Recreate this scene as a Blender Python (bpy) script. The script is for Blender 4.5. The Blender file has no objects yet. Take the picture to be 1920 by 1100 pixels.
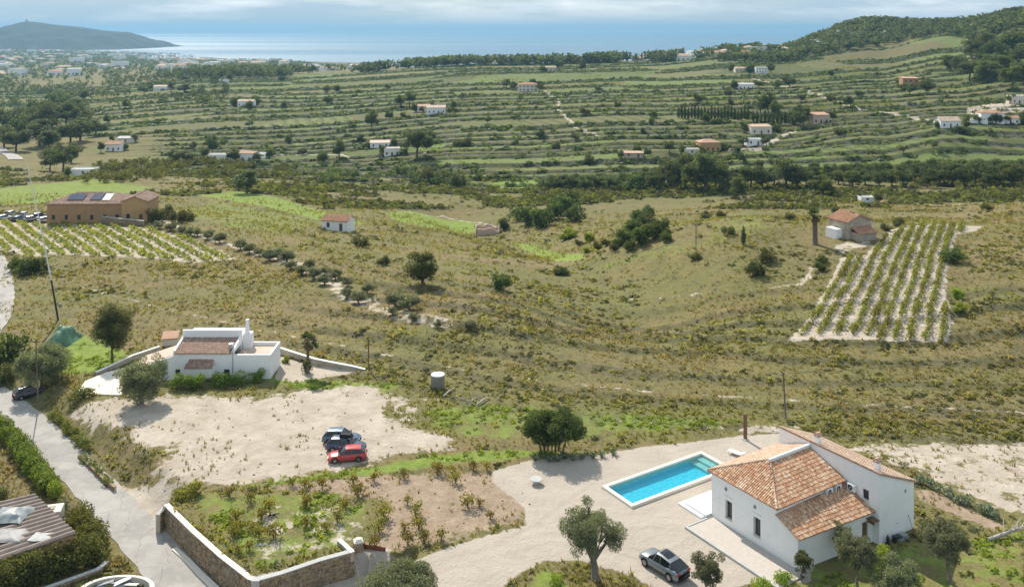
import bpy, math, random
import numpy as np
from mathutils import Vector, Matrix

# ------------------------------------------------------------------ camera, sky, sun, exposure
SC = bpy.context.scene
COL = SC.collection
CAMH, FPX, HY = 49.0, 1680.0, 54.0          # camera height (m), focal length and level line in photo pixels
cam_d = bpy.data.cameras.new("camera"); cam = bpy.data.objects.new("camera", cam_d); COL.objects.link(cam)
cam.location = (0, 0, CAMH); cam.rotation_euler = (math.radians(90), 0, 0)
cam_d.sensor_width = 36.0; cam_d.lens = 36.0 * FPX / 1920.0
cam_d.shift_y = -(550 - HY) / 1920.0
cam_d.clip_start = 1.0; cam_d.clip_end = 80000.0
SC.camera = cam

SUN_EL = math.radians(42.0)
SUN_AZ = math.radians(26.0)                 # left of the view direction, ahead of the camera
sun_dir = Vector((-math.sin(SUN_AZ) * math.cos(SUN_EL), math.cos(SUN_AZ) * math.cos(SUN_EL), math.sin(SUN_EL)))
world = bpy.data.worlds.new("World"); SC.world = world; world.use_nodes = True
wn = world.node_tree.nodes; wl = world.node_tree.links
for n in list(wn): wn.remove(n)
w_out = wn.new("ShaderNodeOutputWorld"); w_bg = wn.new("ShaderNodeBackground")
w_sky = wn.new("ShaderNodeTexSky"); w_sky.sky_type = 'NISHITA'; w_sky.sun_disc = False
w_sky.sun_elevation = SUN_EL; w_sky.sun_rotation = -SUN_AZ
w_sky.altitude = 130; w_sky.air_density = 1.0; w_sky.dust_density = 0.2; w_sky.ozone_density = 2.0
w_tc = wn.new("ShaderNodeTexCoord"); w_map = wn.new("ShaderNodeMapping"); w_map.inputs['Scale'].default_value = (1, 1, 7)
w_no = wn.new("ShaderNodeTexNoise"); w_no.inputs['Scale'].default_value = 3.2; w_no.inputs['Detail'].default_value = 8
w_no.inputs['Roughness'].default_value = 0.55
w_cr = wn.new("ShaderNodeValToRGB"); w_cr.color_ramp.elements[0].position = 0.30; w_cr.color_ramp.elements[0].color = (.55,.55,.55,1); w_cr.color_ramp.elements[1].position = 0.58
w_mix = wn.new("ShaderNodeMixRGB"); w_mix.inputs['Color2'].default_value = (5.4, 6.5, 7.5, 1)
wl.new(w_tc.outputs['Generated'], w_map.inputs['Vector']); wl.new(w_map.outputs['Vector'], w_no.inputs['Vector'])
wl.new(w_no.outputs['Fac'], w_cr.inputs['Fac']); wl.new(w_cr.outputs['Color'], w_mix.inputs['Fac'])
w_n2 = wn.new("ShaderNodeTexNoise"); w_n2.inputs['Scale'].default_value = 5.0; w_n2.inputs['Detail'].default_value = 9; w_n2.inputs['Roughness'].default_value = .6
w_c2 = wn.new("ShaderNodeValToRGB"); w_c2.color_ramp.elements[0].position = .46; w_c2.color_ramp.elements[0].color = (4.7, 6.0, 7.1, 1); w_c2.color_ramp.elements[1].position = .64; w_c2.color_ramp.elements[1].color = (9.0, 9.6, 10.1, 1)
wl.new(w_map.outputs['Vector'], w_n2.inputs['Vector']); wl.new(w_n2.outputs['Fac'], w_c2.inputs['Fac']); wl.new(w_c2.outputs['Color'], w_mix.inputs['Color2'])
wl.new(w_sky.outputs['Color'], w_mix.inputs['Color1'])
# cloud deck seen through more and more air towards the horizon, the same all round
w_sep = wn.new("ShaderNodeSeparateXYZ"); wl.new(w_tc.outputs['Generated'], w_sep.inputs[0])
w_hr = wn.new("ShaderNodeMapRange"); w_hr.interpolation_type = 'SMOOTHSTEP'; w_hr.inputs['From Min'].default_value = -.004; w_hr.inputs['From Max'].default_value = .034; w_hr.inputs['To Min'].default_value = .92; w_hr.inputs['To Max'].default_value = 0.0
wl.new(w_sep.outputs['Z'], w_hr.inputs['Value']); w_m2 = wn.new("ShaderNodeMixRGB"); w_m2.inputs['Color2'].default_value = (3.9, 5.2, 6.1, 1)
wl.new(w_hr.outputs[0], w_m2.inputs['Fac']); wl.new(w_mix.outputs['Color'], w_m2.inputs['Color1']); wl.new(w_m2.outputs['Color'], w_bg.inputs['Color'])
wl.new(w_bg.outputs['Background'], w_out.inputs['Surface'])
w_bg.inputs['Strength'].default_value = 0.088
sun_d = bpy.data.lights.new("sun", 'SUN'); sun_d.energy = 5.0; sun_d.angle = math.radians(0.55); sun_d.color = (1.0, 0.92, 0.79)
sun = bpy.data.objects.new("sun", sun_d); COL.objects.link(sun)
sun.rotation_euler = sun_dir.to_track_quat('Z', 'Y').to_euler()
SC.view_settings.view_transform = 'Standard'; SC.view_settings.look = 'None'
SC.view_settings.exposure = 0.33; SC.view_settings.gamma = 1.0; SC.view_settings.use_curve_mapping = False
SC.render.engine = 'CYCLES'
SC.cycles.use_denoising = True
SC.cycles.max_bounces = 6; SC.cycles.diffuse_bounces = 3; SC.cycles.glossy_bounces = 2; SC.cycles.transmission_bounces = 4
SC.cycles.volume_bounces = 0; SC.cycles.transparent_max_bounces = 6
SC.cycles.sample_clamp_indirect = 6.0

# ------------------------------------------------------------------ numpy noise
def _hash(ix, iy, seed):
    n = (ix.astype(np.int64) * 374761393 + iy.astype(np.int64) * 668265263 + seed * 974634777) & 0xFFFFFFFF
    n = ((n ^ (n >> 13)) * 1274126177) & 0xFFFFFFFF
    n = n ^ (n >> 16)
    return (n & 0xFFFF) / 65535.0
def vnoise(x, y, seed=0):
    x = np.asarray(x, float); y = np.asarray(y, float)
    ix = np.floor(x); iy = np.floor(y); fx = x - ix; fy = y - iy
    fx = fx * fx * (3 - 2 * fx); fy = fy * fy * (3 - 2 * fy)
    a = _hash(ix, iy, seed); b = _hash(ix + 1, iy, seed); c = _hash(ix, iy + 1, seed); d = _hash(ix + 1, iy + 1, seed)
    return (a * (1 - fx) + b * fx) * (1 - fy) + (c * (1 - fx) + d * fx) * fy
def fbm(x, y, seed=0, oct=4):
    s = 0.0; a = 0.5; t = 0.0
    for o in range(oct):
        s = s + a * vnoise(x * 2 ** o, y * 2 ** o, seed + o * 17); t += a; a *= 0.5
    return s / t
def sstep(a, b, x):
    t = np.clip((x - a) / (b - a), 0, 1); return t * t * (3 - 2 * t)

# ------------------------------------------------------------------ terrain height
# per bearing (photo column): depth -> height, read off the valley's lie
def _tab(rows): return [(1680.0 * (CAMH - z) / (py - HY), z) for py, z in rows]
TAB = {
 0:    _tab([(1150,-2.0),(740,-1.6),(600,-2),(480,-3),(420,-6),(340,-14),(290,-22),(240,-26),(200,-28),(160,-35),(140,-45),(120,-62),(95,-74)]) + [(5800,-78),(7000,-90)],
 480:  _tab([(1150,0),(700,0),(600,-1),(500,-3),(430,-6),(380,-12),(340,-19),(310,-23),(280,-22),(240,-18),(200,-15),(160,-12),(140,-14)]) + [(1870,-34),(3300,-70),(3700,-90),(7000,-92)],
 960:  _tab([(1150,0),(620,0),(540,-3),(480,-8),(440,-14),(410,-19),(380,-23),(345,-25),(310,-21),(280,-17),(240,-12),(200,-8),(170,-5),(145,-2),(128,1),(120,2)]) + [(1400,-8),(2000,-45),(2600,-90),(7000,-92)],
 1200: _tab([(1150,0),(620,0.2),(540,-0.5),(480,-4),(440,-10),(410,-16),(380,-21),(350,-24),(325,-22),(295,-17.5),(260,-12),(220,-7),(190,-4),(160,-1),(140,2),(125,5)]) + [(1200,6),(1400,-2),(2000,-45),(2600,-90),(7000,-92)],
 1440: _tab([(1150,0),(820,0),(600,1),(500,1),(470,0),(440,-4),(410,-10),(380,-16),(360,-20),(330,-21),(300,-16),(270,-13),(240,-8),(210,-4),(180,0),(150,3),(130,7)]) + [(1050,14),(1130,19),(1240,17),(1500,0),(2800,-90),(7000,-92)],
 1640: _tab([(1150,0.3),(820,0.5),(600,2),(500,3),(450,1),(410,-7),(380,-13),(355,-18),(330,-19),(300,-15),(270,-10),(240,-5),(210,-1),(180,3),(140,9)]) + [(960,18),(1110,38),(1230,58),(1330,56),(1700,20),(3000,-90),(7000,-92)],
 1780: _tab([(1150,0.6),(820,1),(600,3),(500,4),(440,3),(412,-3),(385,-11),(355,-16),(330,-18),(300,-14),(260,-6),(220,0),(180,5),(140,13)]) + [(876,25),(960,37),(1150,54),(1300,50),(1700,20),(3000,-90),(7000,-92)],
 1920: _tab([(1150,1),(900,1),(700,3),(600,4),(500,5),(440,4),(415,1),(390,-7),(360,-14),(330,-17),(300,-14),(250,-5),(215,1),(180,7),(140,16)]) + [(694,30),(760,41),(850,49),(980,63),(1060,66),(1300,60),(1800,20),(3000,-90),(7000,-92)],
}
_keys = sorted(TAB)
def road_z(d): return d
ROADPX = [(-140,640,-2.0),(-40,718,-1.7),(0,748,-1.6),(60,795,-1.7),(128,862,-1.9),(190,925,-2.1),(245,985,-2.3),(300,1045,-2.4),(352,1100,-2.5),(420,1180,-2.6)]
def at(px, py, z=0.0):
    Y = FPX * (CAMH - z) / (py - HY); return (px - 960.0) / FPX * Y, Y
ROAD = [at(px, py, z) + (z,) for px, py, z in ROADPX]
TRX, TRY = zip(*[at(px, py, 0) for px, py in [(150,537),(240,560),(330,584),(450,610),(560,632),(700,660),(850,690),(1000,712),(1200,732),(1440,748),(1700,762),(1960,775),(2300,790)]])
def poly_dist(X, Y, pts):
    """distance to a polyline and parameter-interpolated third value"""
    best = np.full(X.shape, 1e9); val = np.zeros(X.shape)
    for a, b in zip(pts[:-1], pts[1:]):
        dx, dy = b[0]-a[0], b[1]-a[1]; L2 = dx*dx+dy*dy
        t = np.clip(((X-a[0])*dx+(Y-a[1])*dy)/L2, 0, 1)
        d = np.hypot(X-(a[0]+t*dx), Y-(a[1]+t*dy)); m = d < best
        best = np.where(m, d, best)
        if len(a) > 2: val = np.where(m, a[2]+t*(b[2]-a[2]), val)
    return best, val
def inside_sd(X, Y, poly):
    """signed distance, positive inside a polygon"""
    P = np.asarray(poly, float); d, _ = poly_dist(X, Y, [tuple(p[:2]) for p in list(P)+[P[0]]])
    ins = np.zeros(X.shape, bool); n = len(P)
    for i in range(n):
        x1, y1 = P[i]; x2, y2 = P[(i+1) % n]
        c = ((y1 > Y) != (y2 > Y)); xi = (x2-x1)*(Y-y1)/((y2-y1) if y2 != y1 else 1e-9)+x1
        ins ^= c & (X < xi)
    return np.where(ins, d, -d)
# garden plot held up by the two stone walls (its street side is a retaining wall)
GARDEN = [at(px, py, 0) for px, py in [(308,948),(360,1000),(410,1045),(464,1088),(480,1096),(530,1082),(600,1058),(665,1040),(690,1045),(760,1040),(860,1010),(1000,975),(980,905),(930,885),(640,890),(470,915),(400,925)]]
# sunken drive in front of the second stone wall
DRIVE = [at(px, py, -1.9) for px, py in [(452,1150),(470,1122),(540,1105),(620,1085),(672,1066),(700,1062),(735,1066),(700,1180),(440,1230)]]
def terrace_zone(X, Y, az):
    z1 = sstep(395, 425, Y) * (1 - sstep(1180, 1260, Y))
    left = sstep(150, 420, az) + (1 - sstep(150, 420, az)) * sstep(560, 640, Y)
    wood = 1 - sstep(1440, 1540, az) * sstep(1005, 1040, Y)
    return z1 * left * wood
STEP = 1.45
def height(X, Y, full=False):
    X = np.asarray(X, float); Y = np.asarray(Y, float)
    Ys = np.maximum(Y, 20.0)
    az = 960 + FPX * X / Ys
    zs = np.stack([np.interp(Y, [r[0] for r in TAB[k]], [r[1] for r in TAB[k]]) for k in _keys])
    i = np.clip(np.searchsorted(_keys, az) - 1, 0, len(_keys) - 2)
    ka = np.asarray(_keys, float); t = np.clip((az - ka[i]) / (ka[i+1] - ka[i]), 0, 1); t = t*t*(3-2*t)
    z = np.take_along_axis(zs, i[None], 0)[0] * (1-t) + np.take_along_axis(zs, i[None]+1, 0)[0] * t
    far = sstep(120, 500, Y); off = 1 - sstep(1500, 3500, Y)
    tz = terrace_zone(X, Y, az); calm = off*(1-.9*tz)
    # dome right of the middle, gully at its foot, shoulder on the left
    z = z + 6.5*np.exp(-((X-48)/50)**2-((Y-212)/34)**2)
    dg, _ = poly_dist(X, Y, [(-24,345),(-17,325),(0,274),(11,231),(17,191),(21,160)]); z = z - 4.5*np.exp(-(dg/15)**2)
    ds, _ = poly_dist(X, Y, [(-120,262),(-96,245),(-50,208),(-25,176),(-8,160)]); z = z + 2.6*np.exp(-(ds/22)**2)
    z = z + (fbm(X/38, Y/38, 3, 3) - 0.5) * (0.5 + 2.8*far) * calm + (fbm(X/7, Y/7, 5, 3) - 0.5) * (0.25 + 0.3*far) * calm
    # terraces run level across the hill, plot by plot
    zc = np.interp(Y, [r[0] for r in TAB[960]], [r[1] for r in TAB[960]])
    blk = np.floor(X/190 + (fbm(X/80, Y/80, 13, 2)-.5)*.5 + .3)
    tq = (350 - (HY+(CAMH-zc)*FPX/Ys))/10.0 + (fbm(X/300, Y/200, 11, 2)-.5)*2.2 + _hash(blk+50, blk*0+7, 3)*.8; ph = _hash(blk+9, blk*0+3, 8)*6.28; tq = tq + .42*np.sin(tq*.8+ph)/.8*.8 + .38*np.sin(tq*1.9+ph*2)/1.9; fl = np.floor(tq); fr = tq - fl; hn = tq*STEP
    rz = sstep(0.90, 0.985, fr)
    wk = sstep(.12, .22, fbm(X/95+fl*7.3, fl*3.1+Y*0, 29, 2)+.04)                # some walls have slumped into a slope
    zq = STEP * (fl + rz*wk + fr*(1-wk) + 0.06*fr) + (z - hn)
    z = z * (1-tz) + zq * tz
    # old banks across the dry slope, level with the track
    dyt = Y - np.interp(X, TRX, TRY); bm = sstep(-16, -10, dyt)*(1-sstep(30, 55, dyt))*sstep(-45, -25, X)*(1-sstep(190, 215, Y))
    bq = dyt/8.0 + (fbm(X/55, Y/40, 19, 2)-.5)*1.6; bf = bq-np.floor(bq)
    z = z + bm*.75*(sstep(.72, .98, bf)-bf)
    # level ground round the villa, garden and lots
    flat = 1 - sstep(118, 150, Y)
    z = z * (1 - flat*0.85) + flat*0.85*(0.0 + (fbm(X/5, Y/5, 8, 2)-0.5)*0.10)
    # road cut
    near = Y < 240
    if np.any(near):
        d, rv = poly_dist(X, Y, ROAD)
        g = inside_sd(X, Y, GARDEN); dr = inside_sd(X, Y, DRIVE)
        rx = np.interp(Y, [r[1] for r in ROAD][::-1], [r[0] for r in ROAD][::-1])
        lf = np.where(X < rx, 1 - sstep(118, 135, Y), 0)
        k = 1 - sstep(2.6, 6.5, d)
        z2 = z*(1-lf) + (-1.95 + (fbm(X/4, Y/4, 23, 2)-.5)*.3)*lf
        z2 = z2*(1-k) + rv*k
        kd = sstep(-3.2, -0.2, dr); z2 = np.where(kd > 0, np.minimum(z2, z2*(1-kd) + -2.0*kd), z2)
        zg = (fbm(X/3, Y/3, 21, 3)-0.5)*0.22
        z2 = np.where(g > 0.40, zg, z2)
        # villa platform
        P, Q = vloc(X, Y)
        pl = np.minimum(np.minimum(P+13, 13-P), np.minimum(Q+7.5, 17-Q)); kp = sstep(-1.5, 1.0, pl)
        z2 = z2*(1-kp) + (-0.02)*kp
        z = np.where(near, z2, z)
    if full: return z, az, tz, np.where(tz > .5, sstep(0.66, 0.76, fr+(fbm(X/9, Y/9, 41, 2)-.5)*.14)*tz*wk*sstep(.15, .32, fbm(X/40+fl*5.7, fl*1.7+Y*0, 33, 2)+.08), .5*bm*sstep(.62, .76, bf+(fbm(X/6, Y/6, 43, 2)-.5)*.3)), fl, fr
    return z
# villa frame: origin at its far left corner, P along the left wall towards the viewer, Q to the back right
VA = (20.05, 90.07); AX = (0.5418, -0.8405); BX = (0.8405, 0.5418)
def vloc(X, Y):
    dx = X-VA[0]; dy = Y-VA[1]; return dx*AX[0]+dy*AX[1], dx*BX[0]+dy*BX[1]
def vw(p, q): return VA[0]+AX[0]*p+BX[0]*q, VA[1]+AX[1]*p+BX[1]*q
_DS = np.concatenate([np.arange(62, 420, 0.35), np.arange(420, 1400, 0.8), np.geomspace(1400, 7000, 300)])
def hit(px, py):
    """where the photo's line of sight meets the ground"""
    X = (px-960)/FPX*_DS; zr = CAMH - (py-HY)/FPX*_DS; zt = height(X, _DS)
    b = np.nonzero(zr <= zt)[0]
    if len(b) == 0: i = len(_DS)-1; return X[i], _DS[i], zt[i]
    i = b[0]
    if i == 0: return X[0], _DS[0], zt[0]
    a0 = zr[i-1]-zt[i-1]; a1 = zr[i]-zt[i]; t = a0/(a0-a1)
    Y = _DS[i-1]+t*(_DS[i]-_DS[i-1]); x = (px-960)/FPX*Y
    return float(x), float(Y), float(height(np.array([x]), np.array([Y]))[0])
def gz(x, y): return float(height(np.array([float(x)]), np.array([float(y)]))[0])
def hits(pts): return [hit(*p)[:2] for p in pts]
# ------------------------------------------------------------------ materials
class NT:
    def __init__(s, name):
        s.m = bpy.data.materials.new(name); s.m.use_nodes = True; s.t = s.m.node_tree
        for n in list(s.t.nodes): s.t.nodes.remove(n)
        s.out = s.t.nodes.new("ShaderNodeOutputMaterial"); s.b = s.t.nodes.new("ShaderNodeBsdfPrincipled")
        s.t.links.new(s.b.outputs[0], s.out.inputs['Surface'])
    def n(s, kind, **kw):
        nd = s.t.nodes.new(kind)
        for k, v in kw.items():
            if k in nd.inputs: nd.inputs[k].default_value = v
            else: setattr(nd, k, v)
        return nd
    def l(s, a, b): s.t.links.new(a, b)
    def coord(s, scale=(1,1,1), kind='Object'):
        tc = s.n("ShaderNodeTexCoord"); mp = s.n("ShaderNodeMapping"); mp.inputs['Scale'].default_value = scale
        s.l(tc.outputs[kind], mp.inputs['Vector']); return mp.outputs['Vector']
    def noise(s, vec, scale, detail=4, rough=.55, dist=0):
        nd = s.n("ShaderNodeTexNoise"); nd.inputs['Scale'].default_value = scale; nd.inputs['Detail'].default_value = detail
        nd.inputs['Roughness'].default_value = rough; nd.inputs['Distortion'].default_value = dist
        s.l(vec, nd.inputs['Vector']); return nd.outputs['Fac']
    def ramp(s, fac, stops, interp='LINEAR'):
        r = s.n("ShaderNodeValToRGB"); cr = r.color_ramp; cr.interpolation = interp
        while len(cr.elements) > 1: cr.elements.remove(cr.elements[-1])
        for i, (p, c) in enumerate(stops):
            e = cr.elements[0] if i == 0 else cr.elements.new(p)
            e.position = p; e.color = (c, c, c, 1) if isinstance(c, (int, float)) else tuple(c)+(1,)
        s.l(fac, r.inputs['Fac']); return r.outputs['Color']
    def mix(s, fac, a, b, blend='MIX'):
        m = s.n("ShaderNodeMixRGB", blend_type=blend)
        for v, i in ((fac, 'Fac'), (a, 'Color1'), (b, 'Color2')):
            if hasattr(v, 'links'): s.l(v, m.inputs[i])
            elif isinstance(v, (int, float)): m.inputs[i].default_value = v if i == 'Fac' else (v, v, v, 1)
            else: m.inputs[i].default_value = tuple(v)+(1,)
        return m.outputs['Color']
    def math(s, op, a, b=0.0, clamp=False):
        m = s.n("ShaderNodeMath", operation=op, use_clamp=clamp)
        for v, i in ((a, 0), (b, 1)):
            if hasattr(v, 'links'): s.l(v, m.inputs[i])
            else: m.inputs[i].default_value = v
        return m.outputs[0]
    def attr(s, name):
        a = s.n("ShaderNodeAttribute", attribute_name=name); return a.outputs['Fac']
    def rand(s): return s.n("ShaderNodeObjectInfo").outputs['Random']
    def bump(s, h, strength=.4, dist=.05):
        b = s.n("ShaderNodeBump"); b.inputs['Strength'].default_value = strength; b.inputs['Distance'].default_value = dist
        s.l(h, b.inputs['Height']); s.l(b.outputs['Normal'], s.b.inputs['Normal'])
    def done(s, color, rough=.8, metal=0, spec=.3):
        if hasattr(color, 'links'): s.l(color, s.b.inputs['Base Color'])
        else: s.b.inputs['Base Color'].default_value = tuple(color)+(1,)
        if hasattr(rough, 'links'): s.l(rough, s.b.inputs['Roughness'])
        else: s.b.inputs['Roughness'].default_value = rough
        s.b.inputs['Metallic'].default_value = metal; s.b.inputs['Specular IOR Level'].default_value = spec
        return s.m
M = {}
def simple(name, c, rough=.7, metal=0, var=.15, scale=3.0, bump=0.0, spec=.3):
    t = NT(name); v = t.coord()
    f = t.noise(v, scale, 5, .6); a = tuple(x*(1-var) for x in c); b = tuple(min(1, x*(1+var)) for x in c)
    col = t.mix(t.ramp(f, [(.3, 0.0), (.7, 1.0)]), a, b)
    if bump: t.bump(t.noise(v, scale*6, 4), bump, .02)
    M[name] = t.done(col, rough, metal, spec); return M[name]
def ground_mat():
    t = NT("ground"); v = t.coord()
    big = t.noise(v, .022, 5, .6); mid = t.noise(v, .11, 5, .62); fine = t.noise(v, .7, 6, .68); vf = t.noise(v, 3.2, 4, .7)
    dry = t.mix(t.ramp(mid, [(.34, 0.), (.62, 1.)]), (.205, .155, .06), (.138, .128, .042))
    ochre = t.mix(t.ramp(fine, [(.35, 0.), (.65, 1.)]), (.20, .165, .065), (.125, .095, .05))
    scrub = t.mix(t.ramp(big, [(.42, 0.), (.6, 1.)]), dry, ochre)
    scrub = t.mix(t.ramp(t.noise(v, .05, 4, .6), [(.50, 0.), (.66, .75)]), scrub, (.12, .13, .04))
    bandn = t.noise(t.coord((.010, .055, .02)), 1.0, 4, .55)
    scrub = t.mix(t.ramp(bandn, [(.48, 0.), (.60, .5)]), scrub, (.13, .142, .045))
    scrub = t.mix(t.ramp(bandn, [(.36, .8), (.46, 0.)]), scrub, (.20, .15, .075))
    scrub = t.mix(t.ramp(t.noise(v, .33, 6, .7), [(.50, 0.), (.62, .65)]), scrub, (.075, .078, .032))
    scrub = t.mix(t.ramp(fine, [(.52, 0.), (.66, .6)]), scrub, (.075, .08, .03))
    scrub = t.mix(t.ramp(vf, [(.36, .5), (.52, 0.)]), scrub, (.28, .23, .135))
    # terraced fields: each tread its own crop
    tread = t.attr('tread'); rows = t.attr('rows')
    tcol = t.ramp(tread, [(0., (0.083, 0.099, 0.031)), (.2, (0.182, 0.172, 0.064)), (.38, (0.099, 0.122, 0.035)), (.55, (0.149, 0.197, 0.055)), (.72, (0.149, 0.125, 0.057)), (.86, (0.083, 0.093, 0.031)), (1., (0.198, 0.220, 0.075))], 'LINEAR')
    tcol = t.mix(t.ramp(mid, [(.4, 0.), (.7, .6)]), tcol, (.13, .12, .055))
    tcol = t.mix(t.math('MULTIPLY', rows, t.ramp(fine, [(.35, .35), (.6, .95)])), tcol, (.06, .075, .025))
    col = t.mix(t.attr('tzone'), scrub, tcol)
    riser = t.mix(t.ramp(t.noise(v, .45, 4, .7), [(.42, 0.), (.56, 1.)]), (.03, .04, .018), (.11, .10, .075))
    col = t.mix(t.math('MULTIPLY', t.attr('riser'), .92), col, riser)
    def soft(name, amp=.9, sc=.9, lo=.44, hi=.56, n=None):
        n = n or t.noise(v, sc, 6, .68)
        x = t.math('ADD', t.attr(name), t.math('MULTIPLY', t.math('SUBTRACT', n, .5), amp))
        return t.ramp(x, [(lo, 0.), (hi, 1.)])
    green = t.mix(t.ramp(fine, [(.35, 0.), (.66, 1.)]), (.13, .18, .034), (.225, .285, .06))
    col = t.mix(soft('green', 1.1, .5, .38, .62), col, green)
    soil = t.mix(t.ramp(fine, [(.35, 0.), (.65, 1.)]), (.27, .20, .14), (.37, .29, .215))
    soil = t.mix(t.ramp(vf, [(.5, 0.), (.72, .6)]), soil, (.16, .115, .075))
    col = t.mix(soft('soil', 1.2, .6), col, soil)
    sandn = t.noise(v, .32, 6, .68)
    sand = t.mix(t.ramp(sandn, [(.34, 0.), (.62, 1.)]), (.35, .295, .235), (.49, .43, .36))
    sand = t.mix(t.ramp(vf, [(.48, 0.), (.8, .55)]), sand, (.31, .26, .20))
    col = t.mix(soft('sand', 1.5, .55), col, sand)
    grav = t.mix(t.ramp(t.noise(v, .25, 4), [(.35, 0.), (.65, 1.)]), (.405, .352, .298), (.465, .408, .345))
    grav = t.mix(t.ramp(t.noise(v, 7.0, 3, .8), [(.35, .4), (.6, 0.)]), grav, (.31, .27, .235))
    col = t.mix(soft('gravel', .7, .8), col, grav)
    col = t.mix(t.math('MULTIPLY', t.attr('rut'), t.ramp(t.noise(v, .9, 5, .65), [(.3, .15), (.6, .75)])), col, (.30, .25, .205))
    hb = t.math('ADD', t.math('MULTIPLY', fine, 1.0), t.math('MULTIPLY', vf, .35))
    t.bump(hb, .65, .35)
    M['ground'] = t.done(col, .95, 0, .15)
ground_mat()
def leaf_mat(name, c1, c2, c3=None, trans=.35, rough=.6):
    """leaf colour varies from leaf to leaf (rnd attribute) and plant to plant"""
    t = NT(name); r = t.attr('rnd'); o = t.rand(); v = t.coord()
    x = t.math('ADD', t.math('MULTIPLY', r, .6), t.math('MULTIPLY', t.noise(v, .9, 3), .4))
    col = t.ramp(x, [(.2, c1), (.75, c2)] if c3 is None else [(.15, c1), (.55, c2), (.85, c3)])
    hs = t.n("ShaderNodeHueSaturation"); t.l(col, hs.inputs['Color'])
    t.l(t.math('ADD', .80, t.math('MULTIPLY', o, .4)), hs.inputs['Value']); t.l(t.math('ADD', .485, t.math('MULTIPLY', o, .03)), hs.inputs['Hue'])
    t.l(hs.outputs['Color'], t.b.inputs['Base Color']); t.b.inputs['Roughness'].default_value = rough
    t.b.inputs['Specular IOR Level'].default_value = .2
    tr = t.n("ShaderNodeBsdfTranslucent"); mx = t.n("ShaderNodeMixShader"); mx.inputs[0].default_value = trans
    cs = t.mix(1.0, hs.outputs['Color'], (1.5, 1.45, .75), 'MULTIPLY'); t.l(cs, tr.inputs['Color'])
    t.l(t.b.outputs[0], mx.inputs[1]); t.l(tr.outputs[0], mx.inputs[2]); t.l(mx.outputs[0], t.out.inputs['Surface'])
    M[name] = t.m
leaf_mat('olive_leaf', (.09, .105, .058), (.18, .195, .115), (.27, .28, .185), .38)
leaf_mat('pine_leaf', (.05, .07, .032), (.10, .128, .05), (.185, .205, .075), .42)
leaf_mat('pine_light', (.06, .085, .026), (.125, .155, .042), (.215, .24, .065), .4)
leaf_mat('carob_leaf', (.035, .058, .022), (.08, .115, .036), (.18, .215, .06), .42)
leaf_mat('hedge_leaf', (.07, .12, .022), (.17, .25, .04), (.28, .36, .07), .4)
leaf_mat('oleander_leaf', (.07, .08, .022), (.15, .165, .042), (.26, .265, .07), .35)
leaf_mat('vine_leaf', (.11, .115, .028), (.20, .19, .042), (.30, .185, .05), .5)
leaf_mat('vine_row_leaf', (.12, .135, .034), (.20, .21, .05), (.28, .25, .07), .5)
leaf_mat('weed_leaf', (.12, .17, .025), (.24, .31, .045), (.36, .42, .07), .45)
leaf_mat('grass_leaf', (.165, .138, .058), (.255, .21, .09), (.36, .305, .15), .6)
leaf_mat('grass_green', (.14, .15, .042), (.22, .225, .06), (.31, .295, .09), .6)
leaf_mat('scrub_leaf', (.06, .068, .03), (.11, .118, .048), (.18, .175, .075), .42)
leaf_mat('palm_leaf', (.04, .062, .022), (.10, .135, .04), (.18, .20, .07), .3)
leaf_mat('agave_leaf', (.11, .15, .10), (.20, .255, .17), (.30, .35, .24), .2)
leaf_mat('dry_leaf', (.17, .12, .06), (.26, .19, .10), (.36, .28, .16), .3)
simple('bark', (.15, .115, .085), .9, 0, .35, 4, .6)
simple('olive_bark', (.21, .18, .145), .9, 0, .35, 4, .6)
simple('dead_wood', (.42, .38, .34), .85, 0, .25, 4, .4)
simple('plaster', (.84, .835, .82), .85, 0, .035, .8, .12)
simple('plaster_cream', (.68, .61, .52), .85, 0, .08, .7, .15)
simple('plaster_ochre', (.50, .31, .15), .85, 0, .12, .6, .15)
simple('plaster_tan', (.40, .235, .125), .88, 0, .14, .5, .15)
simple('plaster_pink', (.55, .42, .34), .85, 0, .1, .6, .1)
simple('old_wall', (.42, .36, .29), .92, 0, .25, .9, .4)
simple('concrete', (.44, .44, .43), .88, 0, .12, 1.2, .25)
simple('pale_stone', (.72, .66, .57), .8, 0, .06, 1.5, .15)
simple('paver', (.48, .43, .385), .9, 0, .07, 2.5, .3)
simple('asphalt', (.35, .33, .31), .92, 0, .09, .35, .2)
simple('rust_metal', (.20, .075, .04), .75, .3, .3, 3)
simple('dark_metal', (.05, .05, .055), .45, .6, .2, 3)
simple('grey_metal', (.42, .44, .46), .45, .6, .1, 3)
simple('white_paint', (.78, .78, .77), .5, 0, .04, 2)
simple('wood_brown', (.16, .095, .055), .75, 0, .25, 5, .2)
simple('pole_wood', (.15, .125, .105), .85, 0, .2, 3, .2)
simple('rubber', (.018, .018, .02), .8, 0, .1, 8)
simple('rim_metal', (.30, .31, .33), .35, .8, .1, 8)
simple('void_dark', (.02, .02, .022), .9, 0, .1, 2)
simple('terracotta_flat', (.46, .28, .20), .9, 0, .12, 1.2, .2)
simple('tarp_green', (.10, .20, .13), .55, 0, .35, .8, .2)
simple('tarp_pale', (.22, .25, .26), .5, 0, .3, 1.5, .2)
simple('tarp_grey', (.22, .22, .23), .55, 0, .2, 1.5, .2)
simple('sheet_brown', (.18, .14, .122), .7, .1, .28, 1.0, .1)
simple('rail_white', (.70, .70, .70), .5, 0, .05, 2)
simple('lamp_red', (.45, .03, .02), .3, 0, .05, 2)
simple('lamp_clear', (.6, .62, .64), .15, .3, .05, 2)
simple('fan_dark', (.06, .06, .065), .6, .2, .1, 4)
simple('plastic_blue', (.05, .12, .26), .4, 0, .2, 3)
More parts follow.
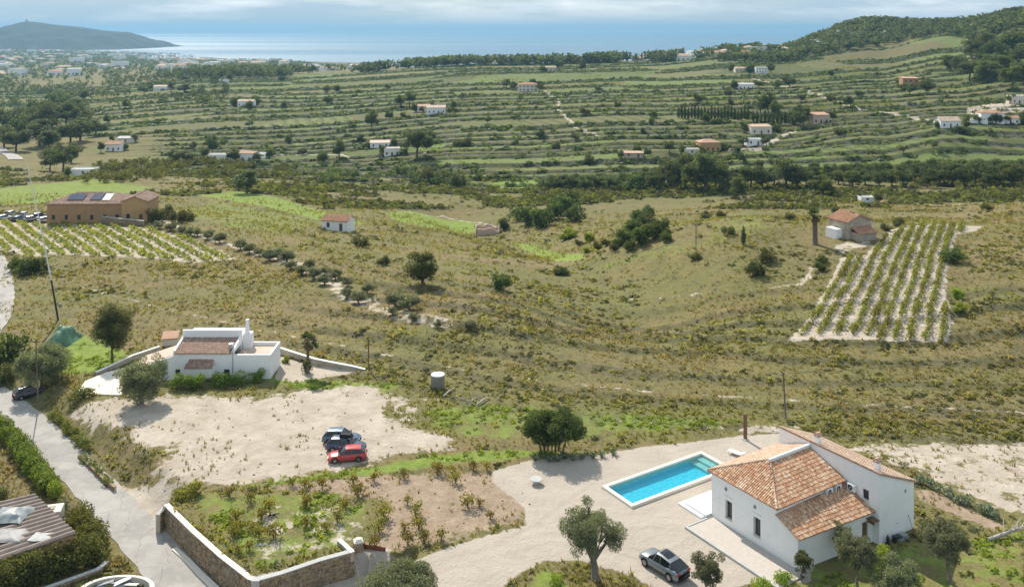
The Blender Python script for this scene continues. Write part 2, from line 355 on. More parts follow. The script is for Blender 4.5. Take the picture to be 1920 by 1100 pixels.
def weathered(name, c, stain, rough=.88):
    t = NT(name); v = t.coord(); f = t.noise(v, .8, 5, .6); col = t.mix(t.ramp(f, [(.3, 0.), (.7, 1.)]), tuple(x*.96 for x in c), tuple(min(.9, x*1.03) for x in c))
    st = t.noise(t.coord((1.6, 1.6, .22)), 1.0, 5, .65); col = t.mix(t.ramp(st, [(.54, 0.), (.76, .16)]), col, stain)
    col = t.mix(t.ramp(t.noise(v, 2.6, 4, .6), [(.60, 0.), (.66, .16)]), col, tuple(x*.8 for x in c)); t.bump(t.noise(v, 9, 4), .12, .02); M[name] = t.done(col, rough)
weathered('plaster', (.86, .855, .84), (.56, .52, .46))
def lane():
    t = NT('asphalt'); v = t.coord(); a = t.mix(t.ramp(t.noise(v, .35, 5, .6), [(.35, 0.), (.65, 1.)]), (.31, .29, .27), (.39, .37, .345))
    a = t.mix(t.ramp(t.noise(v, .16, 3), [(.56, 0.), (.58, .45)]), a, (.25, .24, .23))
    vo = t.n("ShaderNodeTexVoronoi", feature='DISTANCE_TO_EDGE'); vo.inputs['Scale'].default_value = .22
    nz = t.n("ShaderNodeVectorMath", operation='ADD'); t.l(v, nz.inputs[0]); w = t.n("ShaderNodeTexNoise"); w.inputs['Scale'].default_value = .9; t.l(v, w.inputs['Vector']); t.l(w.outputs['Color'], nz.inputs[1]); t.l(nz.outputs[0], vo.inputs['Vector'])
    a = t.mix(t.ramp(vo.outputs['Distance'], [(.0, .6), (.010, 0.)]), a, (.13, .12, .11))
    a = t.mix(t.ramp(t.noise(v, 1.4, 6, .7), [(.52, 0.), (.75, .6)]), a, (.43, .385, .33)); t.bump(t.noise(v, 5, 4), .2, .02); M['asphalt'] = t.done(a, .92)
lane()
def glass_mat(name, c, rough=.08):
    t = NT(name); v = t.coord(); M[name] = t.done(t.mix(t.noise(v, .8, 2), c, tuple(x*1.6 for x in c)), rough, 0, .6)
glass_mat('window_glass', (.035, .045, .055)); glass_mat('car_glass', (.012, .014, .017), .06); glass_mat('solar_glass', (.02, .03, .06), .12)
def paint(name, c, metal=.35, rough=.32):
    t = NT(name); v = t.coord(); d = t.noise(v, 2.2, 4)
    col = t.mix(t.math('MULTIPLY', d, .25), c, (.36, .32, .27)); t.b.inputs['Coat Weight'].default_value = .35; t.b.inputs['Coat Roughness'].default_value = .12
    M[name] = t.done(col, rough, metal, .5)
paint('paint_grey', (.19, .22, .245), .5); paint('paint_red', (.50, .018, .022), .1); paint('paint_navy', (.012, .035, .10), .1); paint('paint_bluegrey', (.045, .11, .20), .15)
paint('paint_black', (.015, .016, .018), .1); paint('paint_white', (.7, .7, .7), 0); paint('paint_silver', (.4, .42, .44), .5)
def tile_mat(name, stops):
    t = NT(name); v = t.coord(); r = t.attr('rnd')
    r = t.math('ADD', t.math('MULTIPLY', r, .5), t.math('MULTIPLY', t.ramp(t.noise(v, .55, 4, .6), [(.3, 0.), (.7, 1.)]), .5))
    col = t.ramp(r, stops, 'LINEAR'); n = t.noise(v, 5, 5, .65)
    col = t.mix(t.ramp(n, [(.45, 0.), (.72, .65)]), col, (.20, .135, .095))
    M[name] = t.done(col, .88, 0, .2)
tile_mat('roof_tile', [(.12, (.50, .23, .12)), (.26, (.60, .42, .27)), (.38, (.46, .21, .11)), (.50, (.68, .54, .39)), (.58, (.54, .28, .15)), (.68, (.36, .19, .12)), (.76, (.62, .37, .21)), (.88, (.70, .60, .46))])
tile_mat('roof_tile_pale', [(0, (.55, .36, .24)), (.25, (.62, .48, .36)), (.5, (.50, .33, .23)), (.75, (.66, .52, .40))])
tile_mat('roof_tile_brown', [(0, (.36, .22, .17)), (.25, (.42, .28, .22)), (.5, (.30, .19, .15)), (.75, (.46, .34, .27))])
tile_mat('roof_tile_orange', [(0, (.42, .21, .12)), (.3, (.36, .19, .12)), (.6, (.5, .28, .17)), (.85, (.3, .17, .11))])
tile_mat('stone', [(0, (.32, .235, .14)), (.2, (.22, .175, .125)), (.4, (.40, .29, .17)), (.55, (.18, .135, .09)), (.7, (.34, .275, .20)), (.85, (.43, .26, .11))])
def water():
    t = NT('pool_water'); v = t.coord()
    t.bump(t.noise(v, 2.2, 3), .25, .03)
    t.b.inputs['Base Color'].default_value = (.55, .93, 1, 1); t.b.inputs['Transmission Weight'].default_value = 1.0
    t.b.inputs['IOR'].default_value = 1.33; t.b.inputs['Roughness'].default_value = .02
    # light must reach the pool floor through the surface: clear film for the sun
    ab = t.n("ShaderNodeBsdfTransparent"); ab.inputs['Color'].default_value = (.55, .93, 1, 1)
    gl = t.n("ShaderNodeBsdfGlossy"); gl.inputs['Roughness'].default_value = .03
    fr = t.n("ShaderNodeFresnel"); fr.inputs['IOR'].default_value = 1.33; mx = t.n("ShaderNodeMixShader")
    b = t.n("ShaderNodeBump"); b.inputs['Strength'].default_value = .25; b.inputs['Distance'].default_value = .03
    t.l(t.noise(v, 2.2, 3), b.inputs['Height']); t.l(b.outputs[0], gl.inputs['Normal']); t.l(b.outputs[0], fr.inputs['Normal'])
    t.l(fr.outputs[0], mx.inputs[0]); t.l(ab.outputs[0], mx.inputs[1]); t.l(gl.outputs[0], mx.inputs[2]); t.l(mx.outputs[0], t.out.inputs['Surface'])
    M['pool_water'] = t.m
    t = NT('pool_tile'); v = t.coord((1, 1, 1))
    vo = t.n("ShaderNodeTexVoronoi", Scale=7.0); t.l(v, vo.inputs['Vector'])
    col = t.mix(t.ramp(vo.outputs['Distance'], [(.2, 0.), (.6, .5)]), (.07, .60, .74), (.26, .78, .85))
    M['pool_tile'] = t.done(col, .5)
    t = NT('sea'); v = t.coord((.00012, .0009, 1)); s = t.noise(v, 1.0, 5, .6)
    col = t.mix(t.ramp(s, [(.4, 0.), (.62, 1.)]), (.035, .115, .18), (.07, .17, .24))
    rg = t.ramp(s, [(.35, .22), (.65, .42)])
    t.bump(t.noise(t.coord((.02, .05, 1)), 1.0, 4), .15, 1.0)
    M['sea'] = t.done(col, rg, 0, .5)
water()
t = NT('far_scrub'); v = t.coord()
f = t.noise(v, .012, 6, .7)
M['far_scrub'] = t.done(t.ramp(f, [(.38, (.025, .032, .018)), (.55, (.05, .052, .03)), (.7, (.10, .09, .065))]), .95, 0, .1)
# ------------------------------------------------------------------ mesh helpers
class MB:
    def __init__(s): s.v = []; s.f = []; s.r = []
    def add(s, vs, fs, rnd=None):
        o = len(s.v); s.v += [tuple(p) for p in vs]; s.f += [tuple(i+o for i in f) for f in fs]
        s.r += [random.random() if rnd is None else rnd]*len(vs); return s
    def box(s, x0, x1, y0, y1, z0, z1, rnd=None):
        return s.add([(x0,y0,z0),(x1,y0,z0),(x1,y1,z0),(x0,y1,z0),(x0,y0,z1),(x1,y0,z1),(x1,y1,z1),(x0,y1,z1)],
              [(0,3,2,1),(4,5,6,7),(0,1,5,4),(1,2,6,5),(2,3,7,6),(3,0,4,7)], rnd)
    def cbox(s, x0, x1, y0, y1, z0, z1, c=.04):
        """box with chamfered top edges"""
        return s.add([(x0,y0,z0),(x1,y0,z0),(x1,y1,z0),(x0,y1,z0),(x0,y0,z1-c),(x1,y0,z1-c),(x1,y1,z1-c),(x0,y1,z1-c),(x0+c,y0+c,z1),(x1-c,y0+c,z1),(x1-c,y1-c,z1),(x0+c,y1-c,z1)],
              [(0,3,2,1),(8,9,10,11),(0,1,5,4),(1,2,6,5),(2,3,7,6),(3,0,4,7),(4,5,9,8),(5,6,10,9),(6,7,11,10),(7,4,8,11)])
    def hexa(s, b, t, rnd=None):
        """solid between a bottom and a top ring"""
        n = len(b); return s.add(list(b)+list(t), [tuple(range(n-1,-1,-1)), tuple(range(n,2*n))]+[(i,(i+1)%n,n+(i+1)%n,n+i) for i in range(n)], rnd)
    def prism(s, poly, z0, z1): return s.hexa([(x,y,z0) for x,y in poly], [(x,y,z1) for x,y in poly])
    def tube(s, pts, rad, n=6, cap=True):
        pts = [Vector(p) for p in pts]; m = len(pts)
        rad = [rad]*m if isinstance(rad, (int, float)) else rad; vs = []; fs = []
        for i, p in enumerate(pts):
            d = (pts[min(i+1, m-1)]-pts[max(i-1, 0)]); d = d.normalized() if d.length > 1e-9 else Vector((0,0,1))
            a = d.cross(Vector((0,0,1)) if abs(d.z) < .95 else Vector((1,0,0))).normalized(); b = d.cross(a)
            vs += [tuple(p+(a*math.cos(2*math.pi*k/n)+b*math.sin(2*math.pi*k/n))*rad[i]) for k in range(n)]
        for i in range(m-1):
            for k in range(n): fs.append((i*n+k, i*n+(k+1)%n, (i+1)*n+(k+1)%n, (i+1)*n+k))
        if cap: fs += [tuple(range(n)), tuple(range((m-1)*n+n-1, (m-1)*n-1, -1))]
        return s.add(vs, fs)
    def lathe(s, prof, n=20, c=(0,0)):
        vs = []; fs = []; m = len(prof)
        for r, z in prof: vs += [(c[0]+r*math.cos(2*math.pi*k/n), c[1]+r*math.sin(2*math.pi*k/n), z) for k in range(n)]
        for i in range(m-1):
            for k in range(n): fs.append((i*n+k, i*n+(k+1)%n, (i+1)*n+(k+1)%n, (i+1)*n+k))
        fs += [tuple(range(n-1,-1,-1)), tuple(range((m-1)*n, m*n))]
        return s.add(vs, fs)
    def mesh(s, name, mat, smooth=False):
        me = bpy.data.meshes.new(name); me.from_pydata(s.v, [], s.f); me.materials.append(M[mat])
        a = me.attributes.new('rnd', 'FLOAT', 'POINT'); a.data.foreach_set('value', s.r)
        if smooth: me.polygons.foreach_set('use_smooth', [True]*len(me.polygons))
        me.update(); return me
    def build(s, name, mat, parent=None, smooth=False, kind=None, label=None):
        o = bpy.data.objects.new(name, s.mesh(name, mat, smooth)); COL.objects.link(o)
        if parent is not None: o.parent = parent
        if kind: o['kind'] = kind
        if label: o['label'] = label
        return o
def mesh_np(name, V, F, mat, attrs=None, smooth=False):
    """quick mesh from arrays; F is N x 3 or N x 4"""
    me = bpy.data.meshes.new(name); k = F.shape[1]; n = len(F)
    me.vertices.add(len(V)); me.vertices.foreach_set('co', np.ascontiguousarray(V, np.float32).ravel())
    me.loops.add(n*k); me.loops.foreach_set('vertex_index', np.ascontiguousarray(F, np.int32).ravel())
    me.polygons.add(n); me.polygons.foreach_set('loop_start', np.arange(0, n*k, k, dtype=np.int32))
    try: me.polygons.foreach_set('loop_total', np.full(n, k, np.int32))
    except Exception: pass
    if mat: me.materials.append(M[mat])
    for an, av in (attrs or {}).items():
        a = me.attributes.new(an, 'FLOAT', 'POINT'); a.data.foreach_set('value', np.ascontiguousarray(av, np.float32))
    me.update(calc_edges=True)
    if smooth: me.polygons.foreach_set('use_smooth', np.ones(n, bool))
    return me
def obj(name, me, parent=None):
    o = bpy.data.objects.new(name, me); COL.objects.link(o)
    if parent is not None: o.parent = parent
    return o
def tag(o, label, cat, group=None):
    o['label'] = label; o['category'] = cat
    if group: o['group'] = group
    return o
def thing(name, label, cat, loc=(0,0,0), rz=0.0, group=None, scale=1.0):
    o = bpy.data.objects.new(name, None); COL.objects.link(o); o.location = loc; o.rotation_euler = (0,0,rz)
    o.empty_display_size = .3
    if scale != 1.0: o.scale = (scale,)*3 if isinstance(scale, (int, float)) else scale
    return tag(o, label, cat, group)
_ORD = "first second third fourth fifth sixth seventh eighth ninth tenth eleventh twelfth thirteenth fourteenth fifteenth sixteenth seventeenth eighteenth nineteenth twentieth".split()
def nth(i):
    if i < 20: return _ORD[i]
    k = i+1; return "%d%s" % (k, 'th' if 10 < k % 100 < 14 else {1:'st',2:'nd',3:'rd'}.get(k % 10, 'th'))

# ------------------------------------------------------------------ foliage
def leaves(centers, size, rng, aspect=.5, flat=0.0, out=None):
    """leaf quads at the given centres -> V, F, rnd"""
    n = len(centers); a = rng.normal(size=(n, 3)); a[:, 2] *= (1-flat*.6); a /= np.linalg.norm(a, axis=1)[:, None]+1e-9
    b = rng.normal(size=(n, 3)); b -= a*np.sum(a*b, axis=1)[:, None]; b /= np.linalg.norm(b, axis=1)[:, None]+1e-9
    s = (size*(.6+.8*rng.random(n)))[:, None]; A = a*s*.5; B = b*s*.5*aspect
    c = centers
    V = np.stack([c-A, c+B*.9-A*.1, c+A, c-B*.9-A*.1], 1).reshape(-1, 3)
    F = np.arange(4*n).reshape(-1, 4); R = np.repeat(rng.random(n), 4)
    return V, F, R
def clumps_to_leaves(cl, per, size, rng, aspect=.5, shell=.75):
    """cl: list of (centre, (rx,ry,rz)); leaves fill mostly the outer shell of each clump"""
    P = []
    for c, r in cl:
        n = max(3, int(per*12.6*(r[0]*r[1]*r[2])**(2/3.)/(.5*size*size*aspect)))
        d = rng.normal(size=(n, 3)); d /= np.linalg.norm(d, axis=1)[:, None]
        rad = np.where(rng.random(n) < shell, .72+.33*rng.random(n), rng.random(n)**.5*.8)
        P.append(np.asarray(c)+d*rad[:, None]*np.asarray(r))
    return leaves(np.concatenate(P), size, rng, aspect)
def crown_mesh(name, cl, per, size, seed, mat, aspect=.5, shell=.75):
    rng = np.random.default_rng(seed); V, F, R = clumps_to_leaves(cl, per, size, rng, aspect, shell)
    return mesh_np(name, V, F, mat, {'rnd': R})
def blob_clumps(seed, n, rx, rz, cz, rmin, rmax, lower=.35, squash=.8):
    """clumps spread over an uneven crown of radius rx, half height rz round height cz"""
    rng = np.random.default_rng(seed); out = []
    for i in range(n):
        d = rng.normal(size=3); d /= np.linalg.norm(d)
        if d[2] < 0: d[2] *= lower
        k = .35+.65*rng.random()**.6; r = rmin+(rmax-rmin)*rng.random()
        out.append(((d[0]*rx*k, d[1]*rx*k, cz+d[2]*rz*k), (r, r, r*squash)))
    return out
def limbs(mb, seed, h, spread, trunk_r, fork=.4, n=5, lean=(0,0), twist=.25, tip=.25):
    """trunk and limbs as tubes; returns limb tips"""
    rng = random.Random(seed); tips = []
    top = Vector((lean[0]*h*fork, lean[1]*h*fork, h*fork))
    pts = [Vector((0,0,-.15)), Vector((0,0,0))]
    for i in range(1, 4): pts.append(top*(i/3.)+Vector((rng.uniform(-1,1), rng.uniform(-1,1), 0))*trunk_r*twist*2)
    mb.tube(pts, [trunk_r*1.5, trunk_r*1.25, trunk_r, trunk_r*.9, trunk_r*.85], 8)
    for i in range(n):
        a = 2*math.pi*(i+rng.random()*.6)/n; r = spread*(.55+.45*rng.random()); z = h*(.72+.28*rng.random())
        end = Vector((lean[0]*h+r*math.cos(a), lean[1]*h+r*math.sin(a), z)); s = pts[-1]
        mid = s.lerp(end, .5)+Vector((rng.uniform(-1,1), rng.uniform(-1,1), rng.uniform(0,.8)))*spread*.14
        mb.tube([s-Vector((0,0,.1)), s.lerp(mid,.5), mid, end], [trunk_r*.6, trunk_r*.5, trunk_r*.36, trunk_r*.14], 6); tips.append(end)
        e2 = mid+Vector((math.cos(a+rng.choice((-1,1))), math.sin(a+.9), .7+rng.random()*.5))*spread*.5
        mb.tube([mid, mid.lerp(e2,.5)+Vector((0,0,.05)), e2], [trunk_r*.34, trunk_r*.24, trunk_r*.1], 5); tips.append(e2)
    return tips
# ------------------------------------------------------------------ tiled roof planes, stone facing
def clip_in(poly, x, y):
    c = False; n = len(poly)
    for i in range(n):
        x1, y1 = poly[i]; x2, y2 = poly[(i+1) % n]
        if (y1 > y) != (y2 > y) and x < (x2-x1)*(y-y1)/(y2-y1)+x1: c = not c
    return c
def tile_plane(mb, corners, eave=(0,1), w=.24, l=.42, rise=.075, lift=.02):
    """barrel tiles over a planar polygon; corners[eave[0]]->corners[eave[1]] runs along the eave"""
    C = [Vector(c) for c in corners]; e = (C[eave[1]]-C[eave[0]]).normalized()
    nrm = Vector((0,0,0)); n = len(C)
    for i in range(n): nrm += (C[i]-C[0]).cross(C[(i+1) % n]-C[0])
    nrm.normalize()
    if nrm.z < 0: nrm = -nrm
    u = nrm.cross(e).normalized()
    if u.z < 0: u = -u
    o = C[eave[0]]; P2 = [((c-o).dot(e), (c-o).dot(u)) for c in C]
    x0 = min(p[0] for p in P2); x1 = max(p[0] for p in P2); y0 = min(p[1] for p in P2); y1 = max(p[1] for p in P2)
    nx = int((x1-x0)/w)+1; ny = int((y1-y0)/l)+1
    for j in range(ny+1):
        for i in range(nx+1):
            cx = x0+(i+.5)*w+random.uniform(-.012,.012); cy = y0+(j+.45)*l+random.uniform(-.02,.02)
            if not clip_in(P2, cx, cy): continue
            vs = []
            for t, hgt, ww in ((-.55, 1.0, 1.0), (.55, .55, .82)):
                for dx, dz in ((-.5, 0), (-.27, .8), (.27, .8), (.5, 0)):
                    vs.append(tuple(o+e*(cx+dx*w*ww*1.02)+u*(cy+t*l)+nrm*(lift+dz*rise+(.03 if t < 0 else 0)*hgt)))
            mb.add(vs, [(0,1,5,4),(1,2,6,5),(2,3,7,6),(0,3,2,1)])
def slab(mb, corners, th=.12):
    """thick sheet under a planar polygon"""
    C = [Vector(c) for c in corners]; mb.hexa([tuple(c-Vector((0,0,th))) for c in C], [tuple(c) for c in C])
def ridge_tiles(mb, a, b, r=.13, l=.42):
    a = Vector(a); b = Vector(b); d = (b-a); n = max(1, int(d.length/l)); d.normalize(); s = d.cross(Vector((0,0,1))).normalized(); up = s.cross(d)
    for i in range(n):
        p0 = a+d*(i*l-.02); p1 = a+d*((i+1)*l+.03); vs = []
        for p, k in ((p0, 1.1), (p1, .9)):
            for t in (0, .25, .5, .75, 1): vs.append(tuple(p+(s*math.cos(math.pi*t)+up*math.sin(math.pi*t)*.9)*r*k))
        mb.add(vs, [(q, q+1, q+6, q+5) for q in range(4)])
def stone_face(mb, p0, p1, zb, zt, nrm, sw=.42, sh=.25, proud=.08):
    """irregular stones on the face between p0 and p1; zb, zt: bottom and top height at t"""
    p0 = Vector(p0).to_2d(); p1 = Vector(p1).to_2d(); L = (p1-p0).length; d = (p1-p0)/L; nn = Vector(nrm).normalized()
    z = min(zb(0), zb(1)); top = max(zt(0), zt(1)); row = 0
    while z < top:
        h = sh*random.uniform(.55, 1.5); x = -random.random()*sw
        while x < L:
            wd = sw*random.uniform(.4, 1.8); a = max(0, x)+.015; b = min(L, x+wd)-.015; x += wd
            t = (a+b)/2/L
            if b-a < .08 or z+h*.5 < zb(t) or z+h*.5 > zt(t): continue
            q = proud*random.uniform(.4, 1.3); hz = h*.5-.012; vs = []
            for off, k in ((-.02, 1.0), (q, .78)):
                for ux, uz in ((-1,-1),(1,-1),(1,1),(-1,1)):
                    ax = (a+b)/2+ux*(b-a)/2*k+random.uniform(-.012,.012); zz = min(z+h/2+uz*hz*k, zt(t))
                    p = p0+d*ax; vs.append((p.x+nn.x*off, p.y+nn.y*off, zz))
            mb.add(vs, [(4,5,6,7),(0,1,5,4),(1,2,6,5),(2,3,7,6),(3,0,4,7)])
        z += h
# ------------------------------------------------------------------ ground zones: (mask, object name, shape, greatest strength, edge softness m)
def _pl(pts): return ('poly', hits(pts))
def _ln(pts, w): return ('line', hits(pts), w)
RIGHT_FIELD = [(1474,640),(1512,600),(1560,520),(1578,482),(1622,478),(1646,452),(1668,432),(1705,423),(1845,424),(1830,433),(1792,440),(1777,500),(1772,545),(1786,600),(1778,642)]
LEFT_FIELD = [(-30,412),(60,417),(200,421),(290,428),(360,446),(436,476),(446,489),(360,494),(240,484),(100,478),(60,486),(-30,462)]
ZONES = [
 ('sand', 'sandy_lot', _pl([(140,775),(200,748),(330,742),(480,748),(560,733),(690,722),(735,745),(712,775),(760,800),(850,822),(842,840),(740,852),(690,868),(600,884),(520,898),(430,908),(335,905),(298,885),(330,835),(268,838),(240,805),(180,800)]), 1.0, 5.0),
 ('sand', 'sandy_lot', _pl([(225,912),(300,902),(335,905),(320,935),(300,985),(285,990),(262,955)]), 1.0, 2.5),
 ('sand', 'bare_ground', _pl([(1560,835),(1640,824),(1780,820),(1960,826),(2000,990),(1890,970),(1800,930),(1725,893),(1690,880)]), .62, 5.0),
 ('sand', None, _ln([(545,490),(600,515),(640,545),(700,573),(760,592),(830,606)], 2.6), .53, 3.0),
 ('sand', 'vineyard_field', _pl(RIGHT_FIELD), 1.0, 1.6),
 ('sand', 'vineyard_field', _pl(LEFT_FIELD), .63, 3.0),
 ('sand', 'dirt_track', _ln([(150,537),(240,560),(330,584),(450,610),(560,632),(700,660),(850,690),(1000,712),(1200,732),(1440,748),(1700,762),(1960,775)], .55), .58, 1.6),
 ('sand', 'dirt_track', _ln([(690,745),(860,752),(1000,772),(1200,792),(1400,806),(1500,800)], .5), .55, 1.8),
 ('sand', 'dirt_track', _ln([(1180,560),(1300,552),(1400,545),(1480,535),(1512,520),(1526,490)], .6), .56, 1.6),
 ('sand', 'dirt_track', _ln([(300,412),(370,440),(440,462),(540,492)], .9), .75, 1.6),
 ('sand', None, _pl([(1494,535),(1515,505),(1530,500),(1520,520),(1508,535)]), .8, 1.5),
 ('sand', 'courtyard', _pl([(515,712),(528,668),(560,678),(640,690),(684,692),(640,704),(560,716)]), .95, 1.5),
 ('sand', None, _pl([(700,742),(760,735),(800,760),(790,800),(740,790)]), .52, 3.0),
 ('sand', None, _pl([(1555,455),(1600,452),(1650,440),(1640,462),(1580,478),(1560,470)]), .55, 3.0),
 ('sand', None, _pl([(1380,800),(1460,792),(1470,812),(1400,815)]), .6, 1.5),
 ('sand', 'track', _ln([(1330,285),(1420,280),(1455,262),(1500,240)], 2.2), .8, 2.0),
 ('sand', 'track', _ln([(1405,145),(1440,155),(1500,168),(1560,185),(1600,200),(1680,212),(1740,225)], 2.2), .8, 2.0),
 ('sand', 'track', _ln([(1020,170),(1050,190),(1045,205),(1080,240),(1120,255)], 1.6), .72, 2.0),
 ('sand', None, _pl([(1810,205),(1870,188),(1960,180),(1960,205),(1880,215),(1815,215)]), .8, 3.0),
 ('sand', 'track', _ln([(480,300),(520,288),(640,290),(660,300)], 1.5), .7, 2.0),
 ('sand', 'track', _ln([(1560,380),(1650,376),(1760,385),(1920,374)], 1.3), .6, 2.0),
 ('sand', 'track', _ln([(745,398),(830,404),(905,418),(930,425)], 1.0), .62, 2.0),
 ('green', 'meadow', _pl([(370,366),(450,360),(540,376),(640,404),(690,420),(640,424),(590,412),(500,388),(420,374)]), .95, 5.0),
 ('green', 'meadow', _pl([(722,398),(790,400),(880,414),(905,428),(820,430),(740,416)]), .9, 4.0),
 ('green', 'meadow', _pl([(948,452),(1010,460),(1090,476),(1100,486),(1040,490),(1000,474)]), .95, 3.0),
 ('green', 'meadow', _pl([(905,350),(950,338),(1020,335),(1018,352),(950,358)]), .85, 4.0),
 ('green', None, _pl([(90,640),(150,625),(215,645),(245,665),(180,700),(95,700)]), .8, 3.0),
 ('green', None, _pl([(690,874),(800,852),(960,840),(1100,848),(980,862),(850,872),(700,892),(560,906),(440,918),(460,905)]), .72, 2.0),
 ('green', None, _pl([(320,935),(470,915),(640,915),(715,935),(705,1005),(640,1035),(480,1090),(400,1040)]), .48, 3.0),
 ('sand', None, _pl([(400,960),(640,930),(720,960),(690,1030),(560,1060),(470,1060)]), .44, 4.0),
 ('green', None, _pl([(760,770),(870,738),(1000,755),(1400,778),(1560,790),(1400,808),(1200,828),(900,838),(800,812)]), .50, 6.0),
 ('green', None, _pl([(1390,1110),(1500,1052),(1700,1012),(1940,985),(1960,1170),(1390,1170)]), .47, 3.0),
 ('green', None, _pl([(965,1110),(1015,1058),(1060,1075),(1085,1110)]), .62, 2.0),
 ('green', None, _pl([(420,700),(760,715),(740,740),(560,732)]), .55, 2.0),
 ('green', None, _pl([(300,395),(400,365),(620,420),(560,440),(420,430)]), .46, 10.0),
 ('green', None, _pl([(1060,500),(1300,440),(1420,400),(1480,440),(1300,490),(1100,520)]), .43, 12.0),
 ('green', None, _pl([(-20,355),(180,335),(300,350),(180,380),(-20,385)]), .62, 8.0),
 ('green', None, _pl([(60,780),(130,760),(260,850),(330,840),(300,880),(200,870)]), .44, 3.0),
 ('soil', 'garden_soil', _pl([(470,912),(640,890),(930,881),(990,905),(1005,972),(860,1012),(760,1042),(690,1048),(640,1040),(705,1000),(712,940),(560,925)]), .72, 3.0),
 ('soil', None, _pl([(1712,915),(1760,920),(1890,985),(1870,1000),(1715,935)]), .75, 2.0),
 ('soil', None, _pl([(1830,872),(1930,868),(1940,898),(1860,902)]), .7, 3.0),
 ('soil', None, _pl([(1390,800),(1460,793),(1470,806),(1400,812)]), .5, 2.0),
 ('gravel', 'gravel_yard', _pl([(925,906),(922,884),(985,864),(1130,852),(1200,838),(1300,828),(1400,815),(1468,812),(1560,835),(1520,1090),(1420,1090),(1350,1108),(1260,1130),(1190,1080),(1090,1050),(1015,1052),(950,1090),(900,1180),(700,1180),(735,1066),(790,1045),(860,1018),(985,985),(985,955),(960,930)]), 1.0, 1.8),
 ('gravel', 'drive', ('poly', DRIVE), 1.0, 1.6),
 ('rut', None, _ln([(720,1075),(800,1058),(900,1030),(1020,1000),(1120,1010),(1200,1030)], .12), .9, .55),
 ('rut', None, _ln([(735,1088),(820,1072),(920,1045),(1030,1016),(1120,1026),(1190,1046)], .12), .9, .55),
 ('rut', None, _ln([(900,1030),(1000,985),(1060,940),(1100,915)], .12), .9, .55),
 ('rut', None, _ln([(1120,1010),(1190,990),(1260,985)], .12), .9, .55),
 ('rut', None, _ln([(275,950),(320,915),(400,890),(500,868),(600,862)], .12), .9, .55),
 ('rut', None, _ln([(285,965),(335,926),(410,902),(510,880),(600,872)], .12), .9, .55),
 ('rut', None, _ln([(400,890),(470,830),(560,815),(605,825)], .12), .9, .55),
 ('rut', None, _ln([(410,902),(480,845),(560,832),(605,842)], .12), .9, .55),
 ('rut', None, _ln([(320,915),(380,850),(440,800),(560,770),(650,760)], .12), .9, .55),
 ('rut', None, _ln([(335,926),(400,856),(455,812),(565,784),(650,772)], .12), .9, .55),

]
def zone_masks(X, Y):
    out = {k: np.zeros(X.shape) for k in ('sand','green','soil','gravel','rut')}; ids = np.full(X.shape, -1)
    for zi, (mk, nm, sh, mx, soft) in enumerate(ZONES):
        P = np.asarray(sh[1]); pad = soft+3
        m = (X > P[:,0].min()-pad) & (X < P[:,0].max()+pad) & (Y > P[:,1].min()-pad) & (Y < P[:,1].max()+pad)
        if not m.any(): continue
        x = X[m]; y = Y[m]
        sd = inside_sd(x, y, sh[1]) if sh[0] == 'poly' else sh[2]-poly_dist(x, y, sh[1])[0]
        v = np.clip(.5+sd/soft, 0, 1)*mx
        out[mk][m] = np.maximum(out[mk][m], v)
        if nm:
            a = ids[m]; a[sd > 0] = zi; ids[m] = a
    return out, ids
def build_terrain():
    u = np.concatenate([np.linspace(-1.0, -.62, 16)[:-1], np.linspace(-.62, .62, 350), np.linspace(.62, 1.0, 16)[1:]])
    ys = [58.0]
    while ys[-1] < 7200:
        y = ys[-1]; ys.append(y + (.32+(y-58)*.0024 if y < 420 else (1.15 if y < 1250 else (y-1100)*.018)))
    ys = np.array(ys); U, Yg = np.meshgrid(u, ys); X = U*Yg; Y = Yg
    sh = X.shape; x = X.ravel(); y = Y.ravel()
    z, az, tz, riser, fl, fr = height(x, y, True)
    masks, ids = zone_masks(x, y)
    seg = np.floor(x/85+(fbm(x/60, y/60, 77, 2)-.5)*1.2+fl*.37)
    tread = _hash(seg+500, fl+900, 5)
    kind = _hash(seg+100, fl+300, 9)
    per = np.where(kind < .5, 7.5, 11.0)
    rows = np.where(kind < .35, np.clip(np.sin(2*np.pi*y/per+x*.02)*1.4, 0, 1), np.where(kind < .62, np.clip(np.sin(2*np.pi*(x+y*.3)/9.0)*1.2, 0, 1), 0))
    tzone = np.maximum(tz, sstep(330, 420, y)*0)
    V = np.stack([x, y, z], 1); nr, nc = sh
    idx = np.arange(nr*nc).reshape(nr, nc)
    F = np.stack([idx[:-1,:-1], idx[:-1,1:], idx[1:,1:], idx[1:,:-1]], -1).reshape(-1, 4)
    fx = x[F].mean(1); fy = y[F].mean(1)
    _, fid = zone_masks(fx, fy)
    P, Q = vloc(x[F], y[F])
    inpool = ((P > -10.42) & (P < -5.5) & (Q > -5.74) & (Q < 8.93)).all(1)
    ftz = tz[F].mean(1)
    zname = np.full(len(F), 0); names = ['grassland']
    def setn(nm, m):
        names.append(nm); zname[m] = len(names)-1
    setn('terraced_hillside', ftz > .5)
    setn('coastal_plain', fy > 1280)
    setn('wooded_hill', (fy > 930) & (fx/fy > .31) & (ftz <= .5))
    for zi, zn in enumerate(ZONES):
        if zn[1]: setn(zn[1], fid == zi)
    zname[inpool] = -1
    attrs = dict(masks); attrs.update(riser=riser, tread=tread, rows=rows*tz, tzone=tzone)
    for k, nm in enumerate(names):
        sel = F[zname == k]
        if len(sel) == 0: continue
        used, inv = np.unique(sel, return_inverse=True)
        me = mesh_np(nm, V[used], inv.reshape(-1, 4), 'ground', {a: b[used] for a, b in attrs.items()}, smooth=True)
        o = obj(nm, me); o['kind'] = 'structure'
build_terrain()
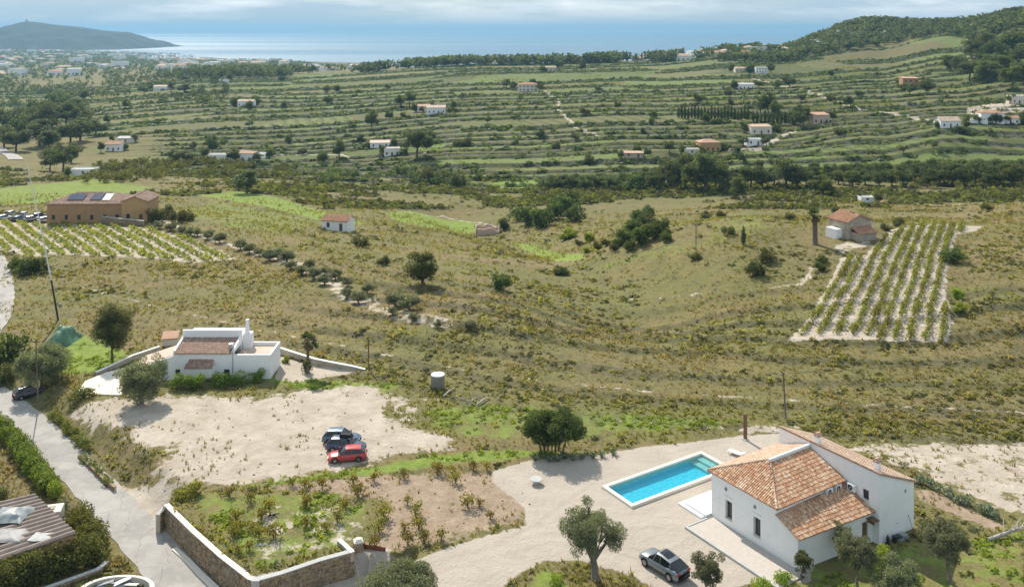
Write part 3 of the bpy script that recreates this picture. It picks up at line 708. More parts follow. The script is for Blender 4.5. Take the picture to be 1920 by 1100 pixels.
# sea
mb = MB(); n = 48
ring = [(26000*math.sin(-1.2+2.4*i/n), 26000*math.cos(-1.2+2.4*i/n), -80) for i in range(n+1)]
mb.add([(-2500,1500,-80),(2500,1500,-80)]+ring[::-1], [tuple(range(n+3))])
mb.build('sea', 'sea')['kind'] = 'structure'
# headland beyond the town
def headland():
    D = 6000.0
    prof = [(-420,90),(-300,74),(-160,64),(-60,60),(0,58),(22,52),(34,44),(50,40.5),(94,46),(151,51),(188,57),(232,61),(258,72),(278,82),(296,94),(330,97)]
    xs = np.linspace((-430-960)/FPX*D, (332-960)/FPX*D, 150); ysv = np.linspace(D-620, D+700, 60)
    pz = np.interp(xs, [(p-960)/FPX*D for p, _ in prof], [CAMH-(q-HY)/FPX*D for _, q in prof])
    X, Y = np.meshgrid(xs, ysv); t = (Y-D)/np.where(Y < D, 620, 700)
    prf = np.clip(1-np.abs(t)**1.5, 0, 1)
    Z = -84+(pz[None]+84)*prf + (fbm(X/160, Y/160, 31, 4)-.5)*46*np.clip(prf*3, 0, 1)*(1-np.exp(-((Y-D)/110)**2))
    idx = np.arange(X.size).reshape(X.shape)
    F = np.stack([idx[:-1,:-1], idx[:-1,1:], idx[1:,1:], idx[1:,:-1]], -1).reshape(-1, 4)
    o = obj('headland', mesh_np('headland', np.stack([X.ravel(), Y.ravel(), Z.ravel()], 1), F, 'far_scrub', smooth=True)); o['kind'] = 'structure'
headland()
# road ribbon with worn, slightly uneven edges
def ribbon(name, pts, w, mat, lift, nper=1.2):
    P = []
    for a, b in zip(pts[:-1], pts[1:]):
        n = max(1, int(math.hypot(b[0]-a[0], b[1]-a[1])/nper)); P += [tuple(a[k]+(b[k]-a[k])*i/n for k in range(3)) for i in range(n)]
    P.append(pts[-1]); V = []; F = []; m = 7
    Pn = np.array(P); sm = Pn.copy()
    for _ in range(6): sm[1:-1] = (sm[:-2]+sm[1:-1]*2+sm[2:])/4
    for i in range(len(sm)):
        d = sm[min(i+1, len(sm)-1)]-sm[max(i-1, 0)]; l = math.hypot(d[0], d[1]); nx, ny = -d[1]/l, d[0]/l
        for k in range(m):
            t = (k/(m-1)-.5)*2; ww = (w(i/len(sm)) if callable(w) else w)/2*(1+.05*math.sin(i*1.7+t*3)*abs(t)+random.uniform(-.03,.03)*(abs(t) > .9))
            x, y = sm[i][0]+nx*t*ww, sm[i][1]+ny*t*ww
            V.append((x, y, gz(x, y)+lift))
    for i in range(len(sm)-1):
        for k in range(m-1): F.append((i*m+k, i*m+k+1, (i+1)*m+k+1, (i+1)*m+k))
    mb = MB(); mb.add(V, F); o = mb.build(name, mat, smooth=True); o['kind'] = 'structure'; return o
ribbon('road', ROAD, lambda t: 3.7+1.0*t, 'asphalt', .05)
def hz(px, py, dz=0): x, y, z = hit(px, py); return (x, y, z+dz)
ribbon('road', [hz(-40,640), hz(-8,600), hz(2,560), hz(0,520), hz(-14,480), hz(-40,455)], 4.6, 'asphalt', .12)
ribbon('road', [hz(-60,262), hz(-10,276), hz(22,292), hz(30,300)], 7.0, 'asphalt', .3, 4)
# air
def haze():
    mb = MB(); mb.box(-27000, 27000, -300, 27000, -95, 118)
    o = mb.build('haze', 'plaster'); o['kind'] = 'stuff'; o['label'] = 'thin blue sea haze over the valley and coast'
    m = bpy.data.materials.new('haze_air'); m.use_nodes = True; nt = m.node_tree
    for n in list(nt.nodes): nt.nodes.remove(n)
    out = nt.nodes.new("ShaderNodeOutputMaterial"); pv = nt.nodes.new("ShaderNodeVolumePrincipled")
    pv.inputs['Color'].default_value = (.28, .53, .77, 1); pv.inputs['Density'].default_value = 9.0e-5; pv.inputs['Anisotropy'].default_value = .25
    nt.links.new(pv.outputs[0], out.inputs['Volume']); o.data.materials.clear(); o.data.materials.append(m)
haze()
# ------------------------------------------------------------------ walls with openings, windows, doors
def wall(mb, A, B, z0, zA, zB, th, ops=()):
    """wall from A to B, outside on the right hand of A->B; ops: (s0, s1, za, zb) holes"""
    ax, ay = A; L = math.hypot(B[0]-ax, B[1]-ay); dx, dy = (B[0]-ax)/L, (B[1]-ay)/L; ix, iy = -dy*th, dx*th
    top = lambda s: zA+(zB-zA)*s/L
    def piece(s0, s1, a0, a1, b0, b1):
        p = lambda s: (ax+dx*s, ay+dy*s); p0 = p(s0); p1 = p(s1)
        mb.hexa([(p0[0],p0[1],a0),(p1[0],p1[1],a1),(p1[0]+ix,p1[1]+iy,a1),(p0[0]+ix,p0[1]+iy,a0)],
                [(p0[0],p0[1],b0),(p1[0],p1[1],b1),(p1[0]+ix,p1[1]+iy,b1),(p0[0]+ix,p0[1]+iy,b0)])
    s = 0
    for s0, s1, za, zb in sorted(ops):
        if s0 > s: piece(s, s0, z0, z0, top(s), top(s0))
        if za > z0: piece(s0, s1, z0, z0, za, za)
        piece(s0, s1, zb, zb, top(s0), top(s1)); s = s1
    piece(s, L, z0, z0, top(s), top(L))
def on_wall(A, B, s, z, off):
    L = math.hypot(B[0]-A[0], B[1]-A[1]); dx, dy = (B[0]-A[0])/L, (B[1]-A[1])/L
    return (A[0]+dx*s-dy*off*-1*-1, A[1]+dy*s+dx*off, z) if False else (A[0]+dx*s+dy*off, A[1]+dy*s-dx*off, z)
def wbox(mb, A, B, s0, s1, o0, o1, z0, z1):
    q = [on_wall(A,B,s0,0,o0), on_wall(A,B,s1,0,o0), on_wall(A,B,s1,0,o1), on_wall(A,B,s0,0,o1)]
    mb.hexa([(x,y,z0) for x,y,_ in q], [(x,y,z1) for x,y,_ in q])
def window(parent, A, B, op, depth=.2, frame='dark_metal', fw=.06, mull=True, sill=True, label=None):
    s0, s1, za, zb = op; mb = MB()
    wbox(mb,A,B,s0,s1,-depth-.06,-depth,za,za+fw); wbox(mb,A,B,s0,s1,-depth-.06,-depth,zb-fw,zb)
    wbox(mb,A,B,s0,s0+fw,-depth-.06,-depth,za+fw,zb-fw); wbox(mb,A,B,s1-fw,s1,-depth-.06,-depth,za+fw,zb-fw)
    if mull: c = (s0+s1)/2; wbox(mb,A,B,c-fw/2,c+fw/2,-depth-.06,-depth,za+fw,zb-fw)
    w = mb.build('window', frame, parent, label=label)
    g = MB(); wbox(g,A,B,s0+fw*.5,s1-fw*.5,-depth-.05,-depth-.03,za+fw*.5,zb-fw*.5); g.build('pane', 'window_glass', w)
    if sill: g = MB(); wbox(g,A,B,s0-.06,s1+.06,-depth,.06,za-.06,za+.004); g.build('sill', 'pale_stone', w)
    return w
def door(parent, A, B, op, mat='wood_brown', depth=.15):
    s0, s1, za, zb = op; mb = MB(); wbox(mb,A,B,s0,s1,-depth-.06,-depth,za,zb)
    for k in (.12,.56): wbox(mb,A,B,s0+.1,s1-.1,-depth,-depth+.02,za+(zb-za)*k,za+(zb-za)*(k+.32))
    d = mb.build('door', mat, parent); h = MB(); wbox(h,A,B,s1-.16,s1-.1,-depth,-depth+.06,za+.95,za+1.1); h.build('handle', 'grey_metal', d); return d

# ------------------------------------------------------------------ villa
V_RZ = math.atan2(AX[1], AX[0])
villa = thing('white_villa', 'large white rendered villa with terracotta tiled roofs beside the blue swimming pool', 'house', (VA[0], VA[1], 0), V_RZ)
ML, MQ, EH, RH = 8.3, 9.8, 4.62, 6.42
W1 = (1.88, 2.76, .80, 2.60); W2 = (5.48, 6.36, .80, 2.60)
F0, F1 = (10.75, 0.0), (11.5, 9.8)
mb = MB()
wall(mb, (0,0), (ML,0), -.4, EH, EH, .4, [W1, W2])
wall(mb, (0,MQ), (0,.4), -.4, EH, EH, .4, [(1.2,3.2,.3,2.5),(4.6,6.6,.3,2.5)])
mb.box(ML-.4, ML, .4, MQ, 3.4, EH-.02)
w = mb.build('wall', 'plaster', villa)
mb = MB()
wall(mb, (ML+.002,.0), F0, -.4, 4.08, 3.02, .35)
DO = (8.35, 9.15, .0, 2.15)
wall(mb, F0, F1, -.4, 3.0, 3.0, .35, [DO])
mb.build('annex_wall', 'plaster', villa, label='white walls of the low annex')
WH, WL, WP0, WP1, WQ1 = 6.7, 4.5, .17, 12.2, 15.3
UP = (10.41-WP0, 11.06-WP0, 3.68, 4.64)
mb = MB()
wall(mb, (WP0,MQ), (WP1,MQ), -.4, WH, WH, .4, [UP])
wall(mb, (WP1-.001,MQ+.4), (WP1-.001,WQ1), -.4, WH-.16, WL, .4)
wall(mb, (WP1-.4,WQ1), (WP0,WQ1), -.4, WL, WL, .4)
wall(mb, (WP0,WQ1-.4), (WP0,MQ+.4), -.4, WL+.1, WH-.16, .4)
mb.build('wing_wall', 'plaster', villa, label='tall white wall of the narrow back wing')
window(villa, (0,0), (ML,0), W1, .3, 'wood_brown'); window(villa, (0,0), (ML,0), W2, .3, 'wood_brown')
window(villa, (WP0,MQ), (WP1,MQ), UP, .14)
window(villa, (0,MQ), (0,.4), (1.2,3.2,.3,2.5), .2, sill=False); window(villa, (0,MQ), (0,.4), (4.6,6.6,.3,2.5), .2, sill=False)
door(villa, F0, F1, DO)
# hip roof
o = .28; ez = EH+.02
e0, e1, e2, e3 = (-o,-o,ez), (ML+o,-o,ez), (ML+o,MQ-.02,ez), (-o,MQ-.02,ez)
r1, r2 = (4.15, 3.75, RH), (4.15, MQ-.02, RH)
st = .30                                                    # the viewer-side slope starts below the ridge upstand
k = st/(RH-ez); r1f = (r1[0]+(ML+o-4.15)*.02, r1[1], RH-st); r2f = (r2[0], r2[1], RH-st)
rb = MB(); slab(rb, [e0, e1, r1], .1); slab(rb, [e0, r1, r2, e3], .1); slab(rb, [e1, e2, (4.16,MQ-.02,RH-st), (4.16,3.75,RH-st)], .1)
roof = rb.build('roof', 'terracotta_flat', villa)
tb = MB(); tile_plane(tb, [e0, e1, r1], (0,1)); tb.build('roof_tiles', 'roof_tile', roof, kind='stuff', label='rust red tiles on the left hip slope')
tb = MB(); tile_plane(tb, [e1, e2, (4.3,MQ-.02,RH-st), (4.3,3.75,RH-st)], (0,1)); tb.build('roof_tiles', 'roof_tile', roof, kind='stuff', label='mottled orange and cream tiles on the slope above the annex')
tb = MB(); tile_plane(tb, [e3, e0, r1, r2], (0,1)); tb.build('roof_tiles', 'roof_tile_pale', roof, kind='stuff', label='tiles coloured paler for the sunlight on the slope towards the pool')  # sunlight painted in: paler tile colour than the roof's other slopes
tb = MB(); ridge_tiles(tb, (e1[0],e1[1],ez+.05), (r1[0]+.1,r1[1],RH-st+.1)); ridge_tiles(tb, (e0[0],e0[1],ez+.05), (r1[0],r1[1],RH+.06)); tb.build('hip_tiles', 'roof_tile_pale', roof, kind='stuff')
tb = MB(); tb.box(4.04, 4.24, 3.72, MQ-.03, RH-st-.25, RH+.08); tb.build('ridge_upstand', 'plaster', roof)
tb = MB(); tb.box(-o+.02, ML+o-.02, -o+.03, -.003, EH-.10, EH-.0); tb.box(ML+.003, ML+o-.03, .0, MQ-.03, EH-.10, EH-.0); tb.build('eave_band', 'plaster', roof)
# annex roof
a0, a1, a2, a3 = (F0[0]+.28,-.22,2.98), (F1[0]+.26,MQ-.02,2.98), (ML+.004,MQ-.02,4.12), (ML+.004,-.22,4.12)
rb = MB(); slab(rb, [a0,a1,a2,a3], .1); ro2 = rb.build('annex_roof', 'terracotta_flat', villa)
tb = MB(); tile_plane(tb, [a0,a1,a2,a3], (0,1)); tb.build('roof_tiles', 'roof_tile', ro2, kind='stuff', label='weathered rust and brown tiles on the low annex roof')
# wing roof: single pitch falling away from the viewer
g0, g1, g2, g3 = (WP0-.12,WQ1+.3,WL-.02), (WP1+.14,WQ1+.3,WL-.02), (WP1+.14,MQ-.08,WH+.08), (WP0-.12,MQ-.08,WH+.08)
rb = MB(); slab(rb, [g0,g1,g2,g3], .1); ro3 = rb.build('wing_roof', 'terracotta_flat', villa)
tb = MB(); tile_plane(tb, [g0,g1,g2,g3], (0,1)); tb.build('roof_tiles', 'roof_tile_pale', ro3, kind='stuff')
for cp, cq, ch in ((4.6, 10.5, .75), (11.2, 10.9, .85)):
    c = MB(); zt = WH+.08-(cq-MQ)*.41; c.box(cp-.26, cp+.26, cq-.26, cq+.26, zt-.5, zt+ch); ch_o = c.build('chimney', 'plaster', ro3)
    c = MB()
    for dx in (-.2,.2):
        for dy in (-.2,.2): c.box(cp+dx-.06, cp+dx+.06, cq+dy-.06, cq+dy+.06, zt+ch, zt+ch+.2)
    c.hexa([(cp-.36,cq-.36,zt+ch+.2),(cp+.36,cq-.36,zt+ch+.2),(cp+.36,cq+.36,zt+ch+.2),(cp-.36,cq+.36,zt+ch+.2)], [(cp-.1,cq-.3,zt+ch+.42),(cp+.1,cq-.3,zt+ch+.42),(cp+.1,cq+.3,zt+ch+.42),(cp-.1,cq+.3,zt+ch+.42)])
    c.build('chimney_cap', 'terracotta_flat', ch_o)
# small fittings on the walls
def fit(name, A, B, s, z, w, h, d, mat):
    m = MB(); wbox(m, A, B, s-w/2, s+w/2, 0.003, d, z-h/2, z+h/2); return m.build(name, mat, villa)
for s, z in ((2.0, 3.65), (5.7, 3.55)): fit('wall_lamp', (0,0), (ML,0), s, z, .22, .26, .12, 'tarp_pale')
for s, z in ((.85, 2.3), (4.1, 1.95), (7.4, 1.6)): fit('vent_cover', (0,0), (ML,0), s, z, .2, .2, .03, 'white_paint')
fit('vent_cover', (WP1,MQ), (WP1,WQ1), 4.1, 4.0, .22, .3, .05, 'grey_metal')
fit('vent_cover', (WP1,MQ), (WP1,WQ1), 2.8, 1.3, .2, .2, .04, 'white_paint')
m = MB(); wbox(m, F0, F1, 8.9, 9.7, .0, .9, 2.42, 2.5); wbox(m, F0, F1, 9.05, 9.12, .02, .8, 2.1, 2.42); m.build('door_canopy', 'wood_brown', villa)
for s in (1.75, 5.35): m = MB(); wbox(m, (0,0), (ML,0), s, s+1.15, .003, .02, 2.98, 3.02); m.build('lintel_shadow_line', 'concrete', villa)  # shadow lines above the two windows, laid on as thin grey strips
# terraces
m = MB(); m.cbox(-3.05, -.003, -.75, 10.4, -.3, .36, .03); m.cbox(-3.55, -3.053, -1.2, 10.4, -.3, .17, .03); m.cbox(-3.05, -.2, -1.2, -.753, -.3, .17, .03)
t_ = m.build('pool_terrace', 'white_paint'); t_.location = (VA[0], VA[1], 0); t_.rotation_euler = (0,0,V_RZ); t_['kind'] = 'structure'
m = MB(); m.box(.25, 11.6, -3.45, -.02, -.3, .10); t_ = m.build('paved_terrace', 'paver'); t_.location = (VA[0], VA[1], 0); t_.rotation_euler = (0,0,V_RZ); t_['kind'] = 'structure'
m = MB(); m.cbox(.1, 12.6, -3.75, -3.453, -.3, .20, .03); m.cbox(.0, .247, -3.45, -.1, -.3, .16, .03); t_ = m.build('kerb', 'concrete'); t_.location = (VA[0], VA[1], 0); t_.rotation_euler = (0,0,V_RZ); t_['kind'] = 'structure'
# air conditioners on the wall between the two roofs
def vpt(p, q, z=0): x, y = vw(p, q); return (x, y, z)
def aircon(p, q, z, rz, label):
    t = thing('air_conditioner', label, 'air conditioner', vpt(p, q, z), V_RZ+rz, 'air conditioners on the villa')
    m = MB(); m.cbox(.08, .42, -.42, .42, 0, .66, .03); m.build('casing', 'white_paint', t)
    m = MB(); n = 16
    m.add([(.428, -.08+.26*math.cos(2*math.pi*k/n), .33+.26*math.sin(2*math.pi*k/n)) for k in range(n)], [tuple(range(n))]); g = m.build('fan_grille', 'fan_dark', t)
    m = MB(); m.tube([(.432,-.08,.33),(.445,-.08,.33)], .07, 8); m.build('fan_hub', 'white_paint', g)
    for s in (-.3,.3):
        m = MB(); m.box(0, .42, s-.03, s+.03, -.08, -.004); m.build('bracket', 'grey_metal', t)
aircon(ML, 7.15, 4.22-.30, 0, 'white air conditioner on the villa wall, the one farthest from the tall wing')
aircon(ML, 8.45, 4.22-.30, 0, 'white air conditioner on the villa wall, middle one of three')
aircon(9.35, MQ, 4.0, -math.pi/2, 'white air conditioner fixed to the tall wing wall')
# clutter behind the annex
t = thing('gas_bottle', 'dark gas bottle against the tall wing of the villa', 'gas bottle', vpt(12.55, 10.6), V_RZ); m = MB(); m.lathe([(.15,0),(.16,.1),(.16,.6),(.08,.75),(.05,.8),(.05,.88)], 12); m.build('bottle', 'dark_metal', t, True); m = MB(); m.lathe([(.07,.88),(.07,.93)], 8); m.build('valve', 'grey_metal', t)
t = thing('storage_box', 'low pale box with a dark lid by the villa wall', 'box', vpt(12.75, 12.4), V_RZ); m = MB(); m.box(-.3,.3,-.7,.7,0,.4); m.build('body', 'tarp_pale', t); m = MB(); m.cbox(-.32,.32,-.72,-.1,.402,.47,.02); m.build('lid', 'dark_metal', t)
t = thing('rubbish_bin', 'small black bin beside the gas bottle', 'bin', vpt(12.7, 11.4), V_RZ); m = MB(); m.lathe([(.16,0),(.21,.55),(.23,.57),(.20,.6)], 12); m.build('body', 'rubber', t); m = MB(); m.lathe([(.22,.601),(.1,.66)], 12); m.build('lid', 'dark_metal', t)
t = thing('garden_broom', 'broom leaning on the end wall of the villa', 'broom', vpt(12.5, 14.3), V_RZ); m = MB(); m.tube([(.3,0,.22),(-.24,0,1.6)], .025, 6); m.build('handle', 'wood_brown', t); m = MB(); m.hexa([(.2,-.16,0),(.42,-.16,0),(.42,.16,0),(.2,.16,0)], [(.26,-.06,.26),(.34,-.06,.26),(.34,.06,.26),(.26,.06,.26)]); m.build('bristles', 'dry_leaf', t)

# ------------------------------------------------------------------ pool
pool = thing('swimming_pool', 'long rectangular turquoise swimming pool with cream stone coping', 'pool', (VA[0], VA[1], 0), V_RZ)
p0, p1, q0, q1 = -10.43, -5.48, -5.75, 8.94; c = .48; ct = .24; wz = .06; fz = -.62
m = MB()
m.cbox(p0, p1, q0, q0+c, -.3, ct); m.cbox(p0, p1, q1-c, q1, -.3, ct); m.cbox(p0, p0+c, q0+c, q1-c, -.3, ct); m.cbox(p1-c, p1, q0+c, q1-c, -.3, ct)
m.build('coping', 'pale_stone', pool)
m = MB(); i = .02
x0, x1, y0, y1 = p0+c-i, p1-c+i, q0+c-i, q1-c+i
m.add([(x0,y0,fz),(x1,y0,fz),(x1,y1,fz),(x0,y1,fz),(x0,y0,ct-.1),(x1,y0,ct-.1),(x1,y1,ct-.1),(x0,y1,ct-.1)], [(0,1,2,3),(0,4,5,1),(1,5,6,2),(2,6,7,3),(3,7,4,0)])
m.build('basin', 'pool_tile', pool)
m = MB(); m.box(x0+.002, x0+2.6, y1-1.7, y1-.003, fz+.003, -.34); m.box(x0+.002, x0+2.6, y1-.9, y1-.003, -.338, -.1); m.build('steps', 'pale_stone', pool)
m = MB(); m.add([(x0,y0,wz),(x1,y0,wz),(x1,y1,wz),(x0,y1,wz)], [(0,1,2,3)]); m.build('water', 'pool_water', pool)
m = MB(); m.box(p1-c-.3, p1-c-.02, 1.2, 1.5, -.02, .05); m.build('skimmer', 'white_paint', pool)
# post, lounger and bird bath round the pool
x, y = at(1408, 842, 0); t = thing('wooden_post', 'dark brown square post standing behind the villa roof by the pool', 'post', (x, y+2.5, 0), V_RZ)
m = MB(); m.box(-.16,.16,-.16,.16,-.3,3.0); m.build('shaft', 'wood_brown', t); m = MB(); m.cbox(-.2,.2,-.2,.2,3.002,3.08,.03); m.build('cap', 'wood_brown', t); m = MB(); m.cbox(-.3,.3,-.3,.3,-.1,.12,.03); m.build('footing', 'concrete', t)
x, y = at(1381, 853, 0); t = thing('sun_lounger', 'white flat sun lounger at the far end of the pool', 'sun lounger', (x, y, 0), V_RZ+.25)
m = MB(); m.cbox(-1.0,.45,-.36,.36,.28,.36,.02); m.build('bed', 'white_paint', t); m = MB(); m.hexa([(.46,-.36,.28),(1.05,-.36,.55),(1.05,.36,.55),(.46,.36,.28)], [(.46,-.36,.36),(1.03,-.36,.63),(1.03,.36,.63),(.46,.36,.36)]); m.build('backrest', 'white_paint', t)
for sx in (-.85,.7):
    for sy in (-.3,.3): m = MB(); m.box(sx-.04,sx+.04,sy-.04,sy+.04,0,.279); m.build('leg', 'white_paint', t)
x, y = at(1005, 906, 0); t = thing('stone_table', 'round pale stone table alone on the gravel', 'table', (x, y, 0))
m = MB(); m.lathe([(.3,0),(.28,.06),(.14,.12),(.12,.35),(.2,.42)], 14); m.build('pedestal', 'concrete', t, True); m = MB(); m.lathe([(.5,.421),(.66,.45),(.68,.5),(.66,.53)], 24); m.build('table_top', 'concrete', t)
# ------------------------------------------------------------------ cars
def car(label, loc, rz, L, W, H, paint_m, style='hatch', box=False, cat='car', group=None, name='parked_car'):
    """x forward; body lofted from stations, cabin of glass with painted roof and pillars"""
    t = thing(name, label, cat, loc, rz, group)
    h2 = L/2; bz = .24 if style == 'suv' else .18; belt = H*.60; hood = H*(.585 if style == 'suv' else .56)
    rear = H*(.66 if style == 'suv' else .62)
    st = [(-h2, .80, bz+.16, rear*.78), (-h2+.08, .93, bz+.02, rear*.93), (-h2+.35, .98, bz, rear), (-h2*.45, 1.0, bz, belt+.02), (0, 1.0, bz, belt), (h2*.38, 1.0, bz, belt-.02), (h2*.5, .99, bz, hood+.01), (h2*.8, .96, bz, hood*.93), (h2-.12, .88, bz+.03, hood*.80), (h2, .74, bz+.14, hood*.62)]
    V = []; F = []; hw = W/2
    for x, k, zb, zt in st:
        w = hw*k; mid = zb+(zt-zb)*.55
        ring = [(-w*.86, zb), (-w, zb+(mid-zb)*.4), (-w*1.0, mid), (-w*.95, zt-.06), (-w*.84, zt), (0, zt+.035), (w*.84, zt), (w*.95, zt-.06), (w*1.0, mid), (w, zb+(mid-zb)*.4), (w*.86, zb)]
        V += [(x, y, z) for y, z in ring]
    n = 11
    for i in range(len(st)-1):
        for k in range(n): a = i*n+k; b = i*n+(k+1) % n; F.append((a, b, b+n, a+n))
    F += [tuple(range(n)), tuple(range((len(st)-1)*n+n-1, (len(st)-1)*n-1, -1))]
    m = MB(); m.add(V, F); body = m.build('body', paint_m, t, True)
    if style == 'suv': cab = [(-h2+.12, .80, rear+.0, rear+.03), (-h2*.58, .86, rear-.04, H*.90), (-h2*.12, .88, belt-.03, H), (h2*.10, .88, belt-.03, H*.985), (h2*.50, .90, hood-.02, hood+.03)]
    else: cab = [(-h2+.14, .84, rear-.02, rear+.05), (-h2*.72, .86, rear-.04, H*.95), (-h2*.2, .87, belt-.03, H), (h2*.08, .87, belt-.03, H*.985), (h2*.48, .89, hood-.02, hood+.03)]
    V = []; F = []
    for x, k, zb, zt in cab:
        w = hw*k; tw = w*.80 if zt-zb > .12 else w*.96
        V += [(x, -w, zb), (x, -tw, zt-.04), (x, -tw*.9, zt), (x, tw*.9, zt), (x, tw, zt-.04), (x, w, zb)]
    for i in range(len(cab)-1):
        for k in range(5): a = i*6+k; F.append((a, a+1, a+7, a+6))
    F += [tuple(range(6)), tuple(range((len(cab)-1)*6+5, (len(cab)-1)*6-1, -1))]
    m = MB(); m.add(V, F); m.build('window_band', 'car_glass', t)
    m = MB(); b, c = cab[1], cab[3]; mm = cab[2]; V = []
    for x, k, zb, zt in (b, mm, c):
        tw = hw*k*.80; V += [(x, -tw-.012, zt-.045), (x, -tw*.9, zt+.015), (x, tw*.9, zt+.015), (x, tw+.012, zt-.045)]
    m.add(V, [(0,1,5,4),(1,2,6,5),(2,3,7,6),(4,5,9,8),(5,6,10,9),(6,7,11,10)]); ro = m.build('roof', paint_m, t, True)
    if style == 'suv':
        m = MB(); x0, x1 = -h2*.4, h2*.06; wz = hw*.5; m.add([(x0,-wz,H*.955+.02),(x1,-wz,H*.99+.022),(x1,wz,H*.99+.022),(x0,wz,H*.955+.02),(-h2*.12,-wz,H+.03),(-h2*.12,wz,H+.03)], [(0,4,5,3),(4,1,2,5)]); m.build('sunroof', 'car_glass', ro)
    for i in (1, 2, 3):
        for s in (-1, 1):
            x, k, zb, zt = cab[i]; w = hw*k; tw = w*.80; m = MB()
            xe = x+(-.1 if i == 1 else (.28 if i == 3 else 0)); m.tube([(xe, s*(w+.012), zb+.01), (x, s*(tw+.012), zt-.03)], .04, 4); m.build('pillar', paint_m, t)
    wr = .37 if style == 'suv' else .31
    for x in (-h2*.60, h2*.62):
        for s in (-1, 1):
            y = s*(hw-.10)
            m = MB(); m.tube([(x, y-.11, wr), (x, y+.11, wr)], wr, 18); wh = m.build('wheel', 'rubber', t)
            m = MB(); m.tube([(x, y+s*.10, wr), (x, y+s*.125, wr)], wr*.64, 10)
            m.build('rim', 'rim_metal', wh)
            m = MB(); k = 14; m.add([(x+(wr+.07)*math.cos(math.pi*q/(k-1)), s*(hw*1.003+.002), wr+(wr+.07)*math.sin(math.pi*q/(k-1))) for q in range(k)], [tuple(range(k))]); m.build('wheel_arch', 'rubber', t)
    for s in (-1, 1):
        m = MB(); m.hexa([(h2-.20, s*hw*.55, hood*.66),(h2-.06, s*hw*.5, hood*.62),(h2-.16, s*hw*.88, hood*.66),(h2-.34, s*hw*.90, hood*.70)][::s], [(h2-.26, s*hw*.55, hood*.80),(h2-.10, s*hw*.5, hood*.74),(h2-.22, s*hw*.87, hood*.78),(h2-.42, s*hw*.92, hood*.82)][::s]); m.build('headlight', 'lamp_clear', t)
        m = MB(); m.box(-h2-.006, -h2+.16, min(s*hw*.45, s*hw*.9), max(s*hw*.45, s*hw*.9), rear*.74, rear*.88); m.build('tail_light', 'lamp_red', t)
        m = MB(); m.cbox(h2*.36, h2*.36+.14, min(s*hw*1.0, s*(hw+.18)), max(s*hw*1.0, s*(hw+.18)), belt-.02, belt+.14, .03); m.build('mirror', paint_m, t)
    m = MB(); m.box(-h2-.03, -h2+.1, -hw*.8, hw*.8, bz+.03, bz+.22); m.build('bumper', 'rubber', t); m = MB(); m.box(h2-.12, h2+.02, -hw*.66, hw*.66, bz+.05, bz+.24); m.build('bumper', 'rubber', t)
    if box:
        m = MB(); m.hexa([(-.75,-.38,H+.08),(.85,-.34,H+.08),(.85,.34,H+.08),(-.75,.38,H+.08)], [(-.65,-.32,H+.42),(.55,-.28,H+.40),(.55,.28,H+.40),(-.65,.32,H+.42)]); m.build('roof_box', 'rubber', t)
        for x in (-.45,.4): m = MB(); m.box(x-.03,x+.03,-.6,.6,H-.0,H+.079); m.build('roof_rail', 'grey_metal', t)
    return t
def yaw(dx, dy): return math.atan2(dy, dx)
car('grey coupe-backed sport utility car parked on the gravel beside the villa', (13.75, 81.15, 0.02), yaw(-.623,.78), 4.75, 1.95, 1.68, 'paint_grey', 'suv')
def gcar(label, px, py, hx, hy, *a, **k):
    x, y, z = hit(px, py); return car(label, (x, y, z+.01), yaw(hx, hy), *a, **k)
gcar('bright red hatchback parked on the sandy lot nearest the garden', 651, 861, -.98, -.15, 4.3, 1.75, 1.45, 'paint_red', group='cars parked on the sandy lot')
gcar('dark navy estate car with a black roof box on the sandy lot', 649, 843, .985, -.12, 4.5, 1.8, 1.48, 'paint_navy', box=True, group='cars parked on the sandy lot')
gcar('blue grey hatchback parked farthest from the garden on the sandy lot', 641, 828, .99, -.10, 4.4, 1.78, 1.5, 'paint_bluegrey', group='cars parked on the sandy lot')
gcar('black car parked half hidden under the shrubs by the lane', 56, 742, .75, .66, 4.1, 1.75, 1.48, 'paint_black')
# ------------------------------------------------------------------ plant prototypes (height about 1 unit scaled later)
def proto(kind, seed, mat, bark='bark', per=.75, size=.5, n=28, h=10.0, rx=4.0, low=.7, cz=.55, rz=.42, rmin=.9, rmax=1.7, trunk=.28, nl=4):
    cl = blob_clumps(seed, n, rx*.78, h*rz, h*cz, rmin, rmax, low)
    V, F, R = clumps_to_leaves(cl, per, size, np.random.default_rng(seed), .62, .7)
    top = np.percentile(V[:,2], 99.3); wid = np.percentile(np.hypot(V[:,0], V[:,1]), 97)
    tb = MB(); limbs(tb, seed, h*.8, rx*.55, trunk, .34, nl)
    return dict(crown=mesh_np('crown', V, F, mat, {'rnd': R}), trunk=tb.mesh('trunk', bark, True), h=float(top), w=float(wid*2), V=V, R=R)
def cypress_proto(seed):
    rng = np.random.default_rng(seed); cl = []
    for i in range(16):
        z = 1.0+i*.58; r = .95*min(1, .55+.09*i)*(1-max(0, i-6)/10.5)+.12
        a = rng.random()*6.28; cl.append(((.18*math.cos(a), .18*math.sin(a), z), (r, r, .75)))
    V, F, R = clumps_to_leaves(cl, .6, .36, rng, .5, .8); tb = MB(); tb.tube([(0,0,-.3),(0,0,9)], [.16,.05], 6)
    return dict(crown=mesh_np('crown', V, F, 'carob_leaf', {'rnd': R}), trunk=tb.mesh('trunk', 'bark'), h=float(V[:,2].max()), w=float(np.percentile(np.hypot(V[:,0], V[:,1]), 97)*2), V=V, R=R)
PINE = [proto('pine', s, 'pine_leaf', per=.5+.05*(s % 4), n=18+3*(s % 5), rx=3.4+.35*(s % 4), rz=.36+.03*(s % 3)) for s in (1,2,3,4,5,6,7)]
PINEL = [proto('pine', s, 'pine_light') for s in (11,12,13)]
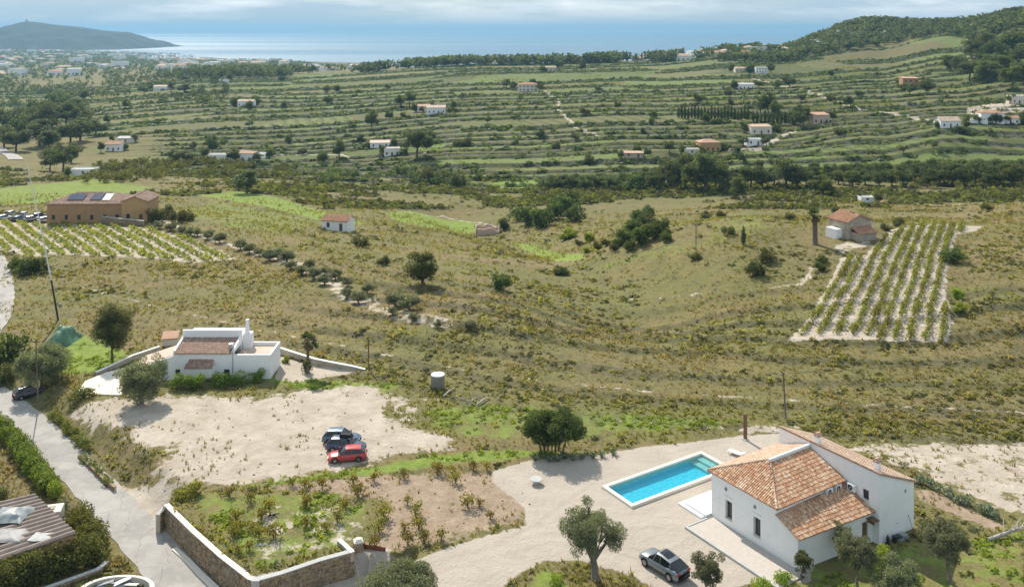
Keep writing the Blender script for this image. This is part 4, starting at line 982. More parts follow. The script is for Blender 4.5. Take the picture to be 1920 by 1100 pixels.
PINEC = [proto('pine', s, 'pine_light', rx=3.2, cz=.52, rz=.46, low=.85, n=34, per=.7, size=.36, rmin=.7, rmax=1.3) for s in (15,16)]
OLIVE = [proto('olive', s, 'olive_leaf', 'olive_bark', .7, .26, 20, 4.2, 2.3, .6, .55, .42, .55, .95, .2, 4) for s in (21,22,23,24,25)]
CYP = [cypress_proto(31), cypress_proto(32)]
BUSH = [proto('bush', s, 'scrub_leaf', per=.5, size=.34, n=17, h=3.0, rx=2.2, low=.6, cz=.45, rz=.45, rmin=.6, rmax=1.0, trunk=.12, nl=3) for s in (41,42,43,44,48)]
DBUSH = [proto('bush', s, 'carob_leaf', per=.5, size=.34, n=17, h=3.0, rx=2.2, low=.6, cz=.45, rz=.45, rmin=.6, rmax=1.0, trunk=.12, nl=3) for s in (45,46,49,50)]
YBUSH = [proto('bush', 47, 'weed_leaf', per=.7, size=.3, n=14, h=2.4, rx=1.6, low=.6, cz=.45, rz=.45, rmin=.5, rmax=.8, trunk=.08, nl=3)]
_rs = random.Random(7)
def plant(name, P, label, cat, px, py, hpx, wpx, group=None, at_xy=None):
    x, y, z = hit(px, py) if at_xy is None else (at_xy[0], at_xy[1], gz(*at_xy))
    p = P[_rs.randrange(len(P))]; sh = hpx*y/FPX/p['h']; sw = wpx*y/FPX/p['w']
    t = thing(name, label, cat, (x, y, z-.12*sh), _rs.random()*6.28, group, (sw, sw, sh))
    c = bpy.data.objects.new('trunk', p['trunk']); COL.objects.link(c); c.parent = t
    c = bpy.data.objects.new('crown', p['crown']); COL.objects.link(c); c.parent = t
    return t
def plants(name, P, labelfmt, cat, rows, group):
    """labels count the plants from the left of the picture"""
    rows = sorted(rows, key=lambda r: r[0])
    for i, r in enumerate(rows): plant(name, P, labelfmt % nth(i), cat, *r, group=group)
def merge_protos(name, variants, pos, sc, rot, mat, rnd=None, label=None, tilt=0.0):
    """one mass of many small plants; variants: list of (V, F)"""
    n = len(pos); rng = np.random.default_rng(len(pos)); vi = rng.integers(0, len(variants), n); VV = []; FF = []; RR = []; off = 0
    base = rng.random(n) if rnd is None else rnd
    for k, (v, f) in enumerate(variants):
        s = np.nonzero(vi == k)[0]
        if len(s) == 0: continue
        c, d = np.cos(rot[s])[:,None], np.sin(rot[s])[:,None]
        S = sc[s] if sc.ndim == 2 else np.stack([sc[s]]*3, 1)
        x = v[None,:,0]*S[:,0:1]; y = v[None,:,1]*S[:,1:2]; z = v[None,:,2]*S[:,2:3]
        W = np.stack([x*c-y*d+pos[s,0:1], x*d+y*c+pos[s,1:2], z+pos[s,2:3]], -1).reshape(-1,3)
        m = len(v); F = (f[None]+ (np.arange(len(s))*m)[:,None,None]).reshape(-1, f.shape[1])+off
        VV.append(W); FF.append(F); RR.append(np.clip(np.repeat(base[s], m)*.75+rng.random(len(s)*m)*.25, 0, 1)); off += len(W)
    o = obj(name, mesh_np(name, np.concatenate(VV), np.concatenate(FF), mat, {'rnd': np.concatenate(RR)})); o['kind'] = 'stuff'
    if label: o['label'] = label
    return o
def tuft(seed, n=7, h=.5, r=.22):
    rng = np.random.default_rng(seed); V = []; F = []
    for i in range(n):
        a = rng.random()*6.28; l = r*(.5+rng.random()); hh = h*(.55+.6*rng.random()); w = .055+.04*rng.random(); bx, by = .1*rng.normal(), .1*rng.normal()
        dx, dy = math.cos(a), math.sin(a); o = len(V)
        V += [(bx-dy*w, by+dx*w, -.05), (bx+dy*w, by-dx*w, -.05), (bx+dx*l*1.3, by+dy*l*1.3, hh)]; F.append((o, o+1, o+2))
    return np.array(V), np.array(F)
def puff(seed, n=14, leaf=.34):
    rng = np.random.default_rng(seed); d = rng.normal(size=(n,3)); d /= np.linalg.norm(d, axis=1)[:,None]; d[:,2] = np.abs(d[:,2])*.9
    V, F, R = leaves(d*(.45+.5*rng.random(n))[:,None]*.5, leaf, rng, .7); return V, F
TUFTS = [tuft(s) for s in range(6)]; PUFFS = [puff(s) for s in range(5)]; LPUFF = [puff(s, 8, .52) for s in range(5)]; TPUFF = [puff(s+9, 6, .66) for s in range(5)]
def sample_ground(n, y0, y1, seed, u0=-.62, u1=.62, pw=1.0):
    """even spread over the ground seen between two depths, denser close by when pw > 1"""
    rng = np.random.default_rng(seed); t = rng.random(n)
    y = y0*(y1/y0)**t if pw > 1 else np.sqrt(y0*y0+(y1*y1-y0*y0)*t); u = u0+(u1-u0)*rng.random(n); return u*y, y, rng
def near_building(x, y):
    P, Q = vloc(x, y)
    b = ((P > -11.2) & (P < 12.8) & (Q > -4) & (Q < 15.8)) | ((P > -11) & (P < -5) & (Q > -6.3) & (Q < 9.5))
    b |= (x > -54.5) & (x < -33) & (y > 122.5) & (y < 136)
    d, _ = poly_dist(x, y, ROAD); b |= d < 2.7
    return b
def ground_cover():
    x, y, rng = sample_ground(110000, 68, 330, 101, pw=2)
    m, _ = zone_masks(x, y); bare = np.maximum.reduce([m['sand']*1.15, m['gravel']*1.3, m['soil']*1.1])
    pn = fbm(x/9, y/9, 51, 3)
    keep = (rng.random(len(x)) > bare*1.25) & ~near_building(x, y)
    dyt = y-np.interp(x, TRX, TRY); band = fbm(x/70, dyt/7, 57, 3)
    gr = (fbm(x/26, y/26, 52, 3)*.4+band*.45+m['green']*.7+rng.random(len(x))*.2) > .56
    dens = .26+1.6*np.clip(pn-.36, 0, .5)+1.2*np.clip(fbm(x/45, y/22, 58, 2)-.5, -.2, .4)
    keep &= rng.random(len(x)) < dens
    z = height(x, y); s = (.32+.75*rng.random(len(x))**2)*(.7+y/300)*np.where(pn > .55, 1.1, .85); rot = rng.random(len(x))*6.28
    for nm, sel, mat, lab in (('dry_grass', keep & ~gr & (m['green'] < .45), 'grass_leaf', 'dry straw coloured grass tufts over the slopes'), ('green_grass', keep & gr & ((m['green'] < .45) | (y > 150)), 'grass_green', 'olive green grass tufts over the slopes')):
        merge_protos(nm, TUFTS, np.stack([x,y,z],1)[sel], s[sel], rot[sel], mat, label=lab)
    # low scrub
    x, y, rng = sample_ground(52000, 76, 430, 103, pw=2); m, _ = zone_masks(x, y); bare = np.maximum.reduce([m['sand'], m['gravel'], m['soil'], m['green']*.9])
    pn = fbm(x/16, y/16, 61, 3)*.6+fbm(x/60, (y-np.interp(x, TRX, TRY))/6, 63, 3)*.4; keep = (rng.random(len(x)) > bare*1.9) & (rng.random(len(x)) < np.maximum(np.clip((pn-.47)*5, .02, 1), height(x, y, True)[3]*(y < 300))) & ~near_building(x, y)
    z = height(x, y); s = (.35+.9*rng.random(len(x))**3)*(.6+y/300)
    sc = np.stack([s*1.3, s*1.3, s*.9], 1); rot = rng.random(len(x))*6.28; P3 = np.stack([x,y,z],1); half = rng.random(len(x)) < .2
    merge_protos('low_scrub', LPUFF, P3[keep & half], sc[keep & half], rot[keep & half], 'scrub_leaf', label='dark low scrub dotted over the slopes')
    q3 = rng.random(len(x)) < .5
    merge_protos('low_shrubs', LPUFF, P3[keep & ~half & q3], sc[keep & ~half & q3], rot[keep & ~half & q3], 'grass_green', label='mid green knee high shrubs dotted over the slopes')
    merge_protos('dry_shrubs', LPUFF, P3[keep & ~half & ~q3], sc[keep & ~half & ~q3], rot[keep & ~half & ~q3], 'scrub_leaf', label='dull green knee high shrubs dotted over the slopes')
    # lush weeds
    x, y, rng = sample_ground(60000, 74, 160, 105, pw=2); m, _ = zone_masks(x, y); pn = fbm(x/4, y/4, 71, 3)
    keep = (m['green'] > .42) & (rng.random(len(x)) < np.clip((pn-.50)*3, .0, .5)) & (m['gravel'] < .3) & ~near_building(x, y) & (m['sand'] < .5)
    z = height(x, y); s = .3+.55*rng.random(len(x)); rot = rng.random(len(x))*6.28
    merge_protos('weeds', PUFFS, np.stack([x,y,z],1)[keep], np.stack([s*1.4,s*1.4,s],1)[keep], rot[keep], 'weed_leaf', label='bright yellow green weeds in the garden and verges')
    # a few dry stalks on the bare lots
    x, y, rng = sample_ground(9000, 84, 150, 107, pw=2); m, _ = zone_masks(x, y); pn = fbm(x/5, y/5, 81, 3)
    keep = ((m['sand'] > .5) | (m['soil'] > .5)) & (rng.random(len(x)) < np.clip((pn-.52)*6, .02, .8)) & (m['gravel'] < .2) & ~near_building(x, y) & (y < 128)
    z = height(x, y); s = .35+.5*rng.random(len(x)); rot = rng.random(len(x))*6.28
    merge_protos('dry_stalks', TUFTS, np.stack([x,y,z],1)[keep], s[keep], rot[keep], 'grass_leaf', label='sparse dry stalks on the bare sandy ground')
    # bushes along the terrace walls
    x, y, rng = sample_ground(120000, 420, 1230, 109, -.60, .60); z, az, tz, riser, fl, fr = height(x, y, True)
    keep = (riser > .3) & (rng.random(len(x)) < .72); s = 1.8+2.4*rng.random(len(x))**2; sc = np.stack([s*1.8,s*1.3,s*.95],1); rot = rng.random(len(x))*.5
    merge_protos('terrace_undergrowth', TPUFF, np.stack([x,y,z-.2],1)[keep], sc[keep], rot[keep], 'carob_leaf', label='dark scrub growing along the terrace walls')
    keep = (riser < .2) & (tz > .5) & (rng.random(len(x)) < np.clip((fbm(x/40, y/25, 91, 3)-.5)*2.2, 0, .6)*(y < 1000)); s = .9+1.0*rng.random(len(x))
    merge_protos('terrace_crops', TPUFF, np.stack([x,y,z],1)[keep], np.stack([s,s,s*.9],1)[keep], rot[keep], 'vine_row_leaf', label='vines and small orchard bushes on the terraces')
ground_cover()
# thick scrub of the valley bottom
def valley():
    x, y, rng = sample_ground(30000, 300, 440, 121); az = 960+FPX*x/y
    pn = fbm(x/30, y/14, 131, 3); z = height(x, y); py = HY+(CAMH-z)*FPX/y
    keep = (py < 392) & (py > 318) & (rng.random(len(x)) < np.clip((pn-.45)*6, 0, 1)*np.where(az < 420, .5, 1)) ; m, _ = zone_masks(x, y); keep &= (m['green'] < .3) & (m['sand'] < .3)
    s = 1.6+2.4*rng.random(len(x))**2; rot = rng.random(len(x))*6.28; half = rng.random(len(x)) < .5
    P3 = np.stack([x,y,z],1); sc = np.stack([s*1.3,s*1.3,s],1)
    merge_protos('valley_thicket', LPUFF, P3[keep & half], sc[keep & half], rot[keep & half], 'scrub_leaf', label='dark thicket along the valley bottom')
    merge_protos('valley_reeds', LPUFF, P3[keep & ~half], sc[keep & ~half], rot[keep & ~half], 'oleander_leaf', label='olive green reeds and brush along the valley bottom')
valley()
# woods that read as one mass
FARV = []
for p in PINE:
    q = p['V'].reshape(-1,4,3); q = q[np.random.default_rng(1).permutation(len(q))[:46]]/p['h']; c = q.mean(1, keepdims=True)
    FARV.append(((c+(q-c)*4.2).reshape(-1,3), np.arange(len(q)*4).reshape(-1,4)))
VFAR = [((lambda q, c: (c+(q-c)*1.6).reshape(-1,3))(v.reshape(-1,4,3)[:15], v.reshape(-1,4,3)[:15].mean(1, keepdims=True)), np.arange(60).reshape(-1,4)) for v, f in FARV]
HFAR = [((lambda q, c: (c+(q-c)*1.25).reshape(-1,3))(v.reshape(-1,4,3)[:28], v.reshape(-1,4,3)[:28].mean(1, keepdims=True)), np.arange(112).reshape(-1,4)) for v, f in FARV]
def wood(name, polypx, n, hmin, hmax, seed, label, mat='pine_leaf', dens=None, world=None, lod=None):
    P = np.array([hit(*p)[:2] for p in polypx]) if world is None else np.array(world); rng = np.random.default_rng(seed)
    x = rng.uniform(P[:,0].min(), P[:,0].max(), n*4); y = rng.uniform(P[:,1].min(), P[:,1].max(), n*4)
    k = inside_sd(x, y, P) > 0; x = x[k]; y = y[k]
    if dens is not None: k = fbm(x/dens, y/dens, seed, 3) > .47; x = x[k]; y = y[k]
    x = x[:n]; y = y[:n]; z = height(x, y); h = hmin+(hmax-hmin)*rng.random(len(x))
    w = h*(.8+.5*rng.random(len(x)))
    return merge_protos(name, lod or FARV, np.stack([x,y,z-.16*h],1), np.stack([w,w,h],1), rng.random(len(x))*6.28, mat, label=label)
def uy(px, Y): return ((px-960)/FPX*Y, Y)
wood('hill_pine_forest', None, 3000, 8, 13, 141, 'dark pine forest covering the hill and its skyline', dens=None, lod=HFAR, world=[uy(1330,1050),uy(1440,1010),uy(1520,1010),uy(1610,1030),uy(1700,1040),uy(1780,1010),uy(1830,880),uy(2000,820),uy(2100,1150),uy(1900,1180),uy(1640,1350),uy(1450,1250)])
wood('ridge_woodland', None, 560, 10, 18, 142, 'belt of dark pines along the ridge before the sea', dens=40, world=[uy(700,1180),uy(860,1175),uy(1100,1165),uy(1290,1130),uy(1400,1060),uy(1480,1080),uy(1400,1180),uy(1200,1230),uy(960,1240),uy(690,1250)])
wood('far_pine_belt', None, 420, 10, 17, 143, 'dark pine belt below the town', dens=45, world=[uy(300,1180),uy(480,1120),uy(690,1120),uy(720,1200),uy(560,1300),uy(330,1350)])
wood('coastal_woodland', None, 4600, 8, 14, 144, 'hazy tree cover between the houses of the town', dens=None, lod=VFAR, world=[uy(-60,1400),uy(330,1450),uy(560,1500),uy(700,1700),uy(560,2900),uy(330,4700),uy(-100,5300),uy(-200,3000)])
wood('field_trees', None, 700, 4, 9, 145, 'scattered dark trees on the hazy fields below the town', dens=60, world=[uy(-60,850),uy(200,800),uy(420,760),uy(440,1150),uy(320,1400),uy(-60,1400)])
wood('valley_orchard', [(150,346),(300,338),(470,332),(560,322),(520,306),(300,300),(180,312)], 420, 2.6, 4.6, 146, 'dark green orchard rows on the left valley floor', 'oleander_leaf', dens=14)
wood('river_brush', [(600,352),(740,345),(900,352),(1020,360),(1240,362),(1240,346),(1020,338),(900,334),(760,322),(620,326)], 520, 2.5, 5.5, 147, 'dark brush along the stream bed in the valley', 'pine_leaf', dens=18)
# ------------------------------------------------------------------ stone walls, gate, lane side
def stone_wall(label, line, top, base, th=.45, name='stone_wall', cap='concrete', stones=True):
    """line: world points; stones on the right-hand side of the line"""
    t = thing(name, label, 'wall', (line[0][0], line[0][1], 0)); ox, oy = line[0]
    core = MB(); fc = MB(); cp = MB(); L = [(x-ox, y-oy) for x, y in line]; n = len(L)
    zt = lambda i: top[i] if isinstance(top, list) else top
    zb = lambda i: base[i] if isinstance(base, list) else base
    nr = []
    for i in range(n):
        a = L[max(i-1,0)]; b = L[min(i+1,n-1)]; d = Vector((b[0]-a[0], b[1]-a[1])).normalized(); nr.append(Vector((d.y, -d.x)))
    for i in range(n-1):
        a, b = L[i], L[i+1]; na, nb = nr[i], nr[i+1]
        q = [(a[0],a[1]), (b[0],b[1]), (b[0]-nb.x*th,b[1]-nb.y*th), (a[0]-na.x*th,a[1]-na.y*th)]
        core.hexa([(q[0]+(zb(i)-.3,)), (q[1]+(zb(i+1)-.3,)), (q[2]+(zb(i+1)-.3,)), (q[3]+(zb(i)-.3,))], [(q[0]+(zt(i),)), (q[1]+(zt(i+1),)), (q[2]+(zt(i+1),)), (q[3]+(zt(i),))])
        o = .05; e = [(a[0]+na.x*o,a[1]+na.y*o), (b[0]+nb.x*o,b[1]+nb.y*o), (b[0]-nb.x*(th+o),b[1]-nb.y*(th+o)), (a[0]-na.x*(th+o),a[1]-na.y*(th+o))]
        cp.hexa([e[0]+(zt(i)+.003,), e[1]+(zt(i+1)+.003,), e[2]+(zt(i+1)+.003,), e[3]+(zt(i)+.003,)], [e[0]+(zt(i)+.07,), e[1]+(zt(i+1)+.07,), e[2]+(zt(i+1)+.07,), e[3]+(zt(i)+.07,)])
        if stones:
            d = Vector((b[0]-a[0], b[1]-a[1])).normalized()
            stone_face(fc, a, b, lambda s, i=i: zb(i)+(zb(i+1)-zb(i))*s-.2, lambda s, i=i: zt(i)+(zt(i+1)-zt(i))*s, (d.y, -d.x, 0))
    core.build('core', 'old_wall', t); 
    if stones: fc.build('stones', 'stone', t, kind='stuff')
    cp.build('coping', cap, t); return t
L1 = [at(px, py, 0) for px, py in [(300,957),(308,948),(360,1000),(410,1045),(464,1088),(480,1096)]][::-1]
w1_ = stone_wall('tall stone retaining wall along the lane holding up the garden', L1[::-1], [-.45,.05,.1,.1,.15,.25], [-2.2,-2.3,-2.35,-2.4,-2.45,-2.5], cap='pale_stone')
L2 = [at(px, py, 0) for px, py in [(480,1096),(530,1082),(565,1070),(600,1058),(632,1049),(665,1040)]]
stone_wall('curved stone wall with grey coping beside the sunken drive', L2, .3, -2.2)
cx_, cy_ = at(480, 1096, 0); m = MB(); ox_, oy_ = w1_.location.x, w1_.location.y; m.cbox(cx_-ox_-.42, cx_-ox_+.30, cy_-oy_-.06, cy_-oy_+.62, -2.9, .385, .02); m.build('corner_pier', 'concrete', w1_)
L3 = [at(px, py, .35) for px, py in [(664,1034),(650,1020),(638,1010)]]
stone_wall('short pale wall stub behind the gate pillar', L3, .35, -.2, .35, cap='pale_stone', stones=False)
x, y = at(672, 1068, -1.9); t = thing('gate_pillar', 'square stone gate pillar with a pale cap', 'pillar', (x, y, -2.0), .3)
m = MB(); m.box(-.36,.36,-.36,.36,-.3,2.85); m.build('core', 'old_wall', t); m = MB()
for a, b, nn in (((-.36,-.36),(.36,-.36),(0,-1,0)), ((.36,-.36),(.36,.36),(1,0,0)), ((-.36,.36),(-.36,-.36),(-1,0,0))): stone_face(m, a, b, lambda s: 0., lambda s: 2.8, nn, .34, .22)
m.build('stones', 'stone', t, kind='stuff'); m = MB(); m.hexa([(-.45,-.45,2.853),(.45,-.45,2.853),(.45,.45,2.853),(-.45,.45,2.853)], [(-.2,-.2,3.1),(.2,-.2,3.1),(.2,.2,3.1),(-.2,.2,3.1)]); m.build('cap', 'pale_stone', t)
t = thing('metal_gate', 'rust brown sheet metal gate leaf open beside the stone pillar', 'gate', (x+.5, y+.3, -1.6), yaw(.72, -.2))
for k in range(6): m = MB(); m.box(.02+k*.36, .36+k*.36, -.03, .03, .1, 1.9); m.build('panel', 'rust_metal', t)
m = MB(); m.box(0, 2.2, -.05, .05, 1.905, 1.99); m.box(-.08, .0, -.05, .05, -.3, 2.1); m.build('gate_frame', 'rust_metal', t, kind='stuff')
LK = [at(px, py, -2.3) for px, py in [(322,1030),(345,1050),(372,1078),(398,1102),(430,1135)]]
m = MB()
for a, b in zip(LK[:-1], LK[1:]):
    d = Vector((b[0]-a[0], b[1]-a[1])).normalized(); nx, ny = d.y, -d.x
    m.hexa([(a[0],a[1],-2.7),(b[0],b[1],-2.7),(b[0]-nx*.5,b[1]-ny*.5,-2.7),(a[0]-nx*.5,a[1]-ny*.5,-2.7)], [(a[0],a[1],-2.22),(b[0],b[1],-2.22),(b[0]-nx*.5,b[1]-ny*.5,-2.2),(a[0]-nx*.5,a[1]-ny*.5,-2.2)])
o = m.build('kerb', 'pale_stone'); o['kind'] = 'structure'
def off_road(pts, base=-1.9): return [at(px, py, base) for px, py in pts]
LR = off_road([(146,848),(168,868),(192,890),(214,908)], -1.3)
stone_wall('low weathered stone wall between the lane and the sandy lot', LR, -1.65, -2.1, .25, cap='stone')
# ------------------------------------------------------------------ hedges
def hedge(label, pts, w, h, mat, seed, per=.4, size=.28, dens=1.0, name='hedge', base=None, r=.75):
    x0, y0 = pts[0]; z0 = gz(x0, y0) if base is None else base; t = thing(name, label, 'hedge', (x0, y0, z0)); rng = np.random.default_rng(seed); cl = []
    for a, b in zip(pts[:-1], pts[1:]):
        L = math.hypot(b[0]-a[0], b[1]-a[1]); n = max(2, int(L*dens*w*h/(r*r*1.6)))
        for i in range(n):
            s = rng.random(); xx = a[0]+(b[0]-a[0])*s; yy = a[1]+(b[1]-a[1])*s; nx, ny = -(b[1]-a[1])/L, (b[0]-a[0])/L; o = (rng.random()-.5)*(w-r*.9)
            zz = (gz(xx, yy) if base is None else base)-z0+r*.5+rng.random()*(h-r*1.1); rr = r*(.65+.5*rng.random())
            cl.append(((xx+nx*o-x0, yy+ny*o-y0, zz), (rr, rr, rr*.85)))
    V, F, R = clumps_to_leaves(cl, per, size, rng, .55, .8); obj('foliage', mesh_np('foliage', V, F, mat, {'rnd': R}), t)
    m = MB()
    for a, b in zip(pts[:-1], pts[1:]):
        n = max(1, int(math.hypot(b[0]-a[0], b[1]-a[1])/1.4))
        for i in range(n):
            xx = a[0]+(b[0]-a[0])*i/n-x0; yy = a[1]+(b[1]-a[1])*i/n-y0; zb = (gz(xx+x0, yy+y0) if base is None else base)-z0; m.tube([(xx,yy,zb-.2),(xx+.1,yy,zb+h*.5)], [.05,.03], 5)
    m.build('stems', 'bark', t, kind='stuff'); return t
HB = lambda pts, z=-1.9: [at(px, py, z) for px, py in pts]
hedge('bright green clipped hedge along the left edge of the lane', HB([(-20,796),(10,820),(45,860),(72,896),(92,926)]), 2.0, 2.1, 'hedge_leaf', 201, .38, .25, 1.7)
hedge('yellow green shrub at the near end of the bright green hedge', HB([(100,930),(112,942)]), 1.5, 1.9, 'weed_leaf', 202, .5, .2, name='shrub')
hedge('grey green rounded shrub beside the lane near the shed', HB([(110,952),(120,960)]), 1.6, 1.7, 'olive_leaf', 203, .5, .2, name='shrub')
hedge('loose olive green oleander hedge around the corner of the shed', HB([(140,985),(165,1005),(182,1035)]), 2.6, 2.6, 'oleander_leaf', 204, .38, .25, 1.4)
hedge('long olive green hedge in front of the brown shed roof', HB([(190,1048),(140,1065),(80,1085),(10,1112),(-60,1140)]), 2.4, 3.0, 'oleander_leaf', 205, .38, .25, 1.4)
hedge('dark green shrub at the left border above the hedge', HB([(-10,925),(5,940)]), 1.4, 1.3, 'scrub_leaf', 206, .5, .2, name='shrub')
stone_wall('low stone wall under the long olive green hedge', HB([(60,1128),(120,1106),(185,1082),(204,1066)], -2.3), -1.6, -2.6, .35)
# ------------------------------------------------------------------ corrugated shed
A_, B_, C_, D_ = [Vector(at(px, py, z)+(z,)) for px, py, z in [(64,925,1.3),(143,999,1.3),(-8,1052,.7),(-110,965,.7)]]
sx, sy = A_.x, A_.y; t = thing('corrugated_shed', 'shed with a brown corrugated sheet roof behind the oleander hedges', 'shed', (sx, sy, 0))
lo = lambda v: (v.x-sx, v.y-sy, v.z)
rf = None
N = 14
sh = MB(); sh.hexa([lo(v-Vector((0,0,.1))) for v in (A_,B_,C_,D_)], [lo(v-Vector((0,0,.04))) for v in (A_,B_,C_,D_)]); rf = sh.build('roof', 'sheet_brown', t)
for i in range(N):
    a0 = A_.lerp(B_, i/N); a1 = A_.lerp(B_, (i+.93)/N); d0 = D_.lerp(C_, i/N); d1 = D_.lerp(C_, (i+.93)/N); up = Vector((0,0,.14))
    am = a0.lerp(a1,.35); an = a0.lerp(a1,.65); dm = d0.lerp(d1,.35); dn = d0.lerp(d1,.65)
    m = MB(); m.add([lo(v) for v in (a0, am+up, an+up, a1, d0, dm+up, dn+up, d1)], [(0,1,5,4),(1,2,6,5),(2,3,7,6),(0,3,2,1),(4,5,6,7)]); m.build('roof_sheet', 'sheet_brown', rf)
m = MB(); 
for p, q in ((A_,B_),(B_,C_),(C_,D_),(D_,A_)):
    p2 = p.lerp((A_+C_)/2, .04); q2 = q.lerp((A_+C_)/2, .04); m.hexa([lo(Vector((p2.x,p2.y,-2.6))),lo(Vector((q2.x,q2.y,-2.6))),lo(Vector((q2.x,q2.y,-2.6))+Vector((0,0,0))),lo(Vector((p2.x,p2.y,-2.6)))][:2]+[lo(Vector((q2.x,q2.y,-2.6)).lerp(Vector((0,0,-2.6))+((A_+C_)/2).to_2d().to_3d(), .05)), lo(Vector((p2.x,p2.y,-2.6)).lerp(Vector((0,0,-2.6))+((A_+C_)/2).to_2d().to_3d(), .05))],
        [lo(Vector((p2.x,p2.y,p.z-.11))), lo(Vector((q2.x,q2.y,q.z-.11))), lo(Vector((q2.x,q2.y,q.z-.11)).lerp(Vector((0,0,q.z-.11))+((A_+C_)/2).to_2d().to_3d(), .05)), lo(Vector((p2.x,p2.y,p.z-.11)).lerp(Vector((0,0,p.z-.11))+((A_+C_)/2).to_2d().to_3d(), .05))])
m.build('wall', 'plaster_ochre', t, kind='stuff')
def tarp(label, px, py, z, rx, ry, hgt, mat, seed, name='tarpaulin', n=18, lift=0):
    x, y = at(px, py, z); t = thing(name, label, 'tarpaulin', (x, y, z)); rng = np.random.default_rng(seed)
    u = np.linspace(-1, 1, n); U, W = np.meshgrid(u, u); r = np.maximum(np.abs(U), np.abs(W))
    Z = hgt*(1-r**2)*(.4+1.2*fbm(U*2+seed, W*2, seed, 3)) + lift; X = U*rx*(1+.18*(fbm(U*1.5, W*1.5+seed, seed+3, 2)-.5)*2); Y = W*ry*(1+.25*(fbm(U*1.5+9, W*1.5, seed+5, 2)-.5)*2)
    idx = np.arange(n*n).reshape(n, n); F = np.stack([idx[:-1,:-1], idx[:-1,1:], idx[1:,1:], idx[1:,:-1]], -1).reshape(-1,4)
    obj('sheet', mesh_np('sheet', np.stack([X.ravel(), Y.ravel(), Z.ravel()],1), F, mat), t); return t
tarp('crumpled pale grey tarpaulin heaped on the brown shed roof', 22, 965, 1.25, 1.7, 1.5, .5, 'tarp_pale', 3)
tarp('grey tarpaulin lying below the pale one on the shed roof', 18, 1003, 1.0, 1.6, 1.2, .25, 'tarp_grey', 5)
tarp('flat grey sheet near the corner of the brown shed roof', 78, 1005, 1.18, .95, .7, .1, 'concrete', 7)
x, y = at(97, 965, -.2); t = thing('water_cistern', 'cream rendered box cistern with a hatch beside the shed', 'cistern', (x, y, -2.2), .25); m = MB(); m.cbox(-1.0,1.0,-.9,.9,-.3,2.7,.06); m.build('tank', 'plaster_cream', t); m = MB(); m.cbox(-.35,.3,-.3,.3,2.703,2.8,.02); m.build('hatch', 'old_wall', t)
# round-ended yard wall with junk at the bottom border
cx, cy = at(218, 1106, -1.7); t = thing('curved_yard_wall', 'low rounded yard wall with cream coping at the bottom edge of the picture', 'wall', (cx, cy, -2.4)); m = MB(); m2 = MB(); n = 16; R0, R1 = 3.3, 3.0
for i in range(n):
    a0 = math.pi*(i/n); a1 = math.pi*((i+1)/n)
    q = lambda r, a: (r*math.cos(a), r*math.sin(a)*.62)
    for mm, z0, z1, ra, rb_ in ((m,-.3,.75,R0,R1),(m2,.753,.85,R0+.06,R1-.06)):
        p = [q(ra,a0), q(ra,a1), q(rb_,a1), q(rb_,a0)]; mm.hexa([(a,b,z0) for a,b in p], [(a,b,z1) for a,b in p])
m.build('base', 'plaster_cream', t); m2.build('coping', 'pale_stone', t)
tarp('white and grey rubbish sheets piled inside the rounded yard wall', 214, 1100, -2.3, 2.1, 1.1, .5, 'tarp_grey', 11)
for i_, (px_, py_, r_, w_, m_, lb_) in enumerate([(228,1092,.5,.5,'white_paint','white board leaning in the rubbish inside the rounded yard wall'),(246,1098,-.4,.35,'plaster_cream','cream plank across the rubbish inside the rounded yard wall'),(196,1096,.15,.4,'tarp_pale','pale sheet of board at the left of the rubbish in the yard')]):
    x, y = at(px_, py_, -1.9); t = thing('board', lb_, 'board', (x, y, -1.95), r_); m = MB(); m.hexa([(-.8,-w_/2,.0),(.8,-w_/2,.35),(.8,w_/2,.35),(-.8,w_/2,.0)], [(-.8,-w_/2,.06),(.8,-w_/2,.41),(.8,w_/2,.41),(-.8,w_/2,.06)]); m.build('plank', m_, t)
# ------------------------------------------------------------------ near trees
def olive_tree(label, px, py, h, spread, seed, lean=(0,0), n=5, dens=1.0, trunk=.26, mat='olive_leaf', fork=.38, name='olive_tree', loc=None, bark='olive_bark', per=.7, leaf=.17, fill=0, flo=.22, fr=.8):
    x, y, z = (hit(px, py) if loc is None else loc); t = thing(name, label, 'tree', (x, y, z), 0)
    m = MB(); tips = limbs(m, seed, h*.86, spread*.62, trunk, fork, n, lean); m.build('trunk', bark, t, True)
    rng = np.random.default_rng(seed); cl = []
    for p in tips:
        for k in range(int(3*dens)+1):
            d = rng.normal(size=3)*spread*.17; r = spread*(.13+.11*rng.random()); cl.append(((p.x+d[0], p.y+d[1], p.z+d[2]*.8), (r*1.15, r*1.15, r*.9)))
    for k in range(fill):
        d = rng.normal(size=3); d /= np.linalg.norm(d); q = .3+.7*rng.random()**.5; zc = (flo+.92)/2*h; r = spread*(.16+.14*rng.random())
        cl.append(((lean[0]*h+d[0]*spread*fr*q, lean[1]*h+d[1]*spread*fr*q, zc+d[2]*(.92-flo)/2*h*q), (r, r, r*.9)))
    V, F, R = clumps_to_leaves(cl, per, leaf, rng, .42, .7); obj('crown', mesh_np('crown', V, F, mat, {'rnd': R}), t); return t
olive_tree('gnarled olive tree with an open forked crown on the gravel yard', 1117, 1086, 6.6, 3.0, 301, (-.08,0), 8, 1.0, .34, fork=.30, per=.48)
olive_tree('rounded young olive tree behind the parked grey car', 1325, 1112, 3.3, 1.6, 302, n=6, dens=1.3, trunk=.12, fork=.2, fill=16)
olive_tree('small dark columnar tree at the near corner of the villa', 1503, 1086, 2.9, .9, 303, n=6, dens=1.8, trunk=.09, fork=.25, mat='scrub_leaf', fill=22, flo=.1, per=.6)
